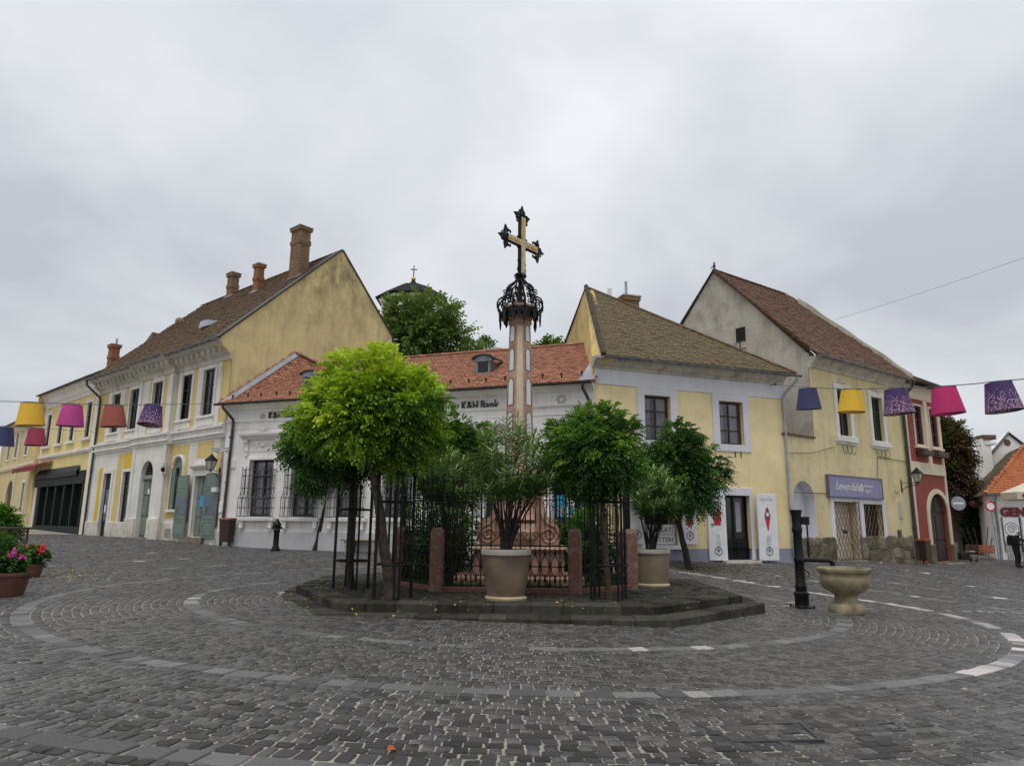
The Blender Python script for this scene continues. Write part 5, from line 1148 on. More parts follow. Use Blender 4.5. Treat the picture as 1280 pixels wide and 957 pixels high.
w6 = window(F6, gw6, h6, 'wood_black', -.2, .06, 2, (), .9); m = MB(); surround(m, F6, gw6, .28, .05, .24, .05); m.build('surround', 'niche_white', w6); lattice(F6, gw6, .02, w6, 7)
# shop sign
sg_ = F6.rect(1036, 1102, 597.5, 620.5, .1); a, b = sg_[0], sg_[1]; zc = F6.px(1069, 609, .1)[1]; z0, z1 = zc - .42, zc + .42
sgn = thing('shop_sign', 'lavender blue shop sign board with white script above the barred door', 'sign', F6.w((a + b) / 2, z0, .05))
MB().bbox(F6, a, b, z0, z1, .02, .12, .01).build('board', 'sign_lavender', sgn); m = MB(); m.box(F6, a - .04, b + .04, z1, z1 + .04, .0, .14); m.box(F6, a - .04, b + .04, z0 - .04, z0, .0, .14); m.box(F6, a - .04, a, z0, z1, .0, .14); m.box(F6, b, b + .04, z0, z1, .0, .14); m.build('rim', 'sign_edge', sgn)
text('lettering', 'Levendula', F6, a + .45, z0 + .28, .48, .123, 'plastic_white', sgn, .004, shear=.45); m = MB()
for k in range(7): q_ = k * 2 * math.pi / 7; m.disc(F6, a + 2.55 + .1 * math.cos(q_), zc + .1 * math.sin(q_), .121, .125, .07, 8)
m.build('emblem', 'plastic_white', sgn)
for k, tx in enumerate(('kézműves', 'fagylalt')): text('lettering', tx, F6, a + 2.8, zc + .04 - k * .22, .19, .123, 'plastic_white', sgn, .004)
wall_lamp(F6, *F6.px(1126, 603), label='black lantern on a curved bracket by the weathered house downpipe', arm=.75)
for px, py, w_, h_, mt in ((1120, 609, .32, .42, 'h6_yellow'), (1125, 637, .3, .75, 'h6_gable'), (1124, 668, .26, .42, 'iron_grey'), (1075, 672, .1, .28, 'rust')):
    s, z = F6.px(px, py); MB().bbox(F6, s - w_ / 2, s + w_ / 2, z - h_ / 2, z + h_ / 2, 0, .06, .01).build('wall_plate', mt, h6)
# cable along the facade
m = MB(); p0, p1, p2 = F6.px(1096, 571), F6.px(1134, 577), F6.px(1096, 602); m.tube([F6.w(*p1, .03), F6.w(*p0, .03), F6.w(*p2, .03)], .012, 4); q0, q1 = F6.px(986, 566), F6.px(1044, 558); m.tube([F6.w(*q0, .04), F6.w(*F6.px(1015, 566), .04), F6.w(*q1, .04)], .01, 4); q0, q1 = F6.px(992, 615), F6.px(1040, 617); m.tube([F6.w(*q0, .03), F6.w(*q1, .03)], .014, 4); m.build('wall_cable', 'iron_grey', h6)
# gable wall
g0 = F6.px(1010, 460)[0]; G6 = Frame(F6.w(HS, 0), (0.593, -0.805)); 
gsf = lambda px, py: G6.px(px, py)
pk6 = gsf(893, 338); le6 = gsf(849, 411); fe6 = gsf(1011, 441)
gpoly = [(le6[0] - 1.5, -.3), (-.03, -.3), (-.03, E6 - .5), (min(fe6[0], .2), fe6[1]), pk6, (le6[0], le6[1]), (le6[0] - 1.5, le6[1] - 1.6)]
m = MB(); m.prism(G6, gpoly, -.4, 0.0); m.build('gable_wall', 'h6_gable', h6)
wx = gsf(926, 418); MB().box(G6, wx[0] - .24, wx[0] + .24, wx[1] - .32, wx[1] + .32, .001, .03).build('loft_window', 'interior', h6); MB().bbox(G6, wx[0] - .32, wx[0] - .24, wx[1] - .36, wx[1] + .36, .0, .06, .01).build('loft_window_frame', 'h6_gable', h6)
ix = gsf(926, 436); m = MB(); m.tube([G6.w(ix[0], ix[1] - .3, .05), G6.w(ix[0], ix[1] + .3, .05)], .025, 5); m.tube([G6.w(ix[0] - .3, ix[1] + .02, .05), G6.w(ix[0] + .3, ix[1] - .02, .05)], .02, 5); m.build('wall_anchor', 'iron', h6)
# roof and fire wall
OE = .5; ea, eb = F6.w(HS - .1, E6 + .05, OE), F6.w(L6 + .4, E6 + .05, OE); top = G6.w(*pk6, 0); eu, ev = roof_axes(ea, eb, top); tu = uv(top, ea, eu, ev); ul = (eb - ea).length
nrm = eu.cross(ev); nrm = nrm if nrm.z > 0 else -nrm; fw_ = max(3.0, uv(plane_px(ea, nrm, 998, 379), ea, eu, ev)[0] + .35)
roof = MB(); roof.slab([ea, ea + eu * ul, ea + eu * fw_ + ev * tu[1], top - eu * .12], -.1); b2_ = top - F6.n * 5.5 - Vector((0, 0, 6)); roof.slab([top, top + eu * fw_, b2_ + eu * fw_, b2_], .1); rf = roof.build('roof', 'tile_old_red', h6)
tile_field(rf, ea, eu, ev, [(-.05, 0), (ul, 0), (fw_, tu[1]), (tu[0] - .15, tu[1])], .2, .17, 'tile_old_red', wear=.009); ridge(rf, top, top + eu * (fw_ - .3), 'tile_old_red', .4, .12)
nrm = eu.cross(ev); nrm = nrm if nrm.z > 0 else -nrm
pa, pb = plane_px(ea, nrm, 998, 379), plane_px(ea, nrm, 1140, 470)
m = MB(); hh = .34; th_ = eu * .35
A1, A2 = plane_px(ea, nrm, 998, 380), plane_px(ea, nrm, 1137, 468); vs = []
N = 9
for i in range(N + 1):
    p = A1 + (A2 - A1) * (i / N); hz = Vector((0, 0, hh * (1 - .65 * i / N) + .05 * math.sin(i * 2.1)))
    vs += [p - Vector((0, 0, .5)), p + hz, p + hz + th_ * .9 + Vector((0, 0, -.03)), p - Vector((0, 0, .5)) + th_]
fs = [(4 * i + k, 4 * i + (k + 1) % 4, 4 * i + 4 + (k + 1) % 4, 4 * i + 4 + k) for i in range(N) for k in range(4)] + [(0, 1, 2, 3), (4 * N, 4 * N + 1, 4 * N + 2, 4 * N + 3)]
m.add(vs, fs); m.build('fire_wall', 'h6_gable', h6)
m = MB(); cornice(m, F6, HS, L6, [(-.02, E6 - .42), (.06, E6 - .42), (.1, E6 - .3), (.3, E6 - .12), (.4, E6 + .02), (-.02, E6 + .02)]); m.build('cornice', 'cornice_old', h6)
gutter(rf, F6.w(HS - .1, E6 + .01, OE + .07), F6.w(L6 + .45, E6, OE + .07), .085, 'zinc', 8)
downpipe(h6, [F6.w(L6 + .3, E6 - .05, OE + .07), F6.w(L6 + .3, E6 - .3, OE), F6.w(L6 - .1, E6 - .85, .16), F6.w(L6 - .1, E6 - 1.2, .12), F6.w(L6 - .05, .1, .12)], .075, 'gutter_dark', [F6.w(L6 - .08, z, .12) for z in (1.5, 3.4, 5.2)])
m = MB(); m.tube([G6.w(fe6[0], fe6[1] + .06, .02), G6.w(pk6[0], pk6[1] + .06, .02), G6.w(le6[0], le6[1] + .06, .02)], .08, 6); m.build('verge', 'verge_dark', rf)
bp = G6.w(pk6[0], pk6[1] + .12, 0); m = MB(); m.lathe([(.001, 0), (.05, .02), (.075, .09), (.06, .17), (.035, .21), (.045, .25), (.03, .29), (.001, .3)], bp, 8); m.tube([bp + Vector((.0, 0, .1)), bp + Vector((-.14, .03, .04))], .03, 5); m.tube([bp + Vector((.02, 0, .25)), bp + Vector((.09, 0, .24))], [.015, .003], 4)
tag(m.build('pigeon', 'gutter_dark', smooth=True), 'small dark bird perched on the peak of the grey gable', 'bird')

# ------------------------------------------------------------------ red house
h7 = thing('red_house', 'narrow red house with cream trim and tall arched brown door', 'house', F6.w((L6 + L7) / 2, -.1))
s0, s1 = L6 + .06, L7; F7 = F6.sub(0, 0, .05)
_, E7 = F6.px(1150, 480, .3)
dr7 = F7.rect(1163, 1186, 617, 700); dr7 = (dr7[0], dr7[1], -.1, dr7[3]); u7 = norm([F7.rect(1142, 1153.5, 508, 554), F7.rect(1162, 1172.5, 515, 561)], F7.px(1148, 555)[1], F7.px(1148, 508)[1], .82)
mb = MB(); wall(mb, F7, s0, s1, -.4, E7, u7 + [(*dr7, 'arch')], .45); mb.build('wall', 'h7_red', h7); m = MB(); m.quad(F7.w(s1, -.4), F7.w(s1, -.4, -7), F7.w(s1, E7, -7), F7.w(s1, E7)); m.build('side_wall', 'h7_red', h7)
m = MB(); zb = F7.px(1160, 586)[1]; m.bbox(F7, s0, s1 + .03, zb - .28, zb + .28, -.02, .08, .02); m.bbox(F7, s0, s1 + .04, E7 - .75, E7 - .02, -.02, .07, .02); m.bbox(F7, s0, s0 + .28, -.4, zb - .28, -.02, .06, .01); m.bbox(F7, s1 - .12, s1 + .05, .5, zb - .28, -.02, .06, .01); m.bbox(F7, s0, s0 + .2, zb + .28, E7 - .75, -.02, .06, .01); m.bbox(F7, s1 - .2, s1 + .04, zb + .28, E7 - .75, -.02, .06, .01); m.bbox(F7, (u7[0][1] + u7[1][0]) / 2 - .2, (u7[0][1] + u7[1][0]) / 2 + .2, zb + .28, E7 - .75, -.02, .06, .01); m.build('trim', 'h7_cream', h7)
for q in u7:
    wi = window(F7, q, h7, 'wood_brown', -.08, .06, 2, (.34, .67), .6); m = MB(); surround(m, F7, q, .1, .05, .1, .1); m.bbox(F7, q[0] - .22, q[1] + .22, q[2] - .2, q[2] - .1, -.02, .16, .02); m.build('surround', 'h7_cream', wi); MB().bbox(F7, q[0] - .15, q[1] + .15, q[2] - .55, q[2] - .3, .09, .36, .02).build('flower_box', 'wood_brown', wi)
a, b, c_, d_ = dr7; d7 = panel_door(F7, dr7, h7, 'door_brown', -.2, 2, (0, .3, .7, 1)); m = MB(); r_ = (b - a) / 2; sp = d_ - r_
arc = [((a + b) / 2 + (r_ + .11) * math.cos(math.pi * k / 20), sp + (r_ + .11) * math.sin(math.pi * k / 20)) for k in range(21)]
prev = None
for k in range(20):
    q0, q1 = math.pi * k / 20, math.pi * (k + 1) / 20; cc = (a + b) / 2; m.prism(F7, [(cc + r_ * math.cos(q0), sp + r_ * math.sin(q0)), (cc + (r_ + .22) * math.cos(q0), sp + (r_ + .22) * math.sin(q0)), (cc + (r_ + .22) * math.cos(q1), sp + (r_ + .22) * math.sin(q1)), (cc + r_ * math.cos(q1), sp + r_ * math.sin(q1))], -.02, .07)
m.bbox(F7, a - .22, a, .7, sp, -.02, .07, .01); m.bbox(F7, b, b + .22, .7, sp, -.02, .07, .01); m.build('surround', 'h7_cream', d7)
m = MB(); m.bbox(F7, a - .5, a - .02, -.5, .72, -.02, .2, .05); m.bbox(F7, b + .02, s1 + .1, -.5, .7, -.02, .18, .05); m.bbox(F7, a - .2, s1 + .3, -.5, -.12, .0, .7, .04); m.build('corner_stones', 'rubble', h7)
ea, eb = F6.w(L6 + .05, E7 + .04, .55), F6.w(L7 + .25, E7 + .04, .5); tp = F6.w(L6 + .4, E7 + 1.7, -2.2); eu, ev = roof_axes(ea, eb, tp); roof = MB(); roof.slab([ea, eb, tp], -.08); roof.slab([tp, eb, F6.w(L7, E7, -6)], .08); rf = roof.build('roof', 'tile_old_red', h7); tile_field(rf, ea, eu, ev, [(0, 0), ((eb - ea).length, 0), uv(tp, ea, eu, ev)], .2, .17, 'tile_old_red'); gutter(rf, ea + F6.n * .06 + F6.d * .4, eb + F6.n * .06, .07, 'gutter_dark', 3)
s, z = s1, F7.px(1190, 629)[1]; hs = thing('hanging_sign', 'round dark hanging sign on an iron arm at the red house corner', 'sign', F7.w(s, z, .1)); fs_ = Frame(F7.w(s, 0, .0), (.93, -.1)); m = MB(); m.disc(fs_, .5, z, -.02, .02, .36, 20); m.build('disc', 'print_grey', hs); m = MB(); m.tube([fs_.w(.5 + .36 * math.cos(k * math.pi / 12), z + .36 * math.sin(k * math.pi / 12), 0) for k in range(24)], .03, 5, closed=True); m.tube([fs_.w(-.05, z + .55, 0), fs_.w(.9, z + .55, 0)], .02, 5); m.tube([fs_.w(.5, z + .55, 0), fs_.w(.5, z + .36, 0)], .015, 4); m.tube(spiral(fs_, .2, z + .42, 0, .12, 1.3, 1.5), .015, 4); m.build('iron_arm', 'iron', hs); MB().box(fs_, .25, .75, z - .04, z + .05, .021, .025).build('print', 'board_white', hs)
# ------------------------------------------------------------------ restaurant and gabled house at the right
p = atY(1246, 697, 38.0); FR = Frame((p.x, p.y), (0.99, -0.12)); FRL = Frame((p.x - .45 * 6.5, p.y + .89 * 6.5), (0.45, -0.89))
FRL = Frame((p.x + .45 * 7.5, p.y + .89 * 7.5), (-0.45, -0.89))
rest = thing('restaurant', 'white restaurant with orange hipped tile roof and red wall lettering', 'building', (p.x + 2, p.y, -.2))
_, ER = FR.px(1250, 617); LR = 9.0
wr = FR.rect(1254, 1276, 646, 697)
mb = MB(); wall(mb, FR, 0, LR, -1.0, ER, (), .4); wall(mb, FRL, 0, 7.5, -1.0, ER, (), .4); mb.build('wall', 'rest_white', rest)
bd = MB().bbox(FR, wr[0], wr[1], FR.px(1265, 677)[1], FR.px(1265, 646.5)[1], .0, .08, .01).build('chalk_board', 'board_white', rest); sm = (wr[0] + wr[1]) / 2; zc = FR.px(1263, 661)[1]
m = MB(); m.tube([FR.w(sm + .34 * math.cos(k * math.pi / 10), zc + .34 * math.sin(k * math.pi / 10), .085) for k in range(20)], .014, 4, closed=True); m.tube(spiral(FR, sm, zc, .085, .24, 2.2, 0), .012, 4); m.tube([FR.w(wr[1], FR.px(1265, 690)[1], .09), FR.w(wr[1], FR.px(1265, 646)[1], .09)], .04, 4); m.tube([FR.w(wr[0], FR.px(1265, 690)[1], .09), FR.w(wr[0], FR.px(1265, 646)[1], .09)], .03, 4); m.build('print', 'print_black', bd)
bd = MB().bbox(FR, wr[1] + .1, wr[1] + 1.6, FR.px(1265, 677)[1], FR.px(1265, 646.5)[1], .0, .08, .01).build('chalk_board', 'board_white', rest)
m = MB(); zz0, zz1 = -1.0, FR.px(1265, 678)[1]
for k in range(10): s = wr[0] + .1 + k * .12; m.tube([FR.w(s, zz0, .06), FR.w(s, zz1, .06)], .012, 4)
for k in range(8): z = zz1 - .08 - k * .12; m.tube([FR.w(wr[0] + .1, z, .06), FR.w(wr[0] + 1.2, z, .06)], .012, 4)
m.build('trellis', 'iron_grey', rest)
s, z = FR.px(1250.5, 644.5); text('lettering', 'GENESIS'[:3], FR, s, z, .62, .06, 'letter_red', rest, .06, bold=.03)
ea, eb = FR.w(-.35, ER, .4), FR.w(LR, ER, .4); pk = plane_px(FR.w(0, 0, -4.2), FR.n, 1281, 556); tp = Vector(pk); eu, ev = roof_axes(ea, eb, tp); tu = uv(tp, ea, eu, ev)
roof = MB(); roof.slab([ea, eb, eb + ev * tu[1], tp], -.08); el = FRL.w(0, ER, .4); roof.slab([el, ea, tp, el + (tp - ea) * .95], -.08); rf = roof.build('roof', 'tile_orange', rest)
tile_field(rf, ea, eu, ev, [(0, 0), (LR, 0), (LR, tu[1]), tu], .2, .24, 'tile_orange', th=.05); eu2, ev2 = roof_axes(el, ea, tp); tile_field(rf, el, eu2, ev2, [(0, 0), ((ea - el).length, 0), uv(tp, el, eu2, ev2), uv(el + (tp - ea) * .95, el, eu2, ev2)], .2, .24, 'tile_olive', th=.04)
ridge(rf, ea, tp, 'tile_orange', .4, .12); gutter(rf, ea + FR.n * .07, eb + FR.n * .07, .08, 'zinc_pale', 6); gutter(rf, el + FRL.n * .07, ea + FRL.n * .07, .08, 'zinc_pale', 5)
MB().ball(FRL.w(4.6, ER - .45, .35), .32, n=12, m=8, sz=.7).build('hanging_basket', 'wood_brown', rest)
downpipe(rest, [FR.w(.15, ER, .42), FR.w(.2, ER - .5, .12), FR.w(.2, -.5, .1)], .06, 'zinc_pale')
# white gable and chimney behind
gb = thing('white_gable_house', 'white gable with chimney rising behind the orange roof', 'house', (27, 46, 0)); FG = Frame((atY(1205, 600, 46).x, 46), (1, 0)); q = lambda x, y: FG.px(x, y)
m = MB(); m.prism(FG, [q(1206, 620), q(1320, 620), q(1320, 600), q(1293, 566), q(1260, 541), q(1234, 570), q(1212, 598)], -.4, 0); m.build('gable_wall', 'rest_white', gb)
m = MB(); m.tube([FG.w(*q(1233, 573), .05), FG.w(*q(1260, 541), .05), FG.w(*q(1295, 568), .05)], .1, 5); m.build('verge', 'iron_grey', gb); m = MB(); m.bbox(FG, q(1222, 590)[0], q(1234, 590)[0], q(1228, 620)[1], q(1228, 550)[1], .1, .7, .02); ck = m.build('chimney', 'rest_white', gb); MB().bbox(FG, q(1219.5, 548)[0], q(1235, 548)[0], q(1228, 550.5)[1], q(1228, 545)[1], .0, .85, .05).build('cap', 'tile_brown', ck); MB().bbox(FG, q(1221, 548)[0], q(1235, 548)[0], q(1228, 557)[1], q(1228, 554)[1], .05, .78, .02).build('band', 'rest_white', ck)
s, z = q(1259, 553); MB().disc(FG, s, z, .0, .03, .22, 10).build('vent', 'tile_brown', gb)
pa, pb, pc = atY(1203, 596, 47), atY(1225, 577, 47), atY(1228, 586, 47); m = MB(); m.slab([pa, pc, pc + Vector((0, 3, 1.8)), pa + Vector((0, 3, 1.8))], .08); rf2 = m.build('lean_to_roof', 'tile_orange', gb); e1, e2 = roof_axes(pa, pc, pa + Vector((0, 3, 1.8))); tile_field(rf2, pa, e1, e2, [(0, 0), (1.3, 0), (1.3, 3.2), (0, 3.2)], .22, .24, 'tile_orange', th=.05)
# round prohibition sign
s, z = FR.px(1238, 632, .6); sg2 = thing('road_sign', 'round white road sign with red rim on a pole by the restaurant corner', 'sign', FR.w(s + .15, -.3, .6)); m = MB(); m.disc(FR, s, z, .58, .60, .23, 24); m.build('disc', 'sign_white', sg2); m = MB()
m.tube([FR.w(s + .235 * math.cos(k * math.pi / 12), z + .235 * math.sin(k * math.pi / 12), .60) for k in range(24)], .04, 6, closed=True); m.build('rim', 'sign_red', sg2); MB().tube([FR.w(s + .13, -.6, .55), FR.w(s + .05, z + .25, .55)], .035, 8).build('pole', 'zinc_pale', sg2)
# parasol at the frame's edge
q_ = atY(1300, 640, 33.0); pr = thing('parasol', 'beige market parasol by the restaurant front', 'umbrella', (q_.x, q_.y, gz(q_.x, q_.y))); z1 = atY(1280, 612, 33).z; ztop = atY(1290, 598, 33).z; m = MB(); R_ = 1.45; n = 8; vs = []
for r_, z_ in ((.05, ztop), (R_, z1 - .12), (R_ * 1.0, z1 - .45), (R_ * .98, z1 - .45), (R_ * .97, z1 - .15), (.04, ztop - .05)): vs += [(q_.x + r_ * math.cos(2 * math.pi * (k + .5) / n), q_.y + r_ * math.sin(2 * math.pi * (k + .5) / n), z_) for k in range(n)]
m.add(vs, [(i * n + k, i * n + (k + 1) % n, (i + 1) * n + (k + 1) % n, (i + 1) * n + k) for i in range(5) for k in range(n)]); cn = m.build('canopy', 'umbrella_cloth', pr)
MB().tube([(q_.x, q_.y, gz(q_.x, q_.y)), (q_.x, q_.y, ztop)], .03, 8).build('pole', 'wood_brown', pr); fr_ = Frame((q_.x - R_ * .9, q_.y - R_ * .42), (.38, -.92)); MB().disc(fr_, .25, z1 - .3, .02, .03, .1, 12).build('print', 'sign_red', cn)
# things stacked by the restaurant's side wall
def crate(x, y, a, w, d, h, mat, label, z=None):
    z = gz(x, y) if z is None else z; fr = yaw(x, y, z, a); t_ = thing('wooden_crate', label, 'crate', (x, y, z))
    for k in range(3):
        for sg in (0, 1): MB().bbox(fr, -w / 2, w / 2, h * k / 3 + .01, h * (k + 1) / 3 - .02, d / 2 * (1 if sg else -1) - .012, d / 2 * (1 if sg else -1) + .012, .004).build('board', mat, t_)
        for sg in (-1, 1): MB().bbox(fr, sg * w / 2 - .012, sg * w / 2 + .012, h * k / 3 + .01, h * (k + 1) / 3 - .02, -d / 2 + .02, d / 2 - .02, .004).build('board', mat, t_)
    MB().box(fr, -w / 2 + .02, w / 2 - .02, .0, .03, -d / 2 + .02, d / 2 - .02).build('base', mat, t_); return t_
def rp(px, py, Y): q = atY(px, py, Y); return q.x, q.y
x, y = rp(1234, 690, 37.2); crate(x, y, -.8, .6, .4, .4, 'tile_orange', 'orange-brown wooden crate standing against the restaurant side wall', gz(x, y) + .35); x, y = rp(1216, 683, 40); crate(x, y, -.9, .6, .4, .4, 'tile_old_red', 'reddish wooden crate further back along the restaurant side wall', gz(x, y) + .2)
m = MB(); x, y = rp(1226, 680, 38.6); zb = gz(x, y)
for k in range(6): a = -.9 + .36 * k; m.tube([Vector((x + .15 * k - .4, y, zb + .1)), Vector((x + .15 * k - .4 + .7 * math.sin(a), y + .1, zb + 1.6))], .022, 5)
tag(m.build('pole_bundle', 'wood_brown'), 'loose crossed wooden poles leaning on the white side wall', 'poles')
# folding trolley by the red house
x, y = rp(1207, 700, 35.4); tr = thing('hand_trolley', 'small metal hand trolley with boxes beside the red house corner', 'trolley', (x, y, gz(x, y))); fr = yaw(x, y, gz(x, y), .2); m = MB()
m.tube([fr.w(.35, .02, 0), fr.w(.38, .75, 0), fr.w(.38, .75, .35), fr.w(.35, .02, .35)], .016, 5); m.tube([fr.w(-.45, .1, 0), fr.w(.36, .1, 0)], .016, 5); m.tube([fr.w(-.45, .1, .35), fr.w(.36, .1, .35)], .016, 5); m.build('frame', 'iron', tr); MB().bbox(fr, -.5, .0, .12, .42, .02, .33, .02).build('box', 'cloth_dark', tr); MB().bbox(fr, .02, .3, .44, .52, .0, .34, .02).build('tray', 'concrete', tr); MB().bbox(fr, -.8, -.3, .44, .9, -.35, .0, .03).build('box', 'pot_taupe', tr)
for sg in (0, .35):
    c_ = fr.w(.3, .07, sg); MB().tube([fr.w(.3, .07, sg - .02), fr.w(.3, .07, sg + .02)], .07, 12).build('wheel', 'cloth_dark', tr)
def waste_bin(fr, s, z, label):
    t_ = thing('waste_bin', label, 'bin', fr.w(s, z, .35)); m = MB(); w0, w1, h0, h1 = .2, .25, .18, 1.05
    vs = [fr.w(s + x * w0, z + h0, .33 + y * .16) for x, y in ((-1, -1), (1, -1), (1, 1), (-1, 1))] + [fr.w(s + x * w1, z + h1, .33 + y * .2) for x, y in ((-1, -1), (1, -1), (1, 1), (-1, 1))]
    m.add(vs, [(3, 2, 1, 0), (0, 1, 5, 4), (1, 2, 6, 5), (2, 3, 7, 6), (3, 0, 4, 7)]); m.build('bucket', 'bin_brown', t_); MB().bbox(fr, s - .28, s + .28, z + h1, z + h1 + .09, .1, .56, .02).build('rim', 'bin_orange', t_); MB().box(fr, s + .05, s + .1, z, z + h0 + .02, .18, .24).build('post', 'iron', t_); MB().box(fr, s - .1, s + .18, z, z + .04, .15, .45).build('foot', 'concrete', t_)
    return t_
s, z = FB.px(283, 677, .3); waste_bin(FB, s, gz(*FB.w(s, 0, .33)[:2]), 'brown litter bin with orange rim by the bank downpipe'); s, z = F6.px(1156, 702, .3); waste_bin(F6, s, gz(*F6.w(s, 0, .33)[:2]), 'brown litter bin with orange rim by the red house')

# ------------------------------------------------------------------ church tower behind
ct = thing('church_tower', 'church tower top with dark bell-shaped roof, gold ball and cross', 'tower', (atY(515, 400, 70).x, 70, 0)); cx_, Yc = ct.location.x, 70.0; k_ = Yc / F
zt, ze = atY(515, 357, Yc).z, atY(515, 377, Yc).z; hw = 37 * k_
m = MB(); m.lathe([(hw * 1.3, ze - .15), (hw * 1.34, ze), (hw * .95, ze + (zt - ze) * .45), (hw * .5, ze + (zt - ze) * .9), (hw * .16, zt + .15), (.1, zt + .6), (.05, zt + 1.0)], (cx_, Yc, 0), 8, a0=.39); rt = m.build('roof', 'church_roof', ct)
m = MB(); m.lathe([(hw * 1.1, 2), (hw * 1.1, ze - .6), (hw * 1.18, ze - .4), (hw * 1.22, ze - .16)], (cx_, Yc, 0), 8, a0=.39); m.build('wall', 'rest_white', ct)
m = MB(); m.ball((cx_, Yc, atY(515, 349, Yc).z), .24, n=12, m=8); m.build('ball', 'gold', ct, smooth=True); m = MB(); zc0, zc1 = atY(515, 349, Yc).z, atY(515, 332, Yc).z; m.tube([(cx_, Yc, zc0), (cx_, Yc, zc1)], .06, 6); m.tube([(cx_ - .35, Yc, zc1 - .42), (cx_ + .35, Yc, zc1 - .42)], .06, 6); m.build('cross', 'iron_grey', ct)
# ------------------------------------------------------------------ cross monument
MX, MY = .18, 16.3
mon = thing('cross_monument', 'tall pink marble column with white panels, iron crown and gilt stone cross', 'monument', (MX, MY, ZU))
FM = yaw(MX, MY, 0, 0)
zq = lambda y: atY(650, y, MY).z
for w, d, z0, z1, c, nm in ((2.7, 2.7, ZU, .42, .04, 'base_step'), (1.92, 1.92, .42, .92, .03, 'plinth_block'), (2.06, 2.06, .92, zq(681), .05, 'plinth_slab')):
    m = MB(); m.bbox(FM, -w / 2, w / 2, z0, z1, -d / 2, d / 2, c); m.build(nm, 'monument_marble', mon)
zb, zt = zq(681), zq(601)
def volute(sgn=1):
    """half outline of the scrolled foot"""
    out = [(0, zb), (.62, zb), (.86, zb + .02), (.93, zb + .16), (.93, zb + .30), (.86, zb + .44), (.80, zb + .5), (.86, zb + .56), (.80, zb + .6), (.70, zb + .58), (.62, zb + .66), (.57, zb + .82), (.55, zb + 1.02), (.57, zt - .12), (.60, zt)]
    return out
hv_ = volute(); poly = hv_ + [(-x, z) for x, z in hv_[:0:-1]]
for k, fr in enumerate((FM, yaw(MX, MY, 0, math.pi / 2))):
    m = MB(); m.prism(fr, poly, -.34 + .003 * k, .34 - .003 * k); m.build('scroll_foot', 'monument_marble', mon)
    for o in (.34, -.34):
        for sg in (-1, 1):
            m = MB(); m.tube(spiral(fr, sg * .67, zb + .24, o, .22, 1.9, math.pi / 2, -sg, 34, .12), .032, 6); m.tube([fr.w(sg * .66, zb + .46, o), fr.w(sg * .52, zb + .62, o), fr.w(sg * .46, zb + .9, o), fr.w(sg * .46, zt - .1, o)], .028, 6); m.build('scroll_relief', 'monument_marble', mon, smooth=True)
m = MB(); m.prism(FM, [(-.26, zb + .02), (.26, zb + .02), (.3, zb + .3), (.24, zb + .7), (.2, zt), (-.2, zt), (-.24, zb + .7), (-.3, zb + .3)], .34, .44); m.build('front_cartouche', 'monument_light', mon)
m = MB(); m.lathe([(.03, zb + .08), (.12, zb + .12), (.17, zb + .3), (.13, zb + .5), (.18, zb + .56), (.03, zb + .6)], (MX + .05, MY - .5, 0), 10); m.build('urn_relief', 'monument_light', mon, smooth=True)
# shaft: a three-sided prism with broad chamfers, one chamfer towards the square
def hexa(sc): return [(x * sc, y * sc) for x, y in ((-.105, -.25), (.105, -.25), (.285, -.02), (.12, .26), (-.12, .26), (-.285, -.02))]
def hexprism(levels, nm, mat):
    vs = []; fs = []
    for sc, z in levels: vs += [(MX + x, MY + y, z) for x, y in hexa(sc)]
    for i in range(len(levels) - 1):
        for k in range(6): fs.append((i * 6 + k, i * 6 + (k + 1) % 6, i * 6 + 6 + (k + 1) % 6, i * 6 + 6 + k))
    fs += [tuple(range(6))[::-1], tuple((len(levels) - 1) * 6 + k for k in range(6))]; return MB().add(vs, fs).build(nm, mat, mon)
zc = zq(408); hexprism([(1.75, zt), (1.85, zt + .06), (1.8, zt + .12), (1.45, zt + .2), (1.35, zt + .3)], 'shaft_base', 'monument_marble')
S0, S1 = 1.22, .88; hexprism([(S0, zt + .3), (S1, zc)], 'shaft', 'monument_marble'); hexprism([(.9, zc), (.98, zc + .05), (1.0, zc + .1), (.92, zc + .14), (1.12, zc + .36), (1.3, zc + .42), (1.3, zc + .5)], 'capital', 'monument_marble')
cuts = [zq(545), zq(513), zq(469), zq(433), zq(405)]
zlist = [(zq(590), zq(552)), (zq(545), zq(516)), (zq(507), zq(474)), (zq(464), zq(437)), (zq(428), zq(408.5))]
def shaft_face(i, z): sc = S0 + (S1 - S0) * (z - zt - .3) / (zc - zt - .3); h = hexa(sc); a, b = h[i], h[(i + 1) % 6]; return Vector((MX + a[0], MY + a[1], z)), Vector((MX + b[0], MY + b[1], z))
for i in (1, 5, 3):
    for z0, z1 in zlist:
        a0, b0 = shaft_face(i, z0); a1, b1 = shaft_face(i, z1); nrm_ = (b0 - a0).cross(Vector((0, 0, 1))).normalized()
        pt = lambda u, v: (a0 + (b0 - a0) * u) * (1 - v) + (a1 + (b1 - a1) * u) * v
        ol = [(.22, 0), (.78, 0), (.78, .84), (.66, .95), (.5, 1), (.34, .95), (.22, .84)]; m = MB(); N = len(ol); m.add([pt(u, v) + nrm_ * .001 for u, v in ol] + [pt(u, v) + nrm_ * .006 for u, v in ol], [tuple(range(N, 2 * N))] + [(k, (k + 1) % N, N + (k + 1) % N, N + k) for k in range(N)]); pn = m.build('inset_panel', 'panel_white', mon)
        MB().tube([pt(.5 + (u - .5) * 1.16, .5 + (v - .5) * 1.02) + nrm_ * .004 for u, v in ol], .010, 4, closed=True).build('panel_edge', 'wood_brown', pn)
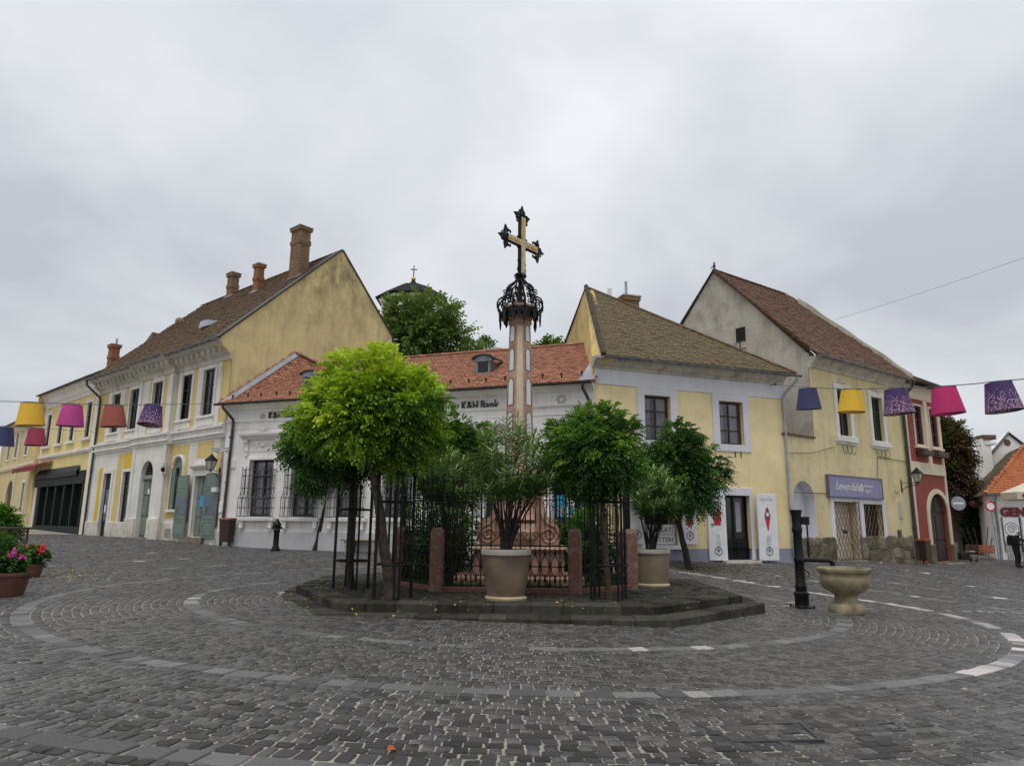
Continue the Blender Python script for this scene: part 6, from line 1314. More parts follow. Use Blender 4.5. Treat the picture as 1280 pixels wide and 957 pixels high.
z0, z1 = zt + .34, zc - .04; a0, b0 = shaft_face(0, z0); a1, b1 = shaft_face(0, z1); m = MB(); o_ = Vector((0, -.012, 0)); q_ = [a0 * .85 + b0 * .15, a0 * .15 + b0 * .85, a1 * .15 + b1 * .85, a1 * .85 + b1 * .15]; m.add([p for p in q_] + [p + o_ for p in q_], [(4, 5, 6, 7), (0, 1, 5, 4), (1, 2, 6, 5), (2, 3, 7, 6), (3, 0, 4, 7)]); m.build('front_strip', 'monument_light', mon)
# wrought-iron crown
zr = zq(394)
m = MB(); m.tube([(MX + .42 * math.cos(k * math.pi / 16), MY + .42 * math.sin(k * math.pi / 16), zr + .1) for k in range(32)], .022, 5, closed=True); m.tube([(MX + .36 * math.cos(k * math.pi / 16), MY + .36 * math.sin(k * math.pi / 16), zr + .0) for k in range(32)], .022, 5, closed=True); m.lathe([(.33, zr - .05), (.44, zr + .06), (.36, zr + .16), (.1, zr + .22)], (MX, MY, 0), 10); m.lathe([(.09, zr + .2), (.05, zr + .5), (.05, zr + .8), (.03, zr + .98)], (MX, MY, 0), 8); cr = m.build('crown', 'iron', mon, label='black wrought-iron crown of scrolls and hanging leaves')
for k in range(12):
    a = k * math.pi / 6 + .2; fr = Frame((MX, MY), (math.cos(a), math.sin(a))); m = MB()
    big = [(.42, zr + .02), (.5, zr + .06), (.555, zr + .16), (.56, zr + .27), (.52, zr + .36), (.44, zr + .42), (.37, zr + .42)]; m.tube([fr.w(s, z, 0) for s, z in big], .024, 6); m.tube(spiral(fr, .41, zr + .26, 0, .10, 1.1, 2.0, -1, 16), .017, 5)
    m.tube([fr.w(s, z, 0) for s, z in ((.44, zr + .42), (.36, zr + .46), (.34, zr + .56), (.33, zr + .66), (.27, zr + .74), (.17, zr + .80), (.08, zr + .92), (.03, zr + 1.0))], .021, 6); m.tube(spiral(fr, .37, zr + .56, 0, .055, 1.1, 0, 1, 14), .015, 5); m.tube(spiral(fr, .25, zr + .62, 0, .06, 1.1, 1.4, -1, 14), .015, 5); m.tube(spiral(fr, .09, zr + 1.0, 0, .06, 1.1, -1.4, 1, 12), .015, 5); m.tube(spiral(fr, .3, zr + .42, 0, .07, 1.2, 0, 1, 12), .015, 5); m.build('scroll', 'iron', cr, smooth=True, kind='stuff')
    for da, L_, rr_ in ((0, .34 if k % 2 else .22, .50), (.26, .16, .43)):
        f2 = Frame((MX + rr_ * math.cos(a + da), MY + rr_ * math.sin(a + da)), (-math.sin(a + da), math.cos(a + da))); q = MB(); q.prism(f2, [(-.07, zr + .1), (.07, zr + .1), (.075, zr - .02), (.04, zr - .05), (.05, zr - L_ * .6), (.0, zr - L_), (-.05, zr - L_ * .6), (-.04, zr - .05), (-.075, zr - .02)], -.012, .012); q.build('hanging_leaf', 'iron', cr)
# cross
zx0, zxc, zx1 = zq(345), zq(305), zq(272); th = math.radians(50); FX = Frame((MX + .03, MY), (math.cos(th), math.sin(th))); L_ = .58; hw = .088; dp = .05
def cross_outline(h, e): return [(-h, zx0 + e), (h, zx0 + e), (h, zxc - h), (L_ - e, zxc - h), (L_ - e, zxc + h), (h, zxc + h), (h, zx1 - e), (-h, zx1 - e), (-h, zxc + h), (-L_ + e, zxc + h), (-L_ + e, zxc - h), (-h, zxc - h)]
m = MB(); m.prism(FX, cross_outline(hw, 0), -dp, dp); crs = m.build('cross', 'iron', mon, label='stone cross with gilt panels, black edges and iron frills')
for o0, o1 in ((dp, dp + .012), (-dp - .012, -dp)): m = MB(); m.prism(FX, cross_outline(hw * .88, .015), o0, o1); m.build('cross_face', 'cross_stone', crs)
for s0, s1, z0, z1 in ((-L_ + .06, -hw - .02, zxc - .03, zxc + .03), (hw + .02, L_ - .06, zxc - .03, zxc + .03), (-.03, .03, zxc + hw + .02, zx1 - .05)): MB().bbox(FX, s0, s1, z0, z1, dp + .011, dp + .024, .008).build('gilt_panel', 'gold', crs)
def frill(cs, cz, ang):
    m = MB(); c, s_ = math.cos(ang), math.sin(ang); tr = lambda x, y: (cs + (x * c - y * s_) * 1.3, cz + (x * s_ + y * c) * 1.3)
    for x, y, r, tn, a0, sg in ((.0, .10, .08, 1.1, -1.6, 1), (.0, -.10, .08, 1.1, 1.6, -1), (.1, .05, .06, 1, 0, 1), (.1, -.05, .06, 1, 0, -1), (-.1, .13, .045, 1, 0, 1), (-.1, -.13, .045, 1, 0, -1)):
        p = tr(x, y); m.tube(spiral(FX, p[0], p[1], 0, r, tn, a0 + ang, sg, 14), .017, 5)
    m.prism(FX, [tr(.08, -.07), tr(.24, 0), tr(.08, .07), tr(.02, 0)], -.02, .02); m.prism(FX, [tr(-.06, .12), tr(.04, .24), tr(.08, .12)], -.02, .02); m.prism(FX, [tr(-.06, -.12), tr(.04, -.24), tr(.08, -.12)], -.02, .02)
    m.tube([FX.w(*tr(-.05, -.15), 0), FX.w(*tr(.04, -.12), 0), FX.w(*tr(.07, 0), 0), FX.w(*tr(.04, .12), 0), FX.w(*tr(-.05, .15), 0)], .04, 6); m.build('iron_frill', 'iron', crs, smooth=True, kind='stuff')
frill(L_, zxc, 0); frill(-L_, zxc, math.pi); frill(0, zx1, math.pi / 2)
for s, z in ((hw + .06, zxc + .13), (-hw - .06, zxc + .13), (hw + .05, zxc - .13), (-hw - .05, zxc - .13), (hw + .03, zx0 + .3), (-hw - .03, zx0 + .36)): MB().tube(spiral(FX, s, z, 0, .05, 1.0, 0, 1, 10), .016, 5).build('iron_curl', 'iron', crs)
m = MB(); m.tube([FX.w(-hw - .01, zx0 + .3, 0), FX.w(-hw - .05, zx0 + .14, 0), FX.w(-.04, zx0 - .02, 0), FX.w(.04, zx0 - .02, 0), FX.w(hw + .05, zx0 + .14, 0), FX.w(hw + .01, zx0 + .3, 0)], .03, 6); m.tube([FX.w(0, zr + .9, 0), FX.w(0, zx0, 0)], .03, 6); m.build('iron_foot', 'iron', crs)

# ------------------------------------------------------------------ fence round the monument
FV = [(-1.49, 14.73), (1.29, 14.49), (2.61, 15.68), (2.72, 17.2), (1.45, 18.5), (-1.3, 18.7), (-2.6, 17.75), (-2.5, 16.2)]
fence = thing('iron_fence', 'black wrought-iron fence between pink stone posts round the monument', 'fence', (.05, 16.6, ZU))
for x, y in FV:
    fr = yaw(x, y, ZU, -.05); m = MB(); w = .135; lv = [(w, -.02), (w, 1.12), (w * .92, 1.18), (w * .62, 1.25)]; vs = []
    for ww, z in lv: c = ww * .28; vs += [fr.w(sx_ * (ww - (c if k else 0)), z, sy_ * (ww - (0 if k else c))) for sx_, sy_, k in ((-1, -1, 0), (-1, -1, 1), (1, -1, 1), (1, -1, 0), (1, 1, 0), (1, 1, 1), (-1, 1, 1), (-1, 1, 0))]
    m.add(vs, [(i * 8 + k, i * 8 + (k + 1) % 8, i * 8 + 8 + (k + 1) % 8, i * 8 + 8 + k) for i in range(3) for k in range(8)] + [tuple(24 + k for k in range(8))]); m.build('stone_post', 'post_marble', fence)
for i in range(8):
    a, b = FV[i], FV[(i + 1) % 8]; l = math.hypot(b[0] - a[0], b[1] - a[1]); fr = Frame((a[0], a[1], ZU), (b[0] - a[0], b[1] - a[1])); MB().bbox(fr, .13, l - .13, -.02, .085, -.09, .09, .015).build('kerb', 'kerb_red', fence)
    n = max(4, round((l - .2) / .205)); back = i in (3, 4, 5); st = (l - .2) / n
    for z, r_ in ((.12, .013), (.50, .011), (.90, .015), (1.95, .013)): MB().box(fr, .1, l - .1, z - r_, z + r_, -.018, .018).build('rail', 'iron_green', fence)
    for k in range(n + 1):
        s = .1 + st * k; m = MB(); m.tube([fr.w(s, .085, 0), fr.w(s, 2.15, 0)], .0135, 5); m.tube([fr.w(s, 2.15, 0), fr.w(s, 2.2, 0), fr.w(s, 2.33, 0)], [.02, .028, .002], 5); m.build('bar', 'iron_green', fence)
        if k == n: continue
        c = s + st / 2; m = MB(); m.tube([fr.w(c + .078 * math.cos(q), .5 + .2 * math.sin(q), 0) for q in [2 * math.pi * j / 16 for j in range(16)]], .0095, 4, closed=True)
        for z, h in ((.24, .13), (.76, .12)): m.tube([fr.w(c, z - h * .4, 0), fr.w(c, z, 0), fr.w(c, z + h, 0)], [.012, .03, .003], 5)
        if not back or True:
            sg = 1 if k % 2 else -1
            m.tube(spiral(fr, c, 1.12, 0, .085, 1.15, -math.pi / 2, sg, 14), .009, 4); m.tube(spiral(fr, c, 1.75, 0, .08, 1.15, -math.pi / 2, -sg, 14), .009, 4)
            m.tube([fr.w(c, 1.2, 0), fr.w(c, 1.45, 0), fr.w(c, 1.68, 0)], [.006, .014, .006], 4)
        m.build('scrollwork', 'iron_green', fence, kind='stuff')

# ------------------------------------------------------------------ tree guards
def guard(x, y, h, label, rad=.36, a0=.5):
    t_ = thing('tree_guard', label, 'tree guard', (x, y, ZU), 'iron guards round the young trees')
    for k in range(4):
        a = a0 + k * math.pi / 2
        for da in (-.13, .13):
            px_, py_ = x + rad * math.cos(a + da), y + rad * math.sin(a + da); hh = h + (.0 if da < 0 else -.02); m = MB(); m.tube([(px_, py_, ZU - .02), (px_, py_, ZU + hh)], .022, 6); m.ball((px_, py_, ZU + hh + .03), .045, n=8, m=6); m.build('upright', 'iron', t_, smooth=True)
    for z in (h * .27, h * .78):
        MB().tube([(x + rad * math.cos(k * math.pi / 12), y + rad * math.sin(k * math.pi / 12), ZU + z) for k in range(24)], .018, 5, closed=True).build('hoop', 'iron', t_)
guard(-2.13, 13.25, 2.2, 'black iron guard round the tree with the bright yellow-green crown', .34, .35); guard(-3.31, 15.15, 2.05, 'black iron guard round the dark-crowned tree behind the bright tree', .36, .4); guard(1.81, 13.45, 2.25, 'black iron guard round the feathery-leaved tree beside the pump side steps', .36, .5)

# ------------------------------------------------------------------ pump, basin, bollard, bench
P = onground(1003, 759); pump = thing('water_pump', 'black cast-iron column pump with a long spout over the basin', 'pump', P); H_ = atY(1000, 637, P.y).z - P.z; k = H_ / 2.15
m = MB(); m.lathe([(.30, 0), (.30, .025), (.18, .04), (.17, .05), (.17, .26), (.185, .28), (.185, .32), (.14, .35), (.135, .42), (.15, .44), (.15, .47), (.125, .5), (.115, 1.0), (.13, 1.02), (.13, 1.05), (.115, 1.08), (.108, 1.62), (.125, 1.66), (.13, 1.74), (.11, 1.78), (.12, 2.02), (.145, 2.1), (.15, 2.15), (.13, 2.15)], P, 24); m.v = [(P.x + (x - P.x) * .86, P.y + (y - P.y) * .86, P.z + (z - P.z) * k) for x, y, z in m.v]; m.build('column', 'pump_iron', pump, smooth=True)
fp = yaw(P.x, P.y, P.z, -.05); m = MB(); m.bbox(fp, .08, .26, 1.82 * k, 2.0 * k, -.08, .08, .02); m.tube([fp.w(.22, 1.9 * k, 0), fp.w(.22, 1.45 * k, 0)], .018, 6); m.tube([fp.w(.22, 1.45 * k, 0), fp.w(.215, 1.1 * k, 0)], .03, 6); m.build('lever', 'pump_iron', pump, smooth=True)
m = MB(); m.tube([fp.w(.08, 1.04 * k, 0), fp.w(.62, 1.03 * k, 0), fp.w(.70, 1.0 * k, 0), fp.w(.72, .9 * k, 0)], [.045, .045, .055, .06], 10); m.build('spout', 'pump_iron', pump, smooth=True)
MB().tube([fp.w(.11, .82 * k, 0), fp.w(.18, .76 * k, 0), fp.w(.2, .68 * k, 0), fp.w(.14, .66 * k, 0)], .013, 5).build('hook', 'pump_iron', pump)
for a in range(4): q = fp.w(.25 * math.cos(a * math.pi / 2 + .7), .03, .25 * math.sin(a * math.pi / 2 + .7)); MB().tube([q, q + Vector((0, 0, .025))], .025, 6).build('bolt', 'pump_iron', pump)
V = onground(1059, 766); bs = thing('stone_basin', 'ochre stone urn basin standing beside the black pump', 'basin', V); Hv = atY(1056, 709, V.y).z - V.z
prof = [(.33, 0), (.34, .02), (.34, .17), (.32, .2), (.25, .24), (.215, .30), (.21, .36), (.25, .42), (.36, .48), (.44, .56), (.475, .66), (.48, .76), (.46, .82), (.465, .85), (.5, .87), (.515, .9), (.515, .955), (.49, .97), (.44, .965), (.42, .9), (.38, .8)]
m = MB(); m.lathe([(r_, z * Hv / .97) for r_, z in prof], V, 32); m.build('bowl', 'basin_stone', bs, smooth=True); MB().lathe([(.4, .86 * Hv), (.4, .862 * Hv)], V, 24).build('water', 'glass_dark', bs)
s_, _z = FB.px(344.5, 684, .9); P = FB.w(s_, 0, .9); P.z = gz(P.x, P.y); m = MB(); h_ = atY(345, 648, P.y).z - P.z; prof = [(.17, 0), (.17, .05), (.14, .07), (.13, .12), (.105, .16), (.10, .62), (.125, .65), (.125, .70), (.11, .72), (.11, .82), (.15, .86), (.15, .90), (.13, .93), (.09, 1.0), (.05, 1.03), (.045, 1.08), (.0, 1.09)]
hy = thing('hydrant', 'black cast-iron street hydrant standing before the bank windows', 'hydrant', P); m.lathe([(r_ * 1.05, z * h_ / 1.09) for r_, z in prof], P, 16); m.build('body', 'iron', hy, smooth=True)
for sg in (-1, 1): MB().tube([P + Vector((sg * .08, 0, h_ * .72)), P + Vector((sg * .2, 0, h_ * .72))], .05, 10).build('outlet', 'iron', hy)
P = onground(455, 690.5); P = Vector((P.x, P.y, P.z)); bn = thing('bench', 'wooden slatted bench on stone supports in front of the bank', 'bench', P); fr = Frame(P, FB.d); L_ = 1.85
for k in range(3): MB().bbox(fr, -L_ / 2, L_ / 2, .44, .49, -.24 + k * .165, -.10 + k * .165, .008).build('slat', 'bench_wood', bn)
for s in (-.62, .55): m = MB(); m.prism(fr, [(s - .12, 0), (s + .12, 0), (s + .09, .14), (s + .16, .44), (s - .16, .44), (s - .09, .14)], -.2, .2); m.build('leg', 'concrete', bn)

# ------------------------------------------------------------------ planters
def pot(name, label, c, rt, rb, h, mats, rim=.06, cat='planter', n=28, foot=True):
    t_ = thing(name, label, cat, c); m = MB(); prof = [(rb, .0 if not foot else .05), (rb + (rt - rb) * .5, h * .5), (rt * .93, h - rim * 1.4), (rt * .93, h - rim), (rt * .8, h - rim), (rt * .8, h - rim * 1.2)]; m.lathe(prof, c, n); m.build('pot', mats[0], t_, smooth=True, sharp=50)
    m = MB(); m.lathe([(rt * .92, h - rim * 1.5), (rt * .99, h - rim * 1.3), (rt, h - rim * .5), (rt * .98, h), (rt * .9, h), (rt * .85, h - rim * 1.0)], c, n); m.build('rim', mats[1], t_, smooth=True, sharp=50)
    if foot: m = MB(); m.lathe([(rb * 1.1, -.01), (rb * 1.12, .03), (rb * 1.02, .06), (rb * .9, .06)], c, n); m.build('foot', mats[2], t_, smooth=True, sharp=50)
    MB().lathe([(rt * .84, h - rim * 1.1), (.02, h - rim * .7)], c, n).build('soil', 'soil', t_); return t_
POT1 = Vector((-.08, 13.32, ZU)); POT2 = Vector((3.2, 16.5, ZU))
pot('flower_pot', 'large taupe pot with pale rim holding an oleander before the fence', POT1, .465, .345, .88, ('pot_taupe', 'pot_rim', 'pot_foot'), .075)
pot('flower_pot', 'large olive-beige pot holding an oleander beside the pink stone posts', POT2, .44, .37, .80, ('pot_olive', 'pot_rim', 'pot_foot'), .07)
PL1 = onground(0, 744); PL2 = onground(39, 721)
pot('flower_pot', 'dark terracotta pot of leafy plants in front of the cafe railing', PL1, .46, .36, .42, ('terracotta', 'terracotta', 'terracotta'), .05, foot=False); pot('flower_pot', 'small terracotta pot of red geraniums beside the cafe railing', PL2, .24, .17, .30, ('terracotta', 'terracotta', 'terracotta'), .03, foot=False)
P = onground(28, 715); P.x -= .9; P.y += 1.2; P.z = gz(P.x, P.y); rl = thing('cafe_railing', 'dark red-brown wooden lattice railing of a cafe terrace', 'railing', P); fr = Frame((P.x, P.y, P.z), (.98, .2))
for k in range(14): s = -3.2 + k * .25; MB().bbox(fr, s, s + .05, .0, 1.05, -.02, .02, .006).build('slat', 'wood_brown', rl)
for z in (.1, .55, 1.0): MB().bbox(fr, -3.3, .25, z, z + .06, .021, .05, .006).build('rail', 'wood_brown', rl)
for k in range(9): s = -3.1 + k * .36; m = MB(); m.tube([fr.w(s, .62, .03), fr.w(s + .3, .98, .03)], .015, 4); m.tube([fr.w(s + .3, .62, .035), fr.w(s, .98, .035)], .015, 4); m.build('lattice', 'wood_brown', rl)
m = MB(); N = 10; vs = []
for j in range(4):
    for i in range(N + 1): vs.append(fr.w(-.3 + .5 * i / N * (1 + .15 * j), .62 - .17 * j, .1 + .05 * math.sin(i * 1.9 + j) + .03 * j))
m.add(vs, [(j * (N + 1) + i, j * (N + 1) + i + 1, (j + 1) * (N + 1) + i + 1, (j + 1) * (N + 1) + i) for j in range(3) for i in range(N)]); m.build('hanging_cloth', 'cloth_pink'); tag(bpy.data.objects['hanging_cloth'], 'pink and white patterned cloth hanging on the cafe railing', 'cloth')

# ------------------------------------------------------------------ lampshades strung on wires
def shade(px, py_top, Y, mat, label, wpx, rot=0.0, group=None):
    p = atY(px, py_top, Y); R = wpx * (p.y / (CP)) / F / 2 * .97; t_ = thing('lampshade', label, 'lampshade', p); N = 28; h = R * 1.72; vs = []
    for r_, z in ((R * .70, 0), (R, -h), (R * .975, -h + .002), (R * .68, -.004)): vs += [(r_ * math.cos(2 * math.pi * k / N), r_ * math.sin(2 * math.pi * k / N), z) for k in range(N)]
    m = MB(); m.add(vs, [(i * N + k, i * N + (k + 1) % N, i * N + N + (k + 1) % N, i * N + N + k) for i in range(3) for k in range(N)]); o = m.build('cloth', mat, t_, smooth=True, sharp=60); o.matrix_parent_inverse = Matrix.Identity(4)
    m = MB(); m.tube([(R * .985 * math.cos(2 * math.pi * k / N), R * .985 * math.sin(2 * math.pi * k / N), -h) for k in range(N)], .006, 4, closed=True); m.tube([(R * .7 * math.cos(2 * math.pi * k / N), R * .7 * math.sin(2 * math.pi * k / N), -.002) for k in range(N)], .006, 4, closed=True)
    for k in range(3): m.tube([(0, 0, -.02), (R * .7 * math.cos(k * 2.1), R * .7 * math.sin(k * 2.1), -.004)], .005, 4)
    m.tube([(0, 0, -.05), (0, 0, .03)], .012, 5); o = m.build('wire_ring', 'wire_grey', t_, kind='stuff'); o.matrix_parent_inverse = Matrix.Identity(4)
    t_.rotation_euler = (random.uniform(-.09, .09), random.uniform(-.1, .1) + rot, random.uniform(0, 6)); return p
def wire(name, pts, label, sag=.0, r=.008):
    out = []
    for i in range(len(pts) - 1):
        a, b = Vector(pts[i]), Vector(pts[i + 1]); n = 8
        out += [a + (b - a) * (k / n) - Vector((0, 0, sag * math.sin(math.pi * k / n))) for k in range(n)]
    out.append(Vector(pts[-1])); tag(MB().tube(out, r, 5).build(name, 'wire_grey'), label, 'wire')
A = [shade(39, 504, 13.3, 'shade_yellow', 'yellow lampshade on the wire before the ornate house', 33), shade(91, 506, 13.7, 'shade_pink', 'bright pink lampshade on the wire before the shop house', 31.5), shade(142.5, 507, 14.1, 'shade_terracotta', 'terracotta brown lampshade on the wire before the ornate house', 31), shade(192, 507, 14.6, 'shade_dotted', 'purple lampshade with pale dots hung before the ornate house', 29.5)]
up_ = Vector((0, 0, .03)); wire('hanging_wire', [atY(-90, 498, 12.8)] + [p + up_ for p in A] + [FB.w(-.1, EZ + .05, .45)], 'upper wire with four lampshades running to the bank gutter', .01)
B_ = [shade(6, 534, 17.0, 'shade_navy', 'navy lampshade on the lower wire beside the ochre house', 27), shade(46, 536, 17.8, 'shade_crimson', 'small crimson lampshade on the lower wire', 24)]
wire('hanging_wire', [atY(-70, 531, 16.0)] + [p + up_ for p in B_] + [F3.w(.1, F3.px(120, 540)[1], .08)], 'lower wire with two lampshades running to the shop house', .01)
C_ = [shade(1009.5, 485.5, 14.6, 'shade_navy', 'grey-blue lampshade on the wire before the weathered house', 31), shade(1063.5, 487.5, 13.4, 'shade_yellow', 'yellow lampshade on the wire before the weathered house', 33), shade(1119, 486.5, 12.2, 'shade_dotted', 'purple dotted lampshade in front of the weathered house gutter', 37), shade(1179.5, 484.5, 11.2, 'shade_magenta', 'magenta lampshade on the wire above the red house', 39.5), shade(1247.5, 478.5, 10.4, 'shade_dotted', 'purple dotted lampshade against the open sky', 43)]
wire('hanging_wire', [F5.w(F5.px(962, 482)[0], F5.px(962, 482)[1], .33)] + [p + up_ for p in C_] + [atY(1400, 462, 9.0)], 'wire with five lampshades running from the ice-cream house', .01)
wire('overhead_cable', [atY(1045, 399, 33), atY(1420, 272, 16)], 'thin bare cable crossing the sky above the weathered house', .1, .006)

# ------------------------------------------------------------------ person in black by the restaurant
Pp = atY(1273, 708, 34.0); Pp.z = gz(Pp.x, Pp.y); hgt = (atY(1268, 665, 34.0).z - Pp.z) / 1.62
me = bpy.data.meshes.new('person'); J = {'pelvis': (0, 0, .93), 'waist': (-.02, -.02, 1.1), 'chest': (.0, -.06, 1.3), 'neck': (.08, -.12, 1.46), 'head': (.13, -.16, 1.56), 'crown': (.15, -.17, 1.65),
     'hl': (-.1, .0, .88), 'kl': (-.11, -.03, .5), 'al': (-.12, .02, .09), 'tl': (-.1, -.14, .03), 'hr': (.1, 0, .88), 'kr': (.1, -.06, .5), 'ar': (.09, .0, .09), 'tr': (.12, -.16, .03),
     'sl': (-.19, -.05, 1.38), 'el': (-.26, -.12, 1.12), 'wl': (-.1, -.3, 1.05), 'sr': (.19, -.06, 1.38), 'er': (.32, -.16, 1.2), 'wr': (.34, -.34, 1.34)}
E_ = [('pelvis', 'waist'), ('waist', 'chest'), ('chest', 'neck'), ('neck', 'head'), ('head', 'crown'), ('pelvis', 'hl'), ('hl', 'kl'), ('kl', 'al'), ('al', 'tl'), ('pelvis', 'hr'), ('hr', 'kr'), ('kr', 'ar'), ('ar', 'tr'), ('chest', 'sl'), ('sl', 'el'), ('el', 'wl'), ('chest', 'sr'), ('sr', 'er'), ('er', 'wr')]
Rr = {'pelvis': .16, 'waist': .15, 'chest': .17, 'neck': .065, 'head': .1, 'crown': .07, 'hl': .11, 'kl': .075, 'al': .05, 'tl': .045, 'hr': .11, 'kr': .075, 'ar': .05, 'tr': .045, 'sl': .075, 'el': .055, 'wl': .04, 'sr': .075, 'er': .055, 'wr': .04}
names = list(J); me.from_pydata([J[k] for k in names], [(names.index(a), names.index(b)) for a, b in E_], []); tmp = bpy.data.objects.new('tmp_body', me); COL.objects.link(tmp); tmp.modifiers.new('skin', 'SKIN'); tmp.modifiers.new('sub', 'SUBSURF').levels = 2
if not me.skin_vertices: me.skin_vertices.new()
for i, k in enumerate(names): me.skin_vertices[0].data[i].radius = (Rr[k], Rr[k]); me.skin_vertices[0].data[i].use_root = (k == 'pelvis')
dg = bpy.context.evaluated_depsgraph_get(); bm_ = bpy.data.meshes.new_from_object(tmp.evaluated_get(dg)); bpy.data.objects.remove(tmp)
bm_.materials.clear()
for q in ('cloth_dark', 'skin', 'hair'): bm_.materials.append(MAT[q])
for pl in bm_.polygons:
    c = pl.center; pl.use_smooth = True; pl.material_index = (2 if (c.z > 1.6 or c.y > -.15) else 1) if c.z > 1.48 else 0
for v in bm_.vertices: v.co = Vector(v.co) * hgt
po = bpy.data.objects.new('person', bm_); COL.objects.link(po); po.location = Pp; po.rotation_euler = (0, 0, .5); tag(po, 'person in black clothes with a dark backpack, head bowed, by the restaurant', 'person')
m = MB(); fb = yaw(0, 0, 0, 0); m.lathe([(.02, -.24), (.15, -.22), (.18, 0), (.16, .18), (.08, .25), (.02, .26)], (0, 0, 0), 12); bp_ = m.build('backpack', 'cloth_dark', smooth=True); bp_.location = Pp + Vector((-.08, .16, 1.24)) * hgt; tag(bp_, 'dark backpack worn by the person in black', 'backpack')
# ------------------------------------------------------------------ foliage
def unit(a): return a / np.maximum(np.linalg.norm(a, axis=-1, keepdims=True), 1e-9)
def leaf_mesh(name, Bp, D, U, Ln, Wd, tone, mat, parent, fold=.22, curl=.2, kind=None):
    """many small leaves: base points, directions, approximate up vectors, lengths, widths"""
    D = unit(D); Sd = unit(np.cross(D, U)); N = np.cross(Sd, D); n = len(Bp); L_, W_ = Ln[:, None], Wd[:, None]
    P = np.stack([Bp, Bp + D * L_ * .32 + Sd * W_ * .46 + N * W_ * fold, Bp + D * L_ * .7 + Sd * W_ * .38 + N * (W_ * fold - L_ * curl * .35), Bp + D * L_ - N * L_ * curl,
                  Bp + D * L_ * .7 - Sd * W_ * .38 + N * (W_ * fold - L_ * curl * .35), Bp + D * L_ * .32 - Sd * W_ * .46 + N * W_ * fold], 1).reshape(-1, 3)
    lo = np.array([0, 1, 2, 3, 0, 3, 4, 5]); loops = (lo[None] + 6 * np.arange(n)[:, None]).ravel()
    me = bpy.data.meshes.new(name); me.vertices.add(len(P)); me.vertices.foreach_set('co', P.ravel()); me.loops.add(len(loops)); me.loops.foreach_set('vertex_index', loops); me.polygons.add(2 * n); me.polygons.foreach_set('loop_start', np.arange(2 * n) * 4); me.polygons.foreach_set('loop_total', np.full(2 * n, 4)); me.update(calc_edges=True)
    at = me.attributes.new('tone', 'FLOAT', 'POINT'); at.data.foreach_set('value', np.repeat(tone, 6)); me.materials.append(MAT[mat])
    return link(name, me, parent, kind)
def sprigs_to_leaves(O, D, Ls, pairs, rng, ll, lw, droop=.35, spread=1.05, tone=None):
    """pinnate shoots: leaflets in pairs along a drooping rachis plus one at its end"""
    n = len(O); D = unit(D); up = np.tile([0, 0, 1.0], (n, 1)); Sd = np.cross(D, up); bad = np.linalg.norm(Sd, axis=1) < .1; Sd[bad] = [1, 0, 0]; Sd = unit(Sd); roll = rng.normal(0, .5, n)[:, None]; N = np.cross(Sd, D); Sd2 = Sd * np.cos(roll) + N * np.sin(roll); N2 = np.cross(Sd2, D)
    Bs, Ds, Us, Ln, Wd, Tn = [], [], [], [], [], []
    for k in range(pairs + 1):
        t = (k + .8) / (pairs + .8); Dn = unit(D + np.array([0, 0, -1.0]) * (droop * 2 * t)); pos = O + D * (Ls * t)[:, None] + np.array([0, 0, -1.0]) * (droop * Ls * t * t)[:, None]
        for sg in ((-1, 1) if k < pairs else (0,)):
            d = Dn * (.55 if sg else 1) + Sd2 * sg * spread * rng.uniform(.8, 1.2, n)[:, None] + rng.normal(0, .16, (n, 3)) + np.array([0, 0, -.12])
            Bs.append(pos); Ds.append(d); Us.append(N2 + rng.normal(0, .25, (n, 3))); f = (1 - .35 * abs(t - .5)) * rng.uniform(.8, 1.15, n); Ln.append(ll * f); Wd.append(lw * f); Tn.append(tone + rng.normal(0, .05, n))
    return [np.concatenate(q) for q in (Bs, Ds, Us, Ln, Wd, Tn)]
def crown_sprigs(c, R, rng, clumps, per, cr=.34, top=.25, flat=.75, core=.5, seedtone=(.1, .55), bias=.35):
    c = np.array(c); R = np.array(R); O, D, T = [], [], []
    for k in range(clumps):
        g = (k + .5) / clumps; zz = 1 - 2 * g; zz = zz if zz > 0 else zz * flat; a = k * 2.39996 + rng.uniform(-.3, .3); rr = math.sqrt(max(0, 1 - min(1, abs(1 - 2 * g)) ** 2)); sh = rng.uniform(.5, 1.08)
        ctr = np.array([rr * math.cos(a), rr * math.sin(a), zz]) * sh; m = per; v = unit(rng.normal(0, 1, (m, 3))) * (rng.uniform(0, 1, (m, 1)) ** .45) * cr * rng.uniform(.8, 1.3)
        loc = ctr + v * [1, 1, .8]; out = unit(loc); vv = unit(v)
        d = out * .75 + vv * .6 + np.array([0, 0, top]) + rng.normal(0, .25, (m, 3))
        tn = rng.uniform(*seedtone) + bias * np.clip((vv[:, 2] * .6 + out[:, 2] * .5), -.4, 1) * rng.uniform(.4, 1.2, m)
        O.append(c + loc * R); D.append(d); T.append(tn)
    for k in range(int(clumps * .35)):             # stray shoots that break the outline
        v = unit(rng.normal(0, 1, 3)); v[2] = abs(v[2]) * 1.1 - .25; v = unit(v) * rng.uniform(.95, 1.12); m = 7
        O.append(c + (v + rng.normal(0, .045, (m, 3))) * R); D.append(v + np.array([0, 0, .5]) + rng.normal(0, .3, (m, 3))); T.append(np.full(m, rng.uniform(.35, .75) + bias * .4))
    m = int(clumps * per * core); v = unit(rng.normal(0, 1, (m, 3))) * (rng.uniform(0, 1, (m, 1)) ** .5) * .70; v[:, 2] = np.where(v[:, 2] < 0, v[:, 2] * flat, v[:, 2]); O.append(c + v * R); D.append(unit(v) + rng.normal(0, .5, (m, 3))); T.append(rng.uniform(0, .3, m))  # core filler leaves, toned dark to paint in the crown's shaded inside
    return np.concatenate(O), np.concatenate(D), np.concatenate(T)
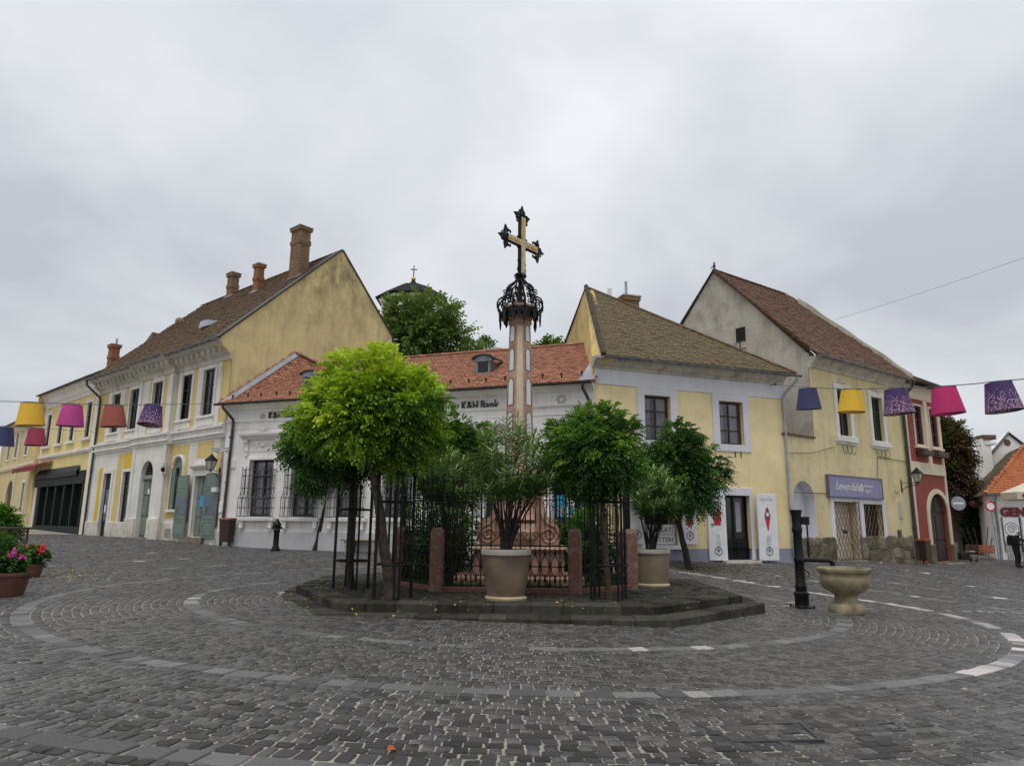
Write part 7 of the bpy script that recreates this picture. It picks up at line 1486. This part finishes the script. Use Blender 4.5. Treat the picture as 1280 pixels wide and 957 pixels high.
def tree(name, label, base, fork, c, R, leafmat, bark='bark', r0=.09, clumps=34, per=34, sl=.3, ll=.1, lw=.045, pairs=4, seed=1, group=None, droop=.35, seedtone=(.1, .55), bias=.35, limbs=9, flat=.75, core=.75, cr=.25, top=.25, cat='tree'):
    rng = np.random.default_rng(seed); rnd = random.Random(seed); base, fork, c = Vector(base), Vector(fork), Vector(c)
    t_ = thing(name, label, cat, base, group); m = MB(); n = 9; R = tuple(q * .84 for q in R); pts = [base + (fork - base) * (k / n) + Vector((rnd.uniform(-.012, .012), rnd.uniform(-.012, .012), 0)) * (k > 0) for k in range(n + 1)]
    m.tube(pts, [r0 * (1.35 if k == 0 else 1.0 - .3 * k / n) for k in range(n + 1)], 10); m.build('trunk', bark, t_, smooth=True)
    for k in range(limbs):
        a = k * 2.4 + rnd.uniform(-.3, .3); e = c + Vector((R[0] * .62 * math.cos(a), R[1] * .62 * math.sin(a), R[2] * rnd.uniform(-.15, .6))); mid = fork + (e - fork) * .5 + Vector((0, 0, rnd.uniform(.0, .15) * R[2])); MB().tube([fork - Vector((0, 0, .05)), mid, e], [r0 * .45, r0 * .28, r0 * .1], 6).build('limb', bark, t_, smooth=True)
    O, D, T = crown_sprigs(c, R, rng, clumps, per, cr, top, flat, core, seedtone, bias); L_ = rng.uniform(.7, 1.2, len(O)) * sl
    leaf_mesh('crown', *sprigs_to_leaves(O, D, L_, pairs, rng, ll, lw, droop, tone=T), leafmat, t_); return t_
def crown_px(xl, xr, yt, yb, Y):
    a, b = atY(xl, (yt + yb) / 2, Y), atY(xr, (yt + yb) / 2, Y); t_, b_ = atY((xl + xr) / 2, yt, Y), atY((xl + xr) / 2, yb, Y)
    return Vector(((a.x + b.x) / 2, Y, (t_.z + b_.z) / 2)), ((b.x - a.x) / 2, (b.x - a.x) / 2, (t_.z - b_.z) / 2)
GT = 'trees planted round the monument'
# bright tree at the front left of the platform
c, R = crown_px(374, 562, 442, 602, 13.2); b = Vector((-2.13, 13.2, ZU))
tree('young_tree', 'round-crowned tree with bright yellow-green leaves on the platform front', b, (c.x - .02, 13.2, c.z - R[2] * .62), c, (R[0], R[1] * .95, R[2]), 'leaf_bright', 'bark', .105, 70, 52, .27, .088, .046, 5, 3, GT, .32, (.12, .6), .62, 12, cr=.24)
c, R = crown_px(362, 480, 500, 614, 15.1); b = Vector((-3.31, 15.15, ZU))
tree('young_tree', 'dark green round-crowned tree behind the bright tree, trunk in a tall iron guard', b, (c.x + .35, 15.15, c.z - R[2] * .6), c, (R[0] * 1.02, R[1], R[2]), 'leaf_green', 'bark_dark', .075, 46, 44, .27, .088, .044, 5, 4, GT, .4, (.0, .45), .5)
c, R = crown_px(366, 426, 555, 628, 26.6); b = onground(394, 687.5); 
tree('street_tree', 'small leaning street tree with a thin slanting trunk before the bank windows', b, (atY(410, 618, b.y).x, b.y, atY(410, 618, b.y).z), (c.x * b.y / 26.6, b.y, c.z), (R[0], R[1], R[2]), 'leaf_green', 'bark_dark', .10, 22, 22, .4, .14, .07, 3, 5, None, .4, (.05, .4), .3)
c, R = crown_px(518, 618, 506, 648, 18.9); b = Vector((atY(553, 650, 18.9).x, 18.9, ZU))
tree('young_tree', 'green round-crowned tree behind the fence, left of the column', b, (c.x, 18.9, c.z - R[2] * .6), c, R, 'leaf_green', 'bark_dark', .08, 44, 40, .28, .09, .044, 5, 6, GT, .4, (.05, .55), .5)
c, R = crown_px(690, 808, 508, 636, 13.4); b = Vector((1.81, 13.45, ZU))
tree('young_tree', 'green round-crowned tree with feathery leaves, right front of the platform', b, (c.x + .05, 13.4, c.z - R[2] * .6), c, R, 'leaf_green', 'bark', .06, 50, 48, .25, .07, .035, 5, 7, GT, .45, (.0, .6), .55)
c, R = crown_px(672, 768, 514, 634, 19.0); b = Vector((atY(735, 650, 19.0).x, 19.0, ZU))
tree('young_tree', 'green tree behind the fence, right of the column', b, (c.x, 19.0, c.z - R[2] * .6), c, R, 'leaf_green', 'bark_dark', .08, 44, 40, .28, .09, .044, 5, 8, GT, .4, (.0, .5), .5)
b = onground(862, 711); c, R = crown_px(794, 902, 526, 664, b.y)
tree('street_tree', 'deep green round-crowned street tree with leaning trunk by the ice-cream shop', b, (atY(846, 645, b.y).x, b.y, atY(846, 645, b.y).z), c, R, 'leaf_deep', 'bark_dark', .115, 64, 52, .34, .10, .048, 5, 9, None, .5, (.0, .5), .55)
# oleanders
def oleander(name, label, base, c, R, stems, seed, ll=.22, lw=.034, cat='shrub'):
    rng = np.random.default_rng(seed); base, c = Vector(base), Vector(c); t_ = thing(name, label, cat, base); Bs, Ds, Us, Tn = [], [], [], []
    for k in range(stems):
        v = rng.normal(0, 1, 3); v /= np.linalg.norm(v); v *= rng.uniform(.5, 1) ** .5; v[2] = max(v[2], -.45 + rng.uniform(0, .3)); e = c + Vector((v[0] * R[0], v[1] * R[1], v[2] * R[2])); b0 = base + Vector((rng.uniform(-.09, .09), rng.uniform(-.09, .09), 0)); mid = b0 + (e - b0) * .5 + Vector(((b0.x - e.x) * .18, (b0.y - e.y) * .18, .06)); pts = [b0 * (1 - t) ** 2 + mid * 2 * t * (1 - t) + e * t * t for t in [i / 8 for i in range(9)]]
        if k < stems * .3: MB().tube(pts, [.014 - .0012 * i for i in range(9)], 5).build('stem', 'bark_dark', t_, smooth=True)
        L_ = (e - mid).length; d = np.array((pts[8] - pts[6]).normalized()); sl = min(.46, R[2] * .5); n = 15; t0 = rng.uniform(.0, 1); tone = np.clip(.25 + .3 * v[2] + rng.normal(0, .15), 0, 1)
        x = np.cross(d, [0, 0, 1.0]); x = x / max(np.linalg.norm(x), 1e-6) if np.linalg.norm(x) > .05 else np.array([1.0, 0, 0]); y = np.cross(x, d)
        for i in range(n):
            t = i / n; a = i * 2.1 + t0; rad = x * math.cos(a) + y * math.sin(a); op = 1.5 - .8 * t
            Bs.append(np.array(e) + d * (t - .8) * sl * .8); Ds.append(d * .7 + rad * op + rng.normal(0, .2, 3) + np.array([0, 0, .05])); Us.append(d * .9 - rad * .3 + np.array([0, 0, .3])); Tn.append(tone + .25 * t + rng.normal(0, .06))
    n = len(Bs); leaf_mesh('foliage', np.array(Bs), np.array(Ds), np.array(Us), rng.uniform(.75, 1.15, n) * ll, rng.uniform(.85, 1.15, n) * lw, np.array(Tn), 'leaf_oleander', t_, .12, .12); return t_
c, R = crown_px(588, 698, 522, 652, 13.35); oleander('oleander', 'tall oleander bush growing from the taupe pot before the column', POT1 + Vector((0, 0, .84)), c, (R[0] * .96, R[1] * .85, R[2] * .98), 150, 21)
c, R = crown_px(788, 850, 585, 662, 16.5); oleander('oleander', 'rounded oleander bush growing from the olive-beige pot', POT2 + Vector((0, 0, .74)), c, (R[0], R[1], R[2]), 120, 22)
c, R = crown_px(524, 596, 560, 648, 15.6); oleander('oleander', 'oleander inside the fence, left of the pot', (-1.3, 15.6, ZU), c, (R[0] * 1.1, R[1] * .9, R[2]), 120, 23)
# cafe planters
def bush(name, label, base, c, R, seed, mat, per=18, clumps=14, sl=.14, ll=.06, lw=.035, pairs=2, flowers=0, cat='plant', fm='flower_red'):
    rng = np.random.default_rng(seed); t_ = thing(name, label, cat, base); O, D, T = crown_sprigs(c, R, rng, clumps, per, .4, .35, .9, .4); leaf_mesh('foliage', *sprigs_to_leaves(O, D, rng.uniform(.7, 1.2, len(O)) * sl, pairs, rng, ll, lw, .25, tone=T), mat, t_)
    for k in range(4): MB().tube([Vector(base), Vector(c) + Vector((R[0] * .4 * math.cos(k * 1.6), R[1] * .4 * math.sin(k * 1.6), 0))], .01, 4).build('stem', 'bark', t_)
    for k in range(flowers):
        a = rng.uniform(0, 6.28); zz = rng.uniform(.2, 1); q = Vector(c) + Vector((R[0] * math.cos(a) * math.sqrt(1 - zz * zz * .8), R[1] * math.sin(a) * math.sqrt(1 - zz * zz * .8), R[2] * zz * 1.15)); m = MB()
        for j in range(7): m.ball(q + Vector(rng.normal(0, .025, 3)), .026, n=6, m=4)
        m.build('flower', fm, t_)
    return t_
bush('leafy_plant', 'bushy green plant in the dark terracotta pot at the cafe', PL1 + Vector((0, 0, .4)), PL1 + Vector((-.05, 0, .66)), (.32, .32, .40), 31, 'leaf_deep', 22, 18, .12, .07, .045)
bush('geranium', 'red-flowered geranium in the small terracotta pot', PL2 + Vector((0, 0, .28)), PL2 + Vector((0, 0, .48)), (.24, .24, .22), 32, 'leaf_deep', 16, 12, .1, .06, .05, flowers=9)
q = fr = None
q = onground(34, 700); q.x -= 1.3; q.y += .5; q.z = gz(q.x, q.y); bush('leafy_plant', 'leafy green shrub behind the cafe railing', q, q + Vector((0, 0, .85)), (.42, .4, .5), 33, 'leaf_green', 26, 20, .26, .12, .07)
for k, (x, y, hh, lab) in enumerate(((-1.75, 17.3, 1.5, 'added dense shrub darkening the view through the fence on the bank side'), (1.7, 17.5, 1.4, 'added dense shrub darkening the view through the fence on the ice-cream house side'))):  # shrubs added to darken the bright view behind the fence
    bush('leafy_plant', lab, (x, y, ZU), (x, y, ZU + hh * .55), (.75, .6, hh * .55), 36 + k, 'leaf_deep', 34, 24, .26, .10, .055)
q = PL1 + Vector((.15, -.1, .42)); bush('petunia', 'pink-flowered trailing plant at the edge of the dark terracotta pot', q, q + Vector((0, 0, .2)), (.2, .2, .2), 38, 'leaf_deep', 12, 10, .1, .05, .035, flowers=9, fm='shade_pink')
# trees behind the bank
def far_tree(label, xl, xr, yt, yb, Y, seed, mat='leaf_far', clumps=40, per=30, name='tall_tree', fine=.8, **k):
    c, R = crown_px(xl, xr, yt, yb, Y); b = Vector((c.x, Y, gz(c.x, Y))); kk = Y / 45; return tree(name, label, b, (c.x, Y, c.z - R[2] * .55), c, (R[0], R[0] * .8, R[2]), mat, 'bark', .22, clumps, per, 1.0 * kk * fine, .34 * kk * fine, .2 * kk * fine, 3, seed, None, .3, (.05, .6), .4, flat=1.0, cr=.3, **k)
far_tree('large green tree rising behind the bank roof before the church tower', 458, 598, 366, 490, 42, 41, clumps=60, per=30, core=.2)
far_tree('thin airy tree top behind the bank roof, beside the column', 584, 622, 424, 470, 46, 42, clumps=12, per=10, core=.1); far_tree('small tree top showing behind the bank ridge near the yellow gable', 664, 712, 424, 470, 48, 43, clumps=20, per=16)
far_tree('copper-leaved tree behind the red house', 1160, 1214, 520, 640, 42, 44, 'leaf_copper', clumps=60, per=34, fine=.6); far_tree('dark green ivy bush by the red house, extended down to stand for lane shade', 1186, 1226, 585, 700, 43.5, 45, 'leaf_deep', clumps=50, per=34, name='garden_bush', cat='bush', fine=.6)  # ivy bush carried down to the ground in place of dark lane shade
# ------------------------------------------------------------------ fallen leaves, weeds
def litter(name, spots, mat, seed, label=None):
    rng = np.random.default_rng(seed); P_ = []
    for (px, py, sx_, sy_, n) in spots:
        for _ in range(n):
            q = onground(px + rng.normal(0, sx_), py + rng.normal(0, sy_))
            zz = q.z + .012
            if inside(UPPER, q.x, q.y): q = atZ(px + rng.normal(0, sx_), py + rng.normal(0, sy_), ZU); zz = ZU + .012
            P_.append((q.x, q.y, zz))
    P_ = np.array(P_); n = len(P_); a = rng.uniform(0, 6.28, n); D = np.stack([np.cos(a), np.sin(a), rng.normal(0, .15, n)], 1); U = np.stack([rng.normal(0, .25, n), rng.normal(0, .25, n), np.ones(n)], 1)
    o = leaf_mesh(name, P_, D, U, rng.uniform(.04, .08, n), rng.uniform(.025, .045, n), np.zeros(n), mat, None, .15, .2); return o
o = litter('fallen_leaves', [(880, 709, 28, 3, 420), (85, 716, 26, 4, 160), (400, 735, 30, 8, 60), (620, 760, 130, 6, 30), (640, 745, 130, 6, 30), (930, 716, 40, 6, 90)], 'fallen_leaf', 51); o['kind'] = 'stuff'; o['label'] = 'small yellow leaves scattered over the paving'; o['category'] = 'leaves'
q = onground(483, 940); rng = np.random.default_rng(5); o = leaf_mesh('fallen_leaf', np.array([[q.x, q.y, q.z + .012]]), np.array([[.8, .4, .1]]), np.array([[.2, -.3, 1.0]]), np.array([.075]), np.array([.06]), np.zeros(1), 'fallen_leaf_brown', None, .3, .3); tag(o, 'single rusty brown leaf lying on the cobbles', 'leaf')
# weeds and grass: inside the fence, at kerbs
rng = np.random.default_rng(61); Bs = []
for _ in range(3000):
    x, y = rng.uniform(-2.5, 2.6), rng.uniform(14.6, 18.4)
    if inside(FV, x, y, -.1) and abs(x - MX) + abs(y - MY) > 1.3: Bs.append((x, y, ZU - .01))
for _ in range(900):
    i = rng.integers(0, 3); a_, b_ = LOWER[(i + 7) % 8], LOWER[(i + 8) % 8]; t = rng.uniform(0, 1); x, y = a_[0] + (b_[0] - a_[0]) * t, a_[1] + (b_[1] - a_[1]) * t - .02; 
    if rng.uniform() < .5 + .5 * math.sin(t * 23 + i): Bs.append((x + rng.normal(0, .02), y - abs(rng.normal(0, .02)), gz(x, y) - .01))
Bs = np.array(Bs); n = len(Bs); D = np.stack([rng.normal(0, .4, n), rng.normal(0, .4, n), np.ones(n)], 1); U = np.stack([rng.normal(0, 1, n), rng.normal(0, 1, n), np.zeros(n)], 1); h = np.where(Bs[:, 2] > ZU - .02, rng.uniform(.08, .3, n), rng.uniform(.02, .05, n))
o = leaf_mesh('grass', Bs, D, U, h, h * .16, rng.uniform(0, .6, n), 'leaf_green', None, .1, .3); o['kind'] = 'stuff'; o['label'] = 'grass and weeds inside the fence and along the step'; o['category'] = 'grass'
